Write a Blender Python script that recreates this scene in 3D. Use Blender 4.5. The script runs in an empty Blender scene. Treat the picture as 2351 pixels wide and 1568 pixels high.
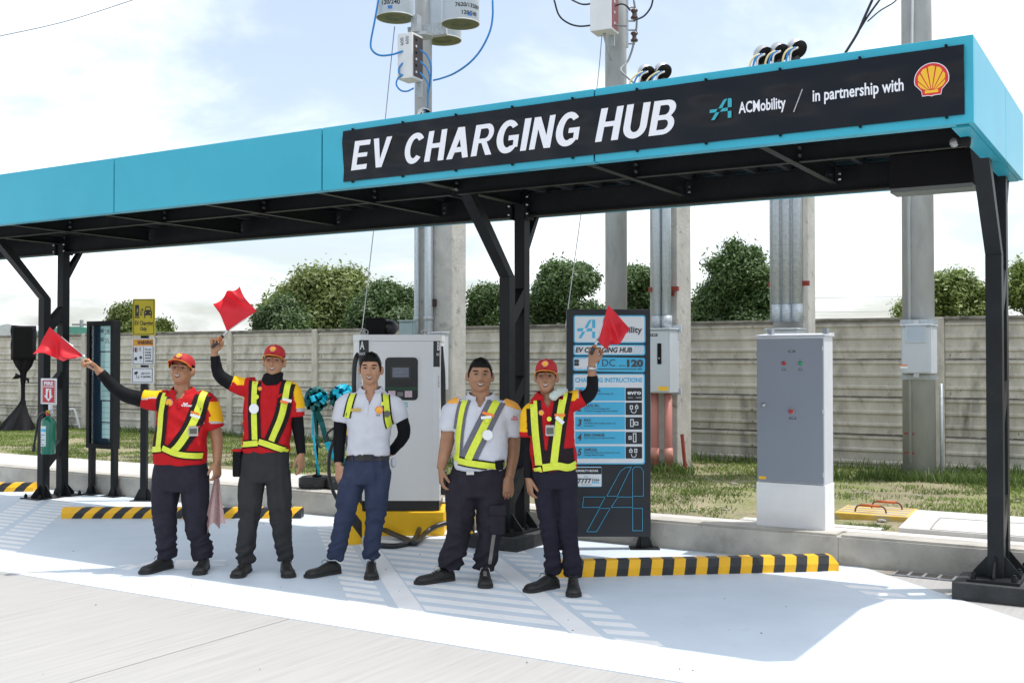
import bpy, bmesh, math, random
import numpy as np
from mathutils import Vector, Matrix, noise as mnoise
from mathutils.bvhtree import BVHTree
random.seed(7); rng = np.random.default_rng(7)
R = math.radians
scene = bpy.context.scene
COL = scene.collection

# ------------------------------------------------------------------ camera
F = 2514.0; CX = 1175.5; CY = 784.0; EYE = 1.56           # focal length in units of a 2351 wide picture
YAW = math.atan2(1525, 2514); PITCH = math.atan2(44, 2514)
FW = Vector((-math.sin(YAW)*math.cos(PITCH), math.cos(YAW)*math.cos(PITCH), math.sin(PITCH)))
RT = Vector((math.cos(YAW), math.sin(YAW), 0)); UP = RT.cross(FW)
CAM = Vector((0, 0, EYE))
cd = bpy.data.cameras.new('camera'); cam = bpy.data.objects.new('camera', cd); COL.objects.link(cam)
m = Matrix((RT, UP, -FW)).transposed().to_4x4(); m.translation = CAM
cam.matrix_world = m
cd.sensor_fit = 'HORIZONTAL'; cd.sensor_width = 36; cd.lens = 36*F/2351; cd.clip_end = 2000; cd.clip_start = .05
scene.camera = cam

# ------------------------------------------------------------------ sky, sun, exposure
SUN = Vector((.284, .20, 1.0)).normalized()                # direction towards the sun
world = bpy.data.worlds.new('World'); scene.world = world; world.use_nodes = True
wt = world.node_tree; wt.nodes.clear()
def wn(t, **k):
    n = wt.nodes.new(t)
    for a, b in k.items(): setattr(n, a, b)
    return n
out = wn('ShaderNodeOutputWorld'); bg = wn('ShaderNodeBackground'); wt.links.new(bg.outputs[0], out.inputs[0])
sky = wn('ShaderNodeTexSky', sky_type='NISHITA', sun_disc=False)
sky.sun_elevation = math.asin(SUN.z); sky.sun_rotation = math.atan2(SUN.x, SUN.y)
sky.air_density = 1.0; sky.dust_density = 2.5; sky.ozone_density = .6
bg.inputs[1].default_value = .14
tc = wn('ShaderNodeTexCoord'); sep = wn('ShaderNodeSeparateXYZ'); wt.links.new(tc.outputs['Generated'], sep.inputs[0])
def wmath(op, a, b=None, c=None):
    n = wn('ShaderNodeMath', operation=op)
    for i, v in enumerate((a, b, c)):
        if v is None: continue
        if isinstance(v, (int, float)): n.inputs[i].default_value = v
        else: wt.links.new(v, n.inputs[i])
    return n.outputs[0]
zz = wmath('ADD', wmath('ABSOLUTE', sep.outputs[2]), .22)
px_, py_ = wmath('DIVIDE', sep.outputs[0], zz), wmath('DIVIDE', sep.outputs[1], zz)
cmb = wn('ShaderNodeCombineXYZ'); wt.links.new(px_, cmb.inputs[0]); wt.links.new(py_, cmb.inputs[1])
nz = wn('ShaderNodeTexNoise', noise_dimensions='3D'); nz.inputs['Scale'].default_value = .95; nz.inputs['Detail'].default_value = 7
nz.inputs['Roughness'].default_value = .55; nz.inputs['Distortion'].default_value = .35
wt.links.new(cmb.outputs[0], nz.inputs['Vector'])
ramp = wn('ShaderNodeValToRGB'); ramp.color_ramp.elements[0].position = .42; ramp.color_ramp.elements[1].position = .62
ramp.color_ramp.interpolation = 'EASE'
wt.links.new(nz.outputs[0], ramp.inputs[0])
nz2 = wn('ShaderNodeTexNoise'); nz2.inputs['Scale'].default_value = 2.3; nz2.inputs['Detail'].default_value = 5
wt.links.new(cmb.outputs[0], nz2.inputs['Vector'])
cl = wn('ShaderNodeMix', data_type='RGBA'); cl.inputs[6].default_value = (6.3, 6.75, 7.05, 1); cl.inputs[7].default_value = (8.3, 8.45, 8.5, 1)
wt.links.new(nz2.outputs[0], cl.inputs[0])
fac = wmath('MULTIPLY_ADD', ramp.outputs[0], .76, .22)
mx = wn('ShaderNodeMix', data_type='RGBA'); wt.links.new(fac, mx.inputs[0]); wt.links.new(sky.outputs[0], mx.inputs[6]); wt.links.new(cl.outputs[2], mx.inputs[7])
wt.links.new(mx.outputs[2], bg.inputs[0])

sd = bpy.data.lights.new('sun', 'SUN'); sd.energy = 2.6; sd.angle = R(.55); sd.color = (1, .975, .94)
so = bpy.data.objects.new('sun', sd); COL.objects.link(so); so.rotation_euler = SUN.to_track_quat('Z', 'Y').to_euler(); so.location = (0, 0, 30)
vs = scene.view_settings; vs.view_transform = 'Standard'; vs.look = 'None'; vs.gamma = 1; vs.use_curve_mapping = False; vs.exposure = .55

# ------------------------------------------------------------------ helpers: picture point -> place
def ray(u, v): return FW*F + RT*(u-CX) - UP*(v-CY)
def GZ(u, v, z=0.0):
    d = ray(u, v); return CAM + d*((z-EYE)/d.z)
def PY(u, v, Y):
    d = ray(u, v); return CAM + d*(Y/d.y)
def PX(u, v, X):
    d = ray(u, v); return CAM + d*(X/d.x)
def PD(u, v, D):                                            # at viewing depth D
    d = ray(u, v); return CAM + d*(D/F)

# ------------------------------------------------------------------ helpers: materials
MATS = {}
def mat(name, col, rough=.6, metal=0.0, var=.08, scale=6.0, bump=0.0, bscale=80.0, coat=0.0, detail=4, spec=.5, sheen=0.0, dirt=None, stretch=None, transl=0.0, alpha=1.0):
    if name in MATS: return MATS[name]
    M = bpy.data.materials.new(name); MATS[name] = M; M.use_nodes = True
    nt = M.node_tree; b = nt.nodes['Principled BSDF']
    b.inputs['Roughness'].default_value = rough; b.inputs['Metallic'].default_value = metal
    b.inputs['Specular IOR Level'].default_value = spec
    if coat: b.inputs['Coat Weight'].default_value = coat; b.inputs['Coat Roughness'].default_value = .08
    if sheen: b.inputs['Sheen Weight'].default_value = sheen
    c = (*col, 1)
    b.inputs['Base Color'].default_value = c
    tcn = nt.nodes.new('ShaderNodeTexCoord'); vec = tcn.outputs['Object']
    if stretch:
        mp = nt.nodes.new('ShaderNodeMapping'); mp.inputs['Scale'].default_value = stretch
        nt.links.new(vec, mp.inputs[0]); vec = mp.outputs[0]
    cur = None
    if var:
        n = nt.nodes.new('ShaderNodeTexNoise'); n.inputs['Scale'].default_value = scale; n.inputs['Detail'].default_value = detail
        n.inputs['Roughness'].default_value = .6
        nt.links.new(vec, n.inputs['Vector'])
        r = nt.nodes.new('ShaderNodeValToRGB'); e = r.color_ramp.elements
        e[0].position = .32; e[1].position = .68
        e[0].color = (*[max(0, x*(1-var)) for x in col], 1); e[1].color = (*[min(1, x*(1+var)) for x in col], 1)
        nt.links.new(n.outputs[0], r.inputs[0]); cur = r.outputs[0]
    for dc, dsc, th, sf in ([] if not dirt else (dirt if isinstance(dirt[0][0], tuple) else [dirt])):   # (colour, scale, threshold, softness)
        n = nt.nodes.new('ShaderNodeTexNoise'); n.inputs['Scale'].default_value = dsc; n.inputs['Detail'].default_value = 8; n.inputs['Roughness'].default_value = .65
        nt.links.new(vec, n.inputs['Vector'])
        r = nt.nodes.new('ShaderNodeValToRGB'); r.color_ramp.elements[0].position = th; r.color_ramp.elements[1].position = th+sf
        nt.links.new(n.outputs[0], r.inputs[0])
        mxn = nt.nodes.new('ShaderNodeMix'); mxn.data_type = 'RGBA'; nt.links.new(r.outputs[0], mxn.inputs[0])
        if cur: nt.links.new(cur, mxn.inputs[6])
        else: mxn.inputs[6].default_value = c
        mxn.inputs[7].default_value = (*dc, 1); cur = mxn.outputs[2]
    if cur: nt.links.new(cur, b.inputs['Base Color'])
    if bump:
        n = nt.nodes.new('ShaderNodeTexNoise'); n.inputs['Scale'].default_value = bscale; n.inputs['Detail'].default_value = 3
        nt.links.new(vec, n.inputs['Vector'])
        bp = nt.nodes.new('ShaderNodeBump'); bp.inputs['Strength'].default_value = bump; bp.inputs['Distance'].default_value = .01
        nt.links.new(n.outputs[0], bp.inputs['Height']); nt.links.new(bp.outputs[0], b.inputs['Normal'])
    if transl:
        t = nt.nodes.new('ShaderNodeBsdfTranslucent'); ms = nt.nodes.new('ShaderNodeMixShader'); ms.inputs[0].default_value = transl
        if cur: nt.links.new(cur, t.inputs[0])
        else: t.inputs[0].default_value = c
        o = nt.nodes['Material Output']; nt.links.new(b.outputs[0], ms.inputs[1]); nt.links.new(t.outputs[0], ms.inputs[2]); nt.links.new(ms.outputs[0], o.inputs[0])
    return M

# ------------------------------------------------------------------ helpers: objects
def tag(o, label=None, cat=None, group=None, kind=None):
    if label: o['label'] = label
    if cat: o['category'] = cat
    if group: o['group'] = group
    if kind: o['kind'] = kind
    return o
def thing(name, label, cat, loc=(0, 0, 0), rz=0.0, group=None):
    o = bpy.data.objects.new(name, None); COL.objects.link(o); o.empty_display_size = .1
    o.location = loc; o.rotation_euler = (0, 0, rz)
    return tag(o, label, cat, group)
def obj(name, mesh, material=None, parent=None, loc=None, rot=None):
    o = bpy.data.objects.new(name, mesh); COL.objects.link(o)
    if material is not None and not len(mesh.materials): mesh.materials.append(material)
    if parent is not None: o.parent = parent
    if loc is not None: o.location = loc
    if rot is not None: o.rotation_euler = rot
    return o
class MB:
    """collects shapes, then becomes one mesh object"""
    def __init__(s): s.bm = bmesh.new()
    def box(s, a, b, bev=0.0):
        x0, y0, z0 = a; x1, y1, z1 = b
        vs = [s.bm.verts.new(p) for p in ((x0,y0,z0),(x1,y0,z0),(x1,y1,z0),(x0,y1,z0),(x0,y0,z1),(x1,y0,z1),(x1,y1,z1),(x0,y1,z1))]
        fs = [s.bm.faces.new([vs[i] for i in f]) for f in ((3,2,1,0),(4,5,6,7),(0,1,5,4),(1,2,6,5),(2,3,7,6),(3,0,4,7))]
        if bev:
            es = list({e for f in fs for e in f.edges}); bmesh.ops.bevel(s.bm, geom=es, offset=bev, segments=2, affect='EDGES', profile=.5)
        return s
    def cbox(s, c, d, bev=0.0):
        return s.box([c[i]-d[i]/2 for i in range(3)], [c[i]+d[i]/2 for i in range(3)], bev)
    def bar(s, p, q, w, h, up=(0, 0, 1)):                   # rectangular bar from p to q
        p, q = Vector(p), Vector(q); d = (q-p).normalized(); u = Vector(up)
        sx = d.cross(u)
        if sx.length < 1e-4: sx = d.cross(Vector((0, 1, 0)))
        sx.normalize(); u = sx.cross(d)
        vs = [s.bm.verts.new(c + sx*a*w/2 + u*b*h/2) for c in (p, q) for a, b in ((-1,-1),(1,-1),(1,1),(-1,1))]
        for f in ((0,1,2,3),(7,6,5,4),(0,4,5,1),(1,5,6,2),(2,6,7,3),(3,7,4,0)): s.bm.faces.new([vs[i] for i in f])
        return s
    def tube(s, pts, r, n=10, cap=True, flat=1.0, ref=(0, 0, 1)):
        pts = [Vector(p) for p in pts]; rs = r if isinstance(r, (list, tuple)) else [r]*len(pts)
        rings = []; pu = None
        for i, p in enumerate(pts):
            d = (pts[min(i+1, len(pts)-1)]-pts[max(i-1, 0)]).normalized()
            if pu is None:
                u = Vector(ref) - d*d.dot(Vector(ref))
                if u.length < .05: u = Vector((0, 1, 0)) - d*d.y
            else: u = pu - d*d.dot(pu)
            u.normalize(); pu = u; w = d.cross(u)
            rr = rs[i]; ra, rb = (rr if isinstance(rr, tuple) else (rr, rr*flat))
            rings.append([s.bm.verts.new(p + w*math.cos(2*math.pi*k/n)*ra + u*math.sin(2*math.pi*k/n)*rb) for k in range(n)])
        for a, b in zip(rings, rings[1:]):
            for k in range(n): s.bm.faces.new((a[k], a[(k+1) % n], b[(k+1) % n], b[k]))
        if cap: s.bm.faces.new(rings[0][::-1]); s.bm.faces.new(rings[-1])
        return s
    def lathe(s, prof, n=20, c=(0, 0, 0)):                  # profile of (radius, z)
        rings = []
        for r, z in prof:
            if r < 1e-5: rings.append([s.bm.verts.new((c[0], c[1], c[2]+z))])
            else: rings.append([s.bm.verts.new((c[0]+r*math.cos(2*math.pi*k/n), c[1]+r*math.sin(2*math.pi*k/n), c[2]+z)) for k in range(n)])
        for a, b in zip(rings, rings[1:]):
            for k in range(n):
                if len(a) == 1 and len(b) == 1: continue
                if len(a) == 1: s.bm.faces.new((a[0], b[(k+1) % n], b[k]))
                elif len(b) == 1: s.bm.faces.new((a[k], a[(k+1) % n], b[0]))
                else: s.bm.faces.new((a[k], a[(k+1) % n], b[(k+1) % n], b[k]))
        if len(rings[0]) > 1: s.bm.faces.new(rings[0][::-1])
        if len(rings[-1]) > 1: s.bm.faces.new(rings[-1])
        return s
    def prism(s, poly, axis, a, b):                         # polygon swept from a to b along an axis; poly in the two other axes
        def P(p, t):
            return {'x': (t, p[0], p[1]), 'y': (p[0], t, p[1]), 'z': (p[0], p[1], t)}[axis]
        A = [s.bm.verts.new(P(p, a)) for p in poly]; B = [s.bm.verts.new(P(p, b)) for p in poly]; n = len(poly)
        s.bm.faces.new(A); s.bm.faces.new(B[::-1])
        for k in range(n): s.bm.faces.new((A[k], B[k], B[(k+1) % n], A[(k+1) % n]))
        return s
    def ball(s, c, r, sub=2):
        g = bmesh.ops.create_icosphere(s.bm, subdivisions=sub, radius=1)
        rr = r if isinstance(r, (tuple, list)) else (r, r, r)
        for v in g['verts']: v.co = Vector((c[0]+v.co.x*rr[0], c[1]+v.co.y*rr[1], c[2]+v.co.z*rr[2]))
        return s
    def grid(s, fn, nu, nv, closed=False):
        V = [[s.bm.verts.new(fn(i/(nu-1), j/(nv-1))) for j in range(nv)] for i in range(nu)]
        for i in range(nu-1):
            for j in range(nv-1): s.bm.faces.new((V[i][j], V[i+1][j], V[i+1][j+1], V[i][j+1]))
        return s
    def mesh(s, name, smooth=False):
        bmesh.ops.recalc_face_normals(s.bm, faces=s.bm.faces)
        me = bpy.data.meshes.new(name); s.bm.to_mesh(me); s.bm.free()
        if smooth:
            me.polygons.foreach_set('use_smooth', [True]*len(me.polygons))
            if smooth is not True: me.set_sharp_from_angle(angle=R(smooth))
        return me
    def build(s, name, material=None, parent=None, smooth=False, loc=None, rot=None):
        return obj(name, s.mesh(name, smooth), material, parent, loc, rot)
def np_mesh(name, verts, faces, material=None, parent=None, smooth=False):
    """fast mesh from arrays; faces is (n, k)"""
    me = bpy.data.meshes.new(name); verts = np.asarray(verts, np.float32); faces = np.asarray(faces, np.int32)
    n, k = faces.shape
    me.vertices.add(len(verts)); me.vertices.foreach_set('co', verts.ravel())
    me.loops.add(n*k); me.loops.foreach_set('vertex_index', faces.ravel())
    me.polygons.add(n); me.polygons.foreach_set('loop_start', np.arange(0, n*k, k, dtype=np.int32)); me.polygons.foreach_set('loop_total', np.full(n, k, np.int32))
    if smooth: me.polygons.foreach_set('use_smooth', np.ones(n, bool))
    me.update(calc_edges=True); me.validate()
    return obj(name, me, material, parent)
def struct(o): o['kind'] = 'structure'; return o
_tc = {}
def text_mesh(body, size, bold=0.0, shear=0.0, extrude=.0006, spacing=1.0, align='CENTER', width=None):
    """lettering in the local XZ plane facing -Y; size is the cap height"""
    key = (body, size, bold, shear, extrude, spacing, align, width)
    if key in _tc: return _tc[key]
    cu = bpy.data.curves.new('lettering', 'FONT'); cu.body = body; cu.size = size/.69; cu.align_x = align; cu.align_y = 'CENTER'
    cu.offset = bold*size; cu.shear = shear; cu.extrude = extrude; cu.space_character = spacing; cu.resolution_u = 3
    o = bpy.data.objects.new('lettering', cu); COL.objects.link(o)
    bpy.context.view_layer.update()
    dg = bpy.context.evaluated_depsgraph_get()
    me = bpy.data.meshes.new_from_object(o.evaluated_get(dg)); bpy.data.objects.remove(o); bpy.data.curves.remove(cu)
    me.transform(Matrix.Rotation(R(90), 4, 'X'))
    if width:
        xs = [v.co.x for v in me.vertices]
        if xs: me.transform(Matrix.Scale(width/(max(xs)-min(xs)), 4, Vector((1, 0, 0))))
    me.materials.clear(); _tc[key] = me
    return me
def text(body, size, loc, material, parent, name='lettering', rot=None, **k):
    me = text_mesh(body, size, **k).copy(); return obj(name, me, material, parent, loc, rot)
def plate(polys, y, t, name, material, parent, loc=None, rot=None):
    """flat shapes in the local XZ plane, front face at y, thickness t behind it"""
    b = MB()
    for p in (polys if isinstance(polys[0][0], (tuple, list)) else [polys]): b.prism(p, 'y', y, y+t)
    return b.build(name, material, parent, loc=loc, rot=rot)
def rect(x0, z0, x1, z1, r=0.0):
    if not r: return [(x0, z0), (x1, z0), (x1, z1), (x0, z1)]
    P = []
    for cx, cz, a in ((x1-r, z0+r, -90), (x1-r, z1-r, 0), (x0+r, z1-r, 90), (x0+r, z0+r, 180)):
        for k in range(4): P.append((cx+r*math.cos(R(a+30*k)), cz+r*math.sin(R(a+30*k))))
    return P
def frame2d(x0, z0, x1, z1, w):
    return [rect(x0, z0, x1, z0+w), rect(x0, z1-w, x1, z1), rect(x0, z0+w, x0+w, z1-w), rect(x1-w, z0+w, x1, z1-w)]
def smooth_path(pts, n=6):
    """Catmull-Rom through points"""
    P = [Vector(p) for p in pts]; P = [P[0]*2-P[1]] + P + [P[-1]*2-P[-2]]; o = []
    for i in range(1, len(P)-2):
        a, b, c, d = P[i-1:i+3]
        for k in range(n):
            t = k/n; o.append(.5*((2*b)+(c-a)*t+(2*a-5*b+4*c-d)*t*t+(3*b-a-3*c+d)*t**3))
    return o + [P[-2]]
def wire(pts, r, n=6, name=None, material=None, parent=None, smooth_n=8, sides=8):
    return MB().tube(smooth_path(pts, smooth_n), r, n=sides).build(name, material, parent, smooth=True)
def fbm(p, o=3): return mnoise.fractal(Vector(p), 1.0, 2.0, o)
# ================================================================== THE SETTING
M_conc = mat('apron concrete', (.375, .369, .358), .85, var=.07, scale=1.6, bump=.25, bscale=55, stretch=(14, .55, 1), detail=6, dirt=[((.315, .309, .298), 2.0, .53, .20), ((.26, .253, .24), 9., .68, .07)])
M_curb = mat('curb concrete', (.42, .40, .355), .88, var=.18, scale=3.5, bump=.45, bscale=40, dirt=[((.25, .235, .205), 2.1, .54, .18), ((.20, .19, .165), 13., .66, .06)])
M_walk = mat('walk concrete', (.52, .505, .475), .88, var=.10, scale=2.5, bump=.3, bscale=60, dirt=((.40, .39, .36), 2.6, .58, .18))
M_paint = mat('pale blue floor paint', (.60, .68, .755), .55, var=.045, scale=2.0, bump=.12, bscale=120, dirt=[((.52, .60, .68), 5.0, .60, .14), ((.42, .48, .54), 46., .665, .05)], spec=.35)
M_white = mat('white road paint', (.86, .87, .875), .55, var=.04, scale=4, bump=.1, bscale=120, dirt=[((.74, .76, .78), 7, .62, .1), ((.62, .64, .66), 46., .68, .05)], spec=.35)
M_soil = mat('lawn soil', (.255, .22, .14), .95, var=.3, scale=2.2, bump=.6, bscale=25, dirt=[((.165, .18, .06), 1.1, .48, .14), ((.095, .125, .032), 22., .52, .10), ((.33, .29, .185), 38., .60, .08)])
M_grass = mat('grass blades', (.14, .20, .038), .6, var=.35, scale=.9, transl=.35)
M_weed = mat('weed blades', (.10, .16, .035), .55, var=.3, scale=2.0, transl=.35)

g = MB(); g.box((-300, -60, -.2), (300, 8.6, 0)); ground = struct(g.build('ground', M_conc))
# saw cut joints in the apron, as thin dark strips let into the surface
M_joint = mat('joint filler', (.27, .262, .25), .9)
for x in (-9.2, -4.6, 0.1):
    struct(MB().box((x-.0025, .2, -.02), (x+.0025, 4.98, .0025)).build('joint_line', M_joint, ground))
struct(MB().box((-14, 1.945, -.02), (3, 1.95, .0025)).build('joint_line', M_joint, ground))

def sheet(polys, z, name, m, parent=None, holes=None):
    b = MB()
    for p in polys: b.prism([(q[0], q[1]) for q in p], 'z', z-.005, z)
    return b.build(name, m, parent)
paint = struct(sheet([[(-14, 4.99), (6.43-4.99, 4.99), (6.43-8.47, 8.47), (-14, 8.47)]], .004, 'painted_bay', M_paint))
marks = []
def band(s0, s1, y0, y1, slope=0.0):                        # strip between two 45 degree lines X+Y=s0..s1
    def pt(s, y):                                           # stripe edge y + slope*(X-X0)
        x0 = s0-y; x = (s - y + slope*x0)/(1+slope); return (x, s-x)
    return [pt(s0, y0), pt(s1, y0), pt(s1, y1), pt(s0, y1)]
wl = [(-14, 4.992), (1.42, 4.992), (1.26, 5.155), (-14, 5.155)]
def diag(s0, s1, ya, yb): return [(s0-ya, ya), (s1-ya, ya), (s1-yb, yb), (s0-yb, yb)]
struct(sheet([wl], .0055, 'white_line', M_white, paint))
struct(sheet([diag(1.35, 1.55, 5.157, 7.30)], .0055, 'white_line', M_white, paint))
struct(sheet([diag(2.58, 2.79, 5.157, 7.45)], .0055, 'white_line', M_white, paint))
def stripes(s0, s1, ya, yb, per, w, slope):
    y = ya
    while y < yb:
        struct(sheet([band(s0, s1, y, y+w, slope)], .0055, 'white_stripe', M_white, paint)); y += per
stripes(1.57, 2.56, 5.22, 8.1, .188, .094, .08)
stripes(.94, 1.26, 5.20, 8.3, .146, .075, .04)
stripes(2.86, 3.16, 5.20, 7.7, .150, .078, .25)
stripes(-3.40, -3.05, 5.20, 8.3, .146, .075, .05)
stripes(-2.95, -2.54, 5.20, 8.3, .146, .075, .05)
stripes(5.72, 6.02, 5.4, 8.2, .150, .078, .2)
def g1(x, y): return GZ((x*.553)/1.633, (1800+y*.553)/1.633)[:2]
def g9(x, y): return GZ((3200+x*.2722)/1.633, (2440+y*.2722)/1.633)[:2]
em = [[(375,125),(535,120),(545,245),(395,250)], [(90,275),(395,258),(395,305),(160,318)], [(410,300),(560,298),(600,410),(435,415)], [(555,125),(660,118),(920,225),(820,238)],
      [(560,250),(770,238),(890,285),(570,298)], [(920,285),(1070,280),(1285,380),(1120,385)], [(780,110),(1340,85),(2030,350),(1390,372)], [(1560,120),(1740,115),(1800,145),(1605,158)], [(1860,262),(2090,248),(2200,290),(1930,300)]]
e = struct(sheet([[g9(*p) for p in q] for q in em], .0055, 'floor_emblem', M_white, paint))
struct(sheet([[g9(*p) for p in q] for q in ([(1250,178),(1310,178),(1355,215),(1265,205)], [(1390,225),(1440,225),(1520,280),(1480,290)])], .007, 'emblem_hole', M_paint, e))
em = [[(940,575),(1060,545),(1075,575),(985,580)], [(820,605),(880,608),(960,585),(900,580)], [(800,582),(890,574),(905,580),(820,588)], [(1195,545),(1390,540),(1340,598),(1175,600)], [(1440,545),(1530,543),(1525,553),(1440,553)], [(1440,573),(1525,571),(1520,583),(1445,583)]]
struct(sheet([[g1(*p) for p in q] for q in em], .0055, 'floor_emblem', M_white, paint))

# kerb, walk, slab
def noisy_box(name, a, b, step, amp, m, parent=None, bev=.018):
    mb = MB().box(a, b); bm = mb.bm
    bmesh.ops.bevel(bm, geom=[e for e in bm.edges if all(abs(v.co.z-b[2]) < 1e-6 for v in e.verts)], offset=bev, segments=2, affect='EDGES')
    return mb.build(name, m, parent, smooth=40)
x = -24.0; kerb_w = 2.42
k0 = None
while x < 6:
    o = noisy_box('kerb', (x, 8.47+rng.normal(0, .002), -.1), (min(x+kerb_w, 6)-.003, 8.70, .232+rng.normal(0, .0015)), .2, .002, M_curb)
    if k0 is None: k0 = struct(o)
    else: o.name = 'kerb_stone'; o.parent = k0; struct(o)
    x += kerb_w
struct(MB().box((-40, 8.702, -.1), (-6.6, 9.72, .226)).build('sidewalk', M_walk))
struct(MB().box((-6.597, 8.702, -.1), (6, 8.86, .228)).build('sidewalk', M_walk))
slab = struct(MB().prism([(-1.86, 8.864), (6, 8.864), (6, 10.02), (-1.95, 10.02)], 'z', -.1, .262).build('concrete_slab', M_walk))
for p, q in (((-1.66, 9.24), (-1.63, 8.90)), ((-1.63, 8.90), (-.2, 8.90)), ((-.2, 8.90), (-.2, 9.6)), ((-.2, 9.6), (-1.68, 9.6)), ((-1.68, 9.6), (-1.66, 9.24))):
    struct(MB().bar((*p, .2635), (*q, .2635), .012, .004).build('hatch_joint', M_joint, slab))

# lawn with bumps
def lawn_z(x, y): return .205 + .022*mnoise.noise(Vector((x*1.3, y*1.3, 0))) + .012*mnoise.noise(Vector((x*4, y*4, 5)))
nx, ny = 150, 40
xs = np.linspace(-30, 6, nx); ys = np.concatenate([np.linspace(8.72, 14.6, ny-1), [400]])
V = [(x, y, lawn_z(x, y) if y < 20 else .15) for x in xs for y in ys]
Fc = [(i*ny+j, (i+1)*ny+j, (i+1)*ny+j+1, i*ny+j+1) for i in range(nx-1) for j in range(ny-1)]
struct(np_mesh('lawn', V, Fc, M_soil, smooth=True))
struct(MB().box((-600, 14.7, -.3), (600, 900, .12)).build('field', mat('field', (.10, .12, .05), .95, var=.3, scale=.3)))

def blades(name, pts, h, w, m, lean=.5):
    n = len(pts); P = np.array(pts); a = rng.uniform(0, 2*np.pi, n); hh = h*rng.uniform(.5, 1.4, n); b = rng.uniform(0, 2*np.pi, n); l = lean*hh*rng.uniform(.2, 1.3, n)
    ww = w*rng.uniform(.6, 1.3, n); dx, dy = np.cos(a)*ww, np.sin(a)*ww
    v0 = P + np.stack([-dx, -dy, 0*a], 1); v1 = P + np.stack([dx, dy, 0*a], 1)
    md = P + np.stack([np.cos(b)*l*.35, np.sin(b)*l*.35, hh*.62], 1); m0 = md + np.stack([-dx*.8, -dy*.8, 0*a], 1); m1 = md + np.stack([dx*.8, dy*.8, 0*a], 1)
    t = P + np.stack([np.cos(b)*l, np.sin(b)*l, hh], 1)
    V = np.concatenate([v0, v1, m0, m1, t]); i = np.arange(n)
    Fq = np.stack([i, i+n, i+3*n, i+2*n], 1); Ft = np.stack([i+2*n, i+3*n, i+4*n], 1)
    Fa = np.concatenate([np.stack([i, i+n, i+3*n], 1), np.stack([i, i+3*n, i+2*n], 1), Ft])
    return np_mesh(name, V, Fa, m)
pts = []; wpts = []
def blocked(x, y):
    return (x < -6.55 and y < 9.74) or y < 8.88 or (-3.05 < x < -2.1 and y < 9.0) or (x > -1.98+.0*y and y < 10.06) or (-2.56 < x < -1.93 and 9.42 < y < 10.12)
for _ in range(190000):
    x = rng.uniform(-22, .6); y = 8.8 + 5.4*rng.random()**1.15
    if blocked(x, y): continue
    d = mnoise.fractal(Vector((x*.55, y*.8, 3)), 1, 2, 3)*.9 + .5*mnoise.noise(Vector((x*2.7, y*2.7, 9))) + .30 + .10*(y-10.5)
    if -7 < x < -1.2 and 9.0 < y < 11.6: d -= .16
    if d > rng.uniform(0, .55): pts.append((x, y, lawn_z(x, y)-.004))
for _ in range(9000):
    x = rng.uniform(-22, .6); y = 14.18 - abs(rng.normal(0, .28)) - .02
    if mnoise.noise(Vector((x*.9, y, 1))) > rng.uniform(-.45, .4): wpts.append((x, y, lawn_z(x, y)-.01))
for cx, cy, r, n in ((-5.5, 12.3, .45, 700), (-2.5, 12.95, .55, 900), (-2.15, 9.02, .28, 900), (-1.4, 12.9, .5, 500), (-3.6, 12.6, .5, 500), (-8.2, 12, .6, 500)):
    for _ in range(n):
        a = rng.uniform(0, 6.28); q = r*rng.random()**.5; x, y = cx+q*math.cos(a)*1.3, cy+q*math.sin(a)*.6
        if not blocked(x, y): (wpts if cy > 10 else pts).append((x, y, lawn_z(x, y)-.01))
tag(blades('lawn_grass', pts, .034, .0050, M_grass, 1.1), 'short patchy green and straw coloured grass behind the kerb', 'grass', kind='stuff')
tag(blades('tall_grass', wpts, .13, .006, M_weed, .7), 'taller dark green weeds along the foot of the concrete wall', 'grass', kind='stuff')
# dry litter and stones on the lawn
M_stone = mat('pale rubble', (.30, .28, .245), .9, var=.2, scale=12)
b = MB()
for _ in range(260):
    x = rng.uniform(-8, .5); y = rng.uniform(9.0, 12.5)
    if blocked(x, y): continue
    if mnoise.noise(Vector((x*.8, y*1.1, 17))) < .05: continue
    s = rng.uniform(.010, .032); c = (x, y, lawn_z(x, y)+s*.2); n0 = len(b.bm.verts)
    g = bmesh.ops.create_icosphere(b.bm, subdivisions=1, radius=1)
    for v in g['verts']:
        k = 1+.3*mnoise.noise(v.co*2+Vector(c)*9); v.co = Vector((c[0]+v.co.x*s*k*1.5, c[1]+v.co.y*s*k, c[2]+v.co.z*s*.5*k))
tag(b.build('rubble', M_stone), 'small pale stones and rubble scattered over the bare soil', 'rubble', kind='stuff')

b = MB()
for _ in range(90):
    x = rng.uniform(-9, .5); y = rng.uniform(2.2, 8.2); s_ = rng.uniform(.002, .0055)
    g = bmesh.ops.create_icosphere(b.bm, subdivisions=1, radius=1)
    for v in g['verts']: v.co = Vector((x+v.co.x*s_*1.4, y+v.co.y*s_, .007+v.co.z*s_*.6))
tag(b.build('grit', mat('dark grit', (.16, .15, .13), .9)), 'tiny dark grit scattered over the concrete and painted floor', 'grit', kind='stuff')
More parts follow.
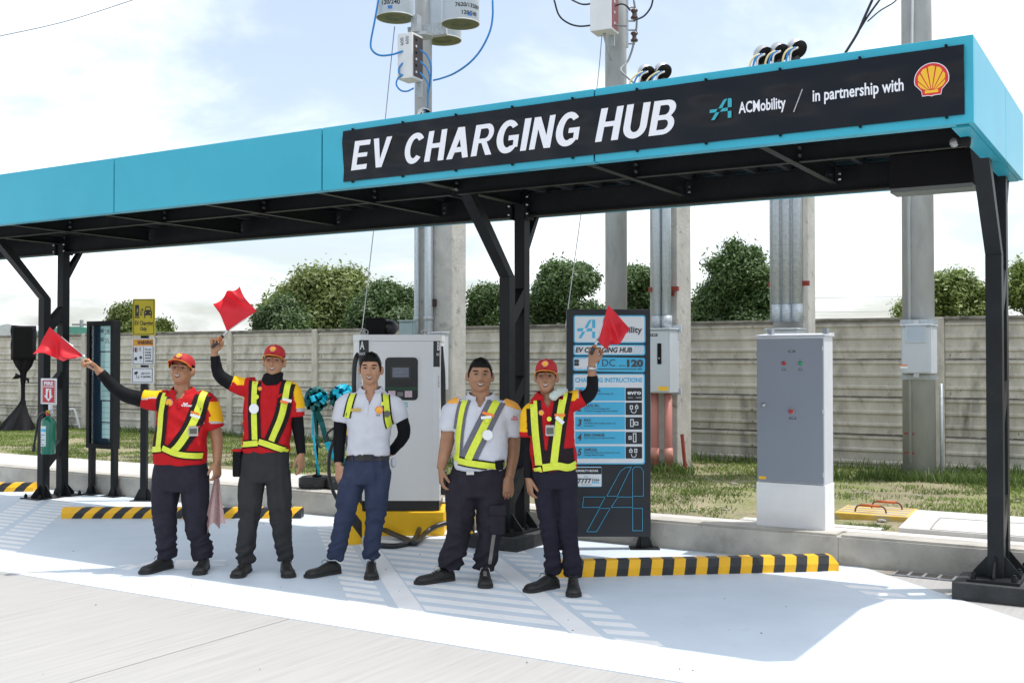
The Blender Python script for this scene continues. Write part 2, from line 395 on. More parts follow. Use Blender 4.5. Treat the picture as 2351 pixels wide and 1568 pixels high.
# drain grate in the gutter
M_galv = mat('galvanised steel', (.42, .45, .47), .45, .35, var=.15, scale=30)
M_gdirt = mat('gutter dirt', (.17, .15, .125), .95, var=.3, scale=5)
dr = thing('drain_grate', 'row of slotted steel drain grates in the gutter beside the right column', 'drain', (-1.52, 8.35, 0))
MB().box((-.26, -.09, -.02), (.26, .09, .003)).build('pit', mat('pit dark', (.02, .02, .02), .9), dr)
for k in range(5):
    x0 = -.255+k*.103
    fr = MB()
    for p in frame2d(x0, -.085, x0+.098, .085, .006): fr.prism(p, 'z', .003, .012)
    fr.build('grate_frame', M_galv, dr)
    sl = MB()
    for j in range(9): sl.box((x0+.006, -.072+j*.017, .004), (x0+.092, -.065+j*.017, .011))
    sl.build('grate_bars', mat('rusty bars', (.13, .12, .11), .7, .4), dr)
for k in range(40): pass
struct(sheet([[(-2.03, 8.30), (-1.8, 8.44), (-.4, 8.46), (-.4, 8.36), (-1.75, 8.26)]], .003, 'gutter_silt', mat('gutter silt', (.26, .235, .20), .95, var=.35, scale=9), None))

# ------------------------------------------------------------------ precast wall: posts and planks, each its own
M_wall = mat('precast wall concrete', (.56, .53, .46), .9, var=.16, scale=2.4, bump=.3, bscale=40, dirt=[((.32, .30, .255), 1.8, .50, .22), ((.19, .18, .155), 6, .61, .10)], stretch=(2.2, 2.2, 1.0))
M_wall2 = mat('precast wall concrete stained', (.49, .46, .395), .9, var=.22, scale=2.0, bump=.3, bscale=40, dirt=[((.17, .165, .145), 1.7, .48, .24), ((.10, .10, .09), 8, .60, .1)], stretch=(3.2, 3.2, .8))
M_cop = mat('wall coping', (.24, .225, .195), .9, var=.25, scale=6, dirt=((.10, .10, .09), 5, .5, .15))
M_grime = mat('joint grime', (.10, .095, .08), .95, var=.4, scale=9, dirt=((.34, .33, .29), 6, .55, .1))
wall = thing('precast_wall', 'long weathered concrete boundary wall of ribbed planks slotted between posts', 'wall', (-2.5, 14.3, .15))
PH = .4775
prof = []                                                   # (y, z) front profile of a plank: three horizontal ribs
for k in range(3):
    z0 = k*PH/3
    prof += [(0, z0+.004), (-.0, z0+.085), (-.022, z0+.103), (-.022, z0+.128), (0, z0+.146)]
prof = [(-.012, .0)] + prof + [(0, PH-.004)]
pm = []
for v in range(2):
    b = MB(); b.prism(prof + [(.02, PH-.004), (.02, PH+.012), (.045, PH+.012), (.045, 0)], 'x', .065, 1.955); me = b.mesh('plank'); me.materials.append((M_wall, M_wall2)[v]); pm.append(me)
qm = MB().box((-.06, -.055, 0), (.06, .075, 1.945), .012).mesh('wall_post'); qm.materials.append(M_wall)
cm = MB().box((-.005, -.05, 0), (2.02, .07, .035), .006).mesh('coping'); cm.materials.append(M_cop)
for k in range(-3, 16):
    x = -2.02*k
    obj('wall_post', qm, None, wall, (x, 0, 0))
    for j in range(4):
        stain = (j < 2 and rng.random() < .55) or (j == 2 and rng.random() < .2)
        if k == 2 and j < 2: stain = True
        o = obj('plank', pm[1 if stain else 0], None, wall, (x, rng.normal(0, .006), j*PH+rng.normal(0, .002)))
    for j in (1, 2, 3):
        jm = MB(); n_ = 16
        for i in range(n_):
            a, c = .07+1.88*i/n_, .07+1.88*(i+1)/n_; h0 = .006+.011*abs(mnoise.noise(Vector((x+a*3, j*7., 2))))
            jm.box((a, -.0135, j*PH-h0), (c, -.004, j*PH+.004))
        jm.build('joint_grime', M_grime, wall, loc=(x, 0, 0))
    obj('coping', cm, None, wall, (x-.0, 0, 4*PH+.002+rng.normal(0, .003)))

# ------------------------------------------------------------------ trees beyond the wall
def leaf_mat(n, c): return mat(n, c, .5, var=.45, scale=.55, transl=.30)
M_leafA = leaf_mat('broad leaf olive', (.150, .195, .048)); M_leafB = leaf_mat('broad leaf deep', (.085, .145, .045)); M_leafC = leaf_mat('broad leaf yellow green', (.165, .225, .05))
M_bark = mat('bark', (.12, .10, .08), .9, var=.3, scale=10, bump=.5, bscale=20)
def tree(name, label, u, vtop, vbase, halfw, D, lm, lumps, leaves=9000, size=.17, seed=1, kind='round'):
    """crown of leaf faces on a branching frame; u, vtop give the picture column and top, D the viewing depth"""
    r = np.random.default_rng(seed); s = D/F
    base = PD(u, 828, D); base.z = .12
    top = PD(u, vtop, D).z; bot = PD(u, vbase, D).z; hw = halfw*s
    t = thing(name, label, 'tree', base, 0, 'trees beyond the wall')
    H = top-.12; rad = max(.10, hw*.06)
    tb = MB(); tb.tube([(0, 0, -.3), (.1, 0, H*.2), (-.1, .1, H*.42)], [rad*1.5, rad*1.1, rad], 8)
    centres = []; ns = max(3, lumps//6); subs = [(0.0, 0.0, 1.0, .52)]
    for k in range(ns):
        f = (k+.5)/ns*2-1; subs.append((f*.72+r.uniform(-.08, .08), r.uniform(-.4, .4), (1-.55*abs(f)**1.6)*r.uniform(.72, 1.0), r.uniform(.26, .42)))
    hh = top-bot
    for sx_, sy_, st_, sr_ in subs:
        for k in range(max(5, int(lumps*1.7/len(subs)))):
            a = r.uniform(0, 2*math.pi); ph = math.acos(r.uniform(-.35, 1)); q = r.uniform(.55, 1.0)
            x, y = hw*(sx_+sr_*q*math.sin(ph)*math.cos(a)), hw*(sy_+sr_*q*math.sin(ph)*math.sin(a))*.8
            rz_ = min(hh*.55, hw*sr_*.95); z = (bot-.12)+hh*st_-rz_*1.08+rz_*q*math.cos(ph)
            centres.append((x, y, z, hw*r.choice([.09, .12, .16, .21])*r.uniform(.85, 1.15)))
        tb.tube(smooth_path([(0, 0, H*r.uniform(.2, .4)), (hw*sx_*.5, hw*sy_*.5, H*.55), (hw*sx_, hw*sy_, (bot-.12)+hh*st_*.8)], 4), [rad*.55*(1-.09*i) for i in range(9)], 6)
    for k in range(int(lumps*.8)):                           # leafy skirt down behind the wall
        f = r.uniform(-1, 1); x = hw*.92*f; z = (bot-.12)+hh*r.uniform(-.35, .55)*(1-.45*abs(f)); centres.append((x, hw*r.uniform(-.6, .6), z, hw*r.uniform(.14, .22)))
    tb.build('trunk', M_bark, t, smooth=True)
    C = np.array(centres); w = C[:, 3]**2; idx = r.choice(len(C), leaves, p=w/w.sum())
    d = r.normal(size=(leaves, 3)); d /= np.linalg.norm(d, axis=1)[:, None]
    leaves = int(leaves*.95); idx = idx[:leaves]; d = d[:leaves]; q = r.uniform(.25, 1.0, leaves)**.5
    sh = 1+.35*np.sin(d[:, 0]*5+idx)*np.sin(d[:, 1]*6+idx*1.3)
    P = C[idx, :3] + d*(C[idx, 3]*q*sh)[:, None]*np.array([1.35, 1.35, .62])
    P[:, 2] = np.minimum(P[:, 2], top-.12)
    # every leaf spray: three leaflets fanned from a point
    V = []; 
    n3 = 9; L = leaves*n3
    Pp = np.repeat(P, n3, 0) + r.normal(0, size*.75, (L, 3)); nrm = np.repeat(d, n3, 0)*.9 + r.normal(0, .42, (L, 3)) + np.array([0, 0, .55]); nrm /= np.linalg.norm(nrm, axis=1)[:, None]
    tx = np.cross(nrm, r.normal(size=(L, 3))); tx /= np.linalg.norm(tx, axis=1)[:, None]; ty = np.cross(nrm, tx)
    sz = .40*size*r.uniform(.5, 1.3, L)[:, None]
    a0 = Pp - tx*sz; a1 = Pp + ty*sz*.42 - tx*sz*.1; a2 = Pp + tx*sz - nrm*sz*.25; a3 = Pp - ty*sz*.42 - tx*sz*.1
    V = np.concatenate([a0, a1, a2, a3]); i = np.arange(L); Fq = np.stack([i, i+L, i+2*L, i+3*L], 1)
    o = np_mesh('crown', V, Fq, lm, t); return t
tree('spreading_tree', 'broad olive green tree with wide domed crown left of the charger', 745, 604, 770, 150, 34, M_leafA, 44, 11000, .20, 3)
tree('spreading_tree', 'dark green tree joining the domed one, behind the charger top', 880, 646, 790, 92, 31, M_leafB, 30, 7000, .17, 5)
tree('spreading_tree', 'low dark tree under the left edge of the domed olive tree', 640, 690, 800, 85, 30, M_leafB, 24, 5500, .17, 8)
tree('small_tree', 'small bright green tree behind the yellow EV Charging sign', 288, 706, 790, 58, 27, M_leafC, 22, 4200, .13, 11)
tree('small_tree', 'low bush top peeping over the wall right of the yellow sign', 372, 744, 800, 26, 27, M_leafC, 10, 1200, .12, 12)
tree('small_tree', 'feathery green tree between square concrete post and middle column', 1112, 664, 790, 55, 30, M_leafB, 20, 4200, .15, 14)
tree('round_tree', 'dense dark tree behind the sign pylon', 1300, 588, 790, 96, 31, M_leafB, 34, 9000, .17, 17)
tree('round_tree', 'dark tree with lighter tips right of the pylon pole', 1460, 618, 790, 62, 32, M_leafB, 22, 5200, .16, 19)
tree('tall_tree', 'tall dark green tree between the conduit posts', 1690, 552, 790, 108, 31, M_leafB, 40, 11000, .17, 23)
tree('round_tree', 'mid green tree left of the right canopy column', 2180, 622, 780, 100, 31, M_leafC, 34, 8500, .16, 29)
tree('round_tree', 'leafy tree cut by the right edge of the picture', 2375, 600, 780, 62, 30, M_leafC, 22, 5000, .16, 31)
# ================================================================== CANOPY
M_teal = mat('teal composite panel', (.034, .385, .52), .36, var=.06, scale=1.2, coat=.25, spec=.3, bump=.10, bscale=2.2, dirt=((.045, .42, .55), .9, .5, .3))
M_black = mat('black painted steel', (.013, .0145, .016), .45, var=.2, scale=5, bump=.05, bscale=60, dirt=((.024, .026, .027), 4, .6, .2), spec=.22)
M_roof = mat('dark roof sheet', (.040, .043, .046), .5, var=.12, scale=3, spec=.25)
M_bolt = mat('zinc bolt', (.55, .56, .57), .3, .9, var=.1)
M_dark = mat('matt black', (.011, .011, .012), .75, var=.1, spec=.15)
L0 = Vector((-4.83, 8.0, 0))
can = thing('canopy', 'long teal fascia canopy on three black lattice steel columns over the charging bay', 'canopy', L0)
def cpart(b, name, m, parent=None, smooth=False):
    return b.build(name, m, parent or can, smooth, loc=-L0 if parent is None else None)
XR = -.904; YF = 6.2; YB = 8.40; ZB = 2.82; ZT = 3.287
seams = [-13.2, -12.27, -10.0, -7.73, -5.412, -3.15, XR]
for a, b_ in zip(seams, seams[1:]):
    q = MB(); e = .006
    q.box((a+e, YF, ZB), (b_-(e if b_ != XR else 0), YF+.03, ZT), .003); cpart(q, 'fascia_panel', M_teal)
    if a > -13: cpart(MB().box((a-.012, YF+.02, ZB+.013), (a+.012, YF+.04, ZT-.002)), 'seam_backing', M_dark)
    q = MB(); q.box((a+e, YF+.032, ZB+.001), (b_-e-(0 if b_ != XR else .09), YF+.085, ZB+.012)); cpart(q, 'fascia_return', M_teal)
for a, b_ in ((YF+.032, 7.478), (7.486, YB)):
    cpart(MB().box((XR-.03, a, ZB), (XR, b_, ZT), .003), 'fascia_panel', M_teal)
    cpart(MB().box((XR-.125, a+(.002 if a > 7 else .058), ZB-.004), (XR-.031, b_, ZB+.010)), 'fascia_return', M_teal)
cpart(MB().box((-13.2, YB-.03, ZB), (XR-.032, YB, ZT), .003), 'fascia_panel', M_teal)
cpart(MB().box((-13.23, YF, ZB), (-13.202, YB, ZT), .003), 'fascia_panel', M_teal)
# roof sheet with ribs
b = MB(); x = -13.15
while x < XR-.05:
    b.box((x, YF+.05, 3.045), (min(x+.262, XR-.035), YB-.04, 3.050)); b.box((x+.10, YF+.05, 2.985), (min(x+.135, XR-.04), YB-.04, 3.044)) if x+.11 < XR-.04 else None; x += .264
cpart(b, 'roof_sheet', M_roof)
def ibeam(p, q, w, h, t=.012):
    b = MB(); p, q = Vector(p), Vector(q)
    up = Vector((0, 0, 1))
    b.bar(p+up*(h/2-t/2), q+up*(h/2-t/2), w, t); b.bar(p-up*(h/2-t/2), q-up*(h/2-t/2), w, t); b.bar(p, q, t, h-2*t-.001); return b
cols = (-11.0, -4.83, -1.03)
xs = [-13.15] + list(cols)
# main beam in lengths between columns
for a, b_ in ((-13.1, cols[0]-.07), (cols[0]+.07, cols[1]-.07), (cols[1]+.07, cols[2]-.07)):
    cpart(ibeam((a, 8.13, 2.895), (b_, 8.13, 2.895), .10, .20), 'main_beam', M_black)
    for e_, sg in ((a, 1), (b_, -1)):
        cpart(MB().cbox((e_+sg*.005, 8.13, 2.895), (.012, .13, .24)), 'end_plate', M_black)
        for zz_ in (2.82, 2.895, 2.965): cpart(MB().tube([(e_+sg*.012, 8.065, zz_), (e_+sg*.03, 8.065, zz_)], .011, 6), 'bolt', M_bolt)
crosses = [-12.3, -9.5, -8.13, -6.87, -5.64, -3.30, -2.13]
cx_all = sorted(crosses + list(cols))
for x in crosses: cpart(ibeam((x, YF+.09, 2.915), (x, 8.075, 2.915), .05, .13, .008), 'cross_beam', M_black)
for x in cols: cpart(ibeam((x, YF+.09, 2.975), (x, 8.075, 2.975), .07, .15, .01), 'column_arm', M_black)
ed = [-13.15] + cx_all
for a, b_ in zip(ed, ed[1:]):
    cpart(ibeam((a+.03, 7.1, 2.918), (b_-.04, 7.1, 2.918), .05, .12, .008), 'purlin', M_black)
cpart(ibeam((-13.1, YF+.12, 2.93), (XR-.13, YF+.12, 2.93), .04, .10, .008), 'front_purlin', M_black)
cpart(ibeam((-13.1, 8.32, 2.93), (XR-.13, 8.32, 2.93), .04, .10, .008), 'rear_purlin', M_black)
for x in cx_all[1:]:
    for y in (7.06,):
        for z in (2.895, 2.945): cpart(MB().tube([(x+.045, y+.005, z), (x+.045, y-.014, z)], .011, 6), 'bolt', M_bolt)
    if x in crosses:
        for z in (2.885, 2.925): cpart(MB().tube([(x+.03, 8.06, z), (x+.05, 8.06, z)], .011, 6), 'bolt', M_bolt)
for ci, x in enumerate(cols):
    ped = 0 if ci == 0 else .115
    w = .05
    col = MB()
    col.box((x-w, 7.84, ped+.02), (x+w, 7.93, 2.262)); col.box((x-w, 8.085, ped+.02), (x+w, 8.175, 2.99))
    col = col.build('column', M_black, can, loc=-L0)
    def cp(b, n, m=M_black): return b.build(n, m, col)
    cp(MB().prism([(7.84, 2.264), (7.93, 2.264), (7.345, 2.90), (7.225, 2.90)], 'x', x-w, x+w), 'strut')
    cp(MB().prism([(8.177, 2.50), (8.36, 2.82), (8.36, 2.88), (8.177, 2.62)], 'x', x-w*.8, x+w*.8), 'knee_brace')
    for zc in (2.02, 1.27, .50):
        cp(MB().prism([(7.931, zc-.15), (8.084, zc+.01), (8.084, zc+.16), (7.931, zc)], 'x', x-w*.96, x+w*.96), 'lacing')
    cp(MB().box((x-.16, 7.70, ped), (x+.16, 8.32, ped+.018)), 'base_plate')
    if ped: cp(MB().box((x-.24, 7.64, 0), (x+.24, 8.38, ped-.001), .006), 'pedestal', mat('black painted concrete', (.028, .029, .03), .8, var=.35, scale=9, bump=.3, bscale=40))
    else: cp(sheet([[(x-.30, 7.58), (x+.22, 7.60), (x+.25, 8.40), (x-.27, 8.42)]], .0105, 'overspray_patch', M_dark), 'x') if False else None
    z0 = ped+.019
    for yy in (7.885, 8.13):
        for sx in (-1, 1):
            cp(MB().prism([(x+sx*w, z0), (x+sx*(w+.10), z0), (x+sx*(w+.10), z0+.02), (x+sx*w, z0+.14)], 'y', yy-.006, yy+.006), 'gusset')
    cp(MB().prism([(7.839, z0), (7.73, z0), (7.73, z0+.02), (7.839, z0+.14)], 'x', x-.006, x+.006), 'gusset')
    cp(MB().prism([(8.176, z0), (8.29, z0), (8.29, z0+.02), (8.176, z0+.14)], 'x', x-.006, x+.006), 'gusset')
    for bx in (-.125, .125):
        for by in (7.75, 8.0, 8.27): cp(MB().tube([(x+bx, by, z0), (x+bx, by, z0+.028)], .019, 6).tube([(x+bx, by, z0+.028), (x+bx, by, z0+.042)], .010, 8), 'anchor_bolt')
# lamp and box under the right end
lp = PY(2196, 322, 6.60); lamp = thing('spotlight', 'black spotlight with clear bulb under the right end of the canopy', 'lamp', lp)
MB().lathe([(.0, -.03), (.03, -.03), (.042, .0), (.045, .03), (.02, .035), (0, .035)], 16).build('housing', M_dark, lamp, True, rot=(0, R(90), 0), loc=(.04, 0, .0))
MB().ball((-.012, 0, -.012), (.028, .03, .03)).build('bulb', mat('clear bulb', (.22, .23, .24), .06, .0, var=0, spec=1, coat=1), lamp, True)
MB().box((.05, -.015, .03), (.08, .015, 2.98-lp.z)).build('bracket', M_dark, lamp)
eb = thing('equipment_box', 'black metal box with pale underside hung by the main beam at the right column', 'box', (-1.42, 7.93, 2.72))
MB().box((-.27, -.10, .03), (.27, .13, .26), .004).build('housing', M_dark, eb)
MB().box((-.265, -.095, .0), (.265, .125, .029)).build('bottom_panel', mat('pale grey panel', (.16, .175, .165), .5), eb)
MB().box((-.2, .0, .261), (.2, .04, .33)).build('bracket', M_dark, eb)

# ------------------------------------------------------------------ banner
M_ban = mat('glossy black banner vinyl', (.009, .010, .014), .16, var=.05, scale=2, spec=.22)
M_let = mat('white vinyl', (.80, .81, .86), .4, var=.02)
M_tl = mat('teal vinyl', (.03, .36, .44), .4, var=.03)
M_red = mat('emblem red', (.62, .022, .03), .4, var=.03); M_yel = mat('emblem yellow', (.86, .50, .02), .4, var=.03)
ban = thing('banner', 'black banner reading EV CHARGING HUB stretched along the teal fascia', 'banner', (-3.07, 6.19, 2.865))
BX0, BX1, BZ = -5.20, -.948, .372
def bwave(x, z):                                            # slack of the vinyl between its screws, x and z local to the banner
    u = (x-3.07+3.07-(BX0+3.07))/(BX1-BX0); v = z/BZ; gx = (u*9+.5) % 1.0; e = max(0, 1-abs(v-.5)*2)
    w = .011*math.sin(math.pi*gx)**2*(math.exp(-((v-.80)/.16)**2)-.75*math.exp(-((v-.24)/.17)**2))
    return -w-.004*mnoise.noise(Vector((u*13, v*2.2, 0)))*e-.003*e
def bfn(u, v):
    x = BX0+(BX1-BX0)*u+3.07; return Vector((x, bwave(x, v*BZ), v*BZ))
MB().grid(bfn, 220, 34).build('vinyl_sheet', M_ban, ban, True)
for k in range(10):
    x = BX0+.09+(BX1-BX0-.18)*k/9+3.07
    for z in (-.006, BZ+.006): MB().tube([(x, .006, z), (x, -.008, z)], .008, 8).build('screw', M_dark, ban)
BYL = 6.186; lb = ban.location
def bl(u, v):
    p = PY(u, v, BYL); return Vector((p.x-lb.x, BYL-lb.y, p.z-lb.z))
def btext(s, ul, ur, vtop, vbot, um, **k):                  # fit a word between picture columns
    a, c = bl(ul, (vtop+vbot)/2), bl(ur, (vtop+vbot)/2); t, q = bl(um, vtop), bl(um, vbot)
    o = text(s, (t-q).length, ((a.x+c.x)/2, 0, (t.z+q.z)/2), M_let, ban, width=abs(c.x-a.x), **k); lay(o); return o
def lay(o):
    for v in o.data.vertices: v.co.y += bwave(v.co.x+o.location.x, v.co.z+o.location.z)-.0035
# block capitals drawn as outlines
def arc(cx, cz, rx, rz, a0, a1, n=14): return [(cx+rx*math.cos(R(a0+(a1-a0)*i/n)), cz+rz*math.sin(R(a0+(a1-a0)*i/n))) for i in range(n+1)]
T_ = .20; T2 = .17
GLY = {
 'E': (.62, [[(0,0),(.62,0),(.62,T2),(T_,T2),(T_,.43),(.57,.43),(.57,.57),(T_,.57),(T_,1-T2),(.60,1-T2),(.60,1),(0,1)]]),
 'V': (.74, [[(.265,0),(.475,0),(.74,1),(.53,1),(.37,.27),(.21,1),(0,1)]]),
 'H': (.68, [[(0,0),(T_,0),(T_,.43),(.68-T_,.43),(.68-T_,0),(.68,0),(.68,1),(.68-T_,1),(.68-T_,.58),(T_,.58),(T_,1),(0,1)]]),
 'A': (.78, [[(0,0),(.205,0),(.268,.20),(.512,.20),(.575,0),(.78,0),(.50,1),(.28,1)], [(.312,.36),(.39,.62),(.468,.36)]]),
 'R': (.70, [[(0,0),(T_,0),(T_,.40),(.30,.40),(.50,0),(.70,0),(.47,.43)]+arc(.42,.705,.25,.295,-62,90)+[(0,1)], [(T_,.54),(.40,.54)]+arc(.40,.70,.105,.155,-80,80,8)+[(.40,.86),(T_,.86)]]),
 'C': (.70, [arc(.36,.5,.36,.515,38,322,26)+[(.50,.255)]+arc(.36,.5,.155,.33,-48,-312,22)+[(.50,.745)]]),
 'G': (.75, [arc(.37,.5,.37,.515,40,270,22)+arc(.40,.5,.35,.515,272,318,6)+[(.735,.15),(.735,.53),(.40,.53),(.40,.38),(.575,.38),(.575,.22)]+arc(.385,.5,.165,.335,-62,-312,22)]),
 'I': (T_, [[(0,0),(T_,0),(T_,1),(0,1)]]),
 'N': (.68, [[(0,0),(.185,0),(.185,.62),(.48,0),(.68,0),(.68,1),(.495,1),(.495,.39),(.20,1),(0,1)]]),
 'U': (.68, [[(0,1),(0,.36)]+arc(.34,.345,.34,.36,180,360,16)+[(.68,1),(.68-T_,1),(.68-T_,.36)]+arc(.34,.365,.14,.195,360,180,14)+[(T_,1)]]),
 'B': (.69, [[(0,0),(.40,0)]+arc(.40,.285,.285,.285,-88,58,10)+arc(.38,.745,.27,.255,-40,90,10)+[(0,1)], [(T_,.145),(.39,.145)]+arc(.39,.287,.12,.142,-80,80,8)+[(.39,.43),(T_,.43)], [(T_,.57),(.37,.57)]+arc(.37,.713,.11,.143,-80,80,8)+[(.37,.856),(T_,.856)]])}
def glyph_mesh(ch, h, shear):
    cu = bpy.data.curves.new('glyph', 'CURVE'); cu.dimensions = '2D'; cu.fill_mode = 'BOTH'; cu.extrude = .0006
    for pl in GLY[ch][1]:
        sp = cu.splines.new('POLY'); sp.points.add(len(pl)-1); sp.use_cyclic_u = True
        for q, (x, z) in zip(sp.points, pl): q.co = ((x+shear*z)*h, z*h, 0, 1)
    o = bpy.data.objects.new('glyph', cu); COL.objects.link(o); bpy.context.view_layer.update()
    me = bpy.data.meshes.new_from_object(o.evaluated_get(bpy.context.evaluated_depsgraph_get())); bpy.data.objects.remove(o); bpy.data.curves.remove(cu)
    me.transform(Matrix.Rotation(R(90), 4, 'X')); me.materials.clear(); return me
def block_text(s, xl, xr, zb, zt, shear, parent):
    h = zt-zb; gap = .105; sp = .34; tot = sum((GLY[c][0] if c != ' ' else sp)+gap for c in s)-gap+shear; sx = (xr-xl)/(tot*h); x = 0
    for c in s:
        if c == ' ': x += sp+gap; continue
        me = glyph_mesh(c, h, shear); me.transform(Matrix.Scale(sx, 4, Vector((1, 0, 0)))); o = obj('letter', me, M_let, parent, (xl+x*h*sx, 0, zb)); lay(o); x += GLY[c][0]+gap
e0, e1 = bl(805, 392), bl(1553, 300)
block_text('EV CHARGING HUB', e0.x, e1.x+.02, e0.z, bl(1180, 277).z, .20, ban)
btext('ACMobility', 1696, 1804, 231, 256, 1750, bold=.028)
btext('in partnership with', 1866, 2075, 197, 224, 1960, bold=.028)
a, c = bl(1823, 258), bl(1843, 206)
MB().bar(a-Vector((0, .006, 0)), c-Vector((0, .006, 0)), .001, .012, (0, 1, 0)).build('slash', M_let, ban)
def a_logo(parent, cx, cz, w, h, y, m, name='logo_piece', t=.001):
    P = [[(.398,.547),(.62,.93),(.70,.985),(.80,1.0),(.57,.547)], [(.82,.547),(.995,.547),(.995,.93),(.95,1.0),(.86,1),(.82,.96)], [(0,.375),(.28,.375),(.37,.535),(.02,.535)],
         [(.47,.375),(.82,.375),(.82,.535),(.58,.535)], [(.07,0),(.23,0),(.45,.36),(.28,.36)], [(.82,.015),(.98,.015),(.98,.36),(.82,.36)]]
    return [[(cx+(x-.5)*w, cz+(z-.5)*h) for x, z in p] for p in P]
a, c = bl(1630, 281), bl(1681, 223)
for p in a_logo(None, (a.x+c.x)/2, bl(1655, 252).z, c.x-a.x, .118, 0, None): plate(p, -.011, .001, 'logo_piece', M_tl, ban)
def shell(parent, cx, cz, w, y, name='scallop_emblem', t=.0008):
    """scallop emblem: white rim, red body, yellow ribs"""
    def outl(k, dz=0):
        P = []
        for i in range(23):
            an = R(-14+208*i/22); P.append((cx+.5*w*k*math.cos(an), cz+.04*w+.5*w*k*math.sin(an)))
        P += [(cx-.30*w*k, cz-.29*w*k), (cx-.27*w*k, cz-.45*w*k), (cx-.08*w*k, cz-.45*w*k), (cx, cz-.475*w*k), (cx+.08*w*k, cz-.45*w*k), (cx+.27*w*k, cz-.45*w*k), (cx+.30*w*k, cz-.29*w*k)]
        return P
    o = plate(outl(1.05), y, t, name, M_let, parent)
    plate(outl(1.0), y-t, t*.9, 'red_body', M_red, o)
    pol = []; bx, bz = cx, cz-.36*w
    n = 7
    for k in range(n):
        a0, a1 = 24+k*132/n+1.6, 24+(k+1)*132/n-1.6
        Q = []
        for an in (a0, (a0+a1)/2, a1):
            d = (math.cos(R(an)), math.sin(R(an)))
            # distance to circle of radius .40w round (cx, cz+.04w)
            ox, oz = bx-cx, bz-(cz+.04*w); rr = .405*w if an != (a0+a1)/2 else .425*w
            bq = ox*d[0]+oz*d[1]; s = -bq+math.sqrt(bq*bq-(ox*ox+oz*oz-rr*rr)); Q.append((bx+d[0]*s, bz+d[1]*s))
        a_, c_ = [(bx+.13*w*math.cos(R(an)), bz+.10*w*math.sin(R(an))) for an in (a0+4, a1-4)]
        pol.append([a_] + Q + [c_])
    pol.append([(cx-.20*w, bz-.03*w), (cx+.20*w, bz-.03*w), (cx+.20*w, bz+.055*w), (cx-.20*w, bz+.055*w)])
    plate(pol, y-2*t, t*.9, 'yellow_ribs', M_yel, o)
    return o
a, c = bl(2101, 185), bl(2178, 185)
shell(ban, (a.x+c.x)/2, bl(2140, 186).z, c.x-a.x, -.010, t=.0015)

# ================================================================== POLES AND ELECTRICAL GEAR
M_pole = mat('galvanised pole', (.36, .375, .375), .65, .0, var=.15, scale=4, bump=.2, bscale=30, stretch=(1, 1, .35), dirt=((.28, .292, .29), 5, .55, .2))
M_sq = mat('square post concrete', (.44, .43, .40), .9, var=.14, scale=4, bump=.5, bscale=26, dirt=((.27, .26, .235), 6, .58, .1))
M_cond = mat('conduit steel', (.44, .49, .52), .42, .25, var=.12, scale=40)
M_ebox = mat('pale grey enamel', (.50, .54, .58), .45, var=.04, scale=2)
M_ins = mat('blue cable', (.015, .22, .58), .45, var=.1); M_blk = mat('black cable', (.012, .014, .02), .5, var=.1); M_yw = mat('cream cable', (.72, .62, .34), .45); M_wh = mat('white cable', (.70, .70, .68), .45)
def rpole(name, label, uc, rpx, Y, top, taper=.9):
    p = PY(uc, 828, Y); D = (p-CAM).dot(FW); r = rpx*D/F
    t = thing(name, label, 'utility pole', (p.x, p.y, .1))
    MB().tube([(0, 0, -.2), (0, 0, top*.5), (0, 0, top)], [r, r*(1+taper)/2, r*taper], 24).build('shaft', M_pole, t, True)
    return t, p, D, r
def sqpost(name, label, ul, uc, ur, Y, top):
    a, c = PY(ul, 828, Y), PY(uc, 828, Y); X1 = c.x; k = PY(ur, 828, Y); dep = Y*(X1/k.x)-Y
    t = thing(name, label, 'concrete post', ((a.x+X1)/2, Y+dep/2, .1))
    MB().box((-(X1-a.x)/2, -dep/2, -.2), ((X1-a.x)/2, dep/2, top), .012).build('shaft', M_sq, t)
    return t, a.x, X1, Y, dep
def pd(u, v, D): return PD(u, v, D)

# --- A: square post with round pole behind it, transformers
sA, ax0, ax1, aY, aD = sqpost('square_post', 'stout weathered square concrete post behind the charger, left of the middle column', 958, 1032, 1070, 12.0, 4.1)
pA, pAp, dA, rA = rpole('utility_pole', 'round grey utility pole carrying three transformer cans', 971, 21, 12.75, 12)
for u, rr, nm in ((957, 6.5, 'thin'), (984, 10, 'thick')):
    p = PY(u, 828, 11.93); cd_ = thing('conduit', ('thin' if nm == 'thin' else 'thicker') + ' steel conduit running up the stout square post behind the charger', 'conduit', (p.x, p.y, .2))
    D = (p-CAM).dot(FW); MB().tube([(0, 0, .0), (0, 0, 4.6)], rr*D/F, 12).build('pipe', M_cond, cd_, True)
    for zc in (1.9, 3.2): MB().tube([(0, 0, zc), (0, 0, zc+.05)], rr*D/F*1.18, 12).build('coupling', M_galv, cd_, True)
def strap(parent, x, y, z, m=M_dark): return MB().cbox((x, y, z), (.14, .05, .04)).build('strap', m, parent)
b0 = PY(1008, 690, 11.98)
cl_ = thing('pipe_clamp', 'small dark steel clamp on the stout square post', 'clamp', (PY(996, 690, 11.97).x, 11.96, 2.33)); MB().cbox((0, 0, 0), (.07, .05, .10)).cbox((-.05, -.02, .05), (.06, .03, .03)).build('plate', mat('rusty dark steel', (.05, .03, .025), .7, .3), cl_)
M_can = mat('transformer enamel', (.46, .52, .57), .4, var=.04, scale=2, coat=.2); M_olive = mat('olive can bottom', (.13, .15, .075), .6, var=.15, scale=5)
M_blue = mat('blue tag', (.05, .17, .50), .5); M_inkd = mat('dark ink', (.06, .065, .07), .6)
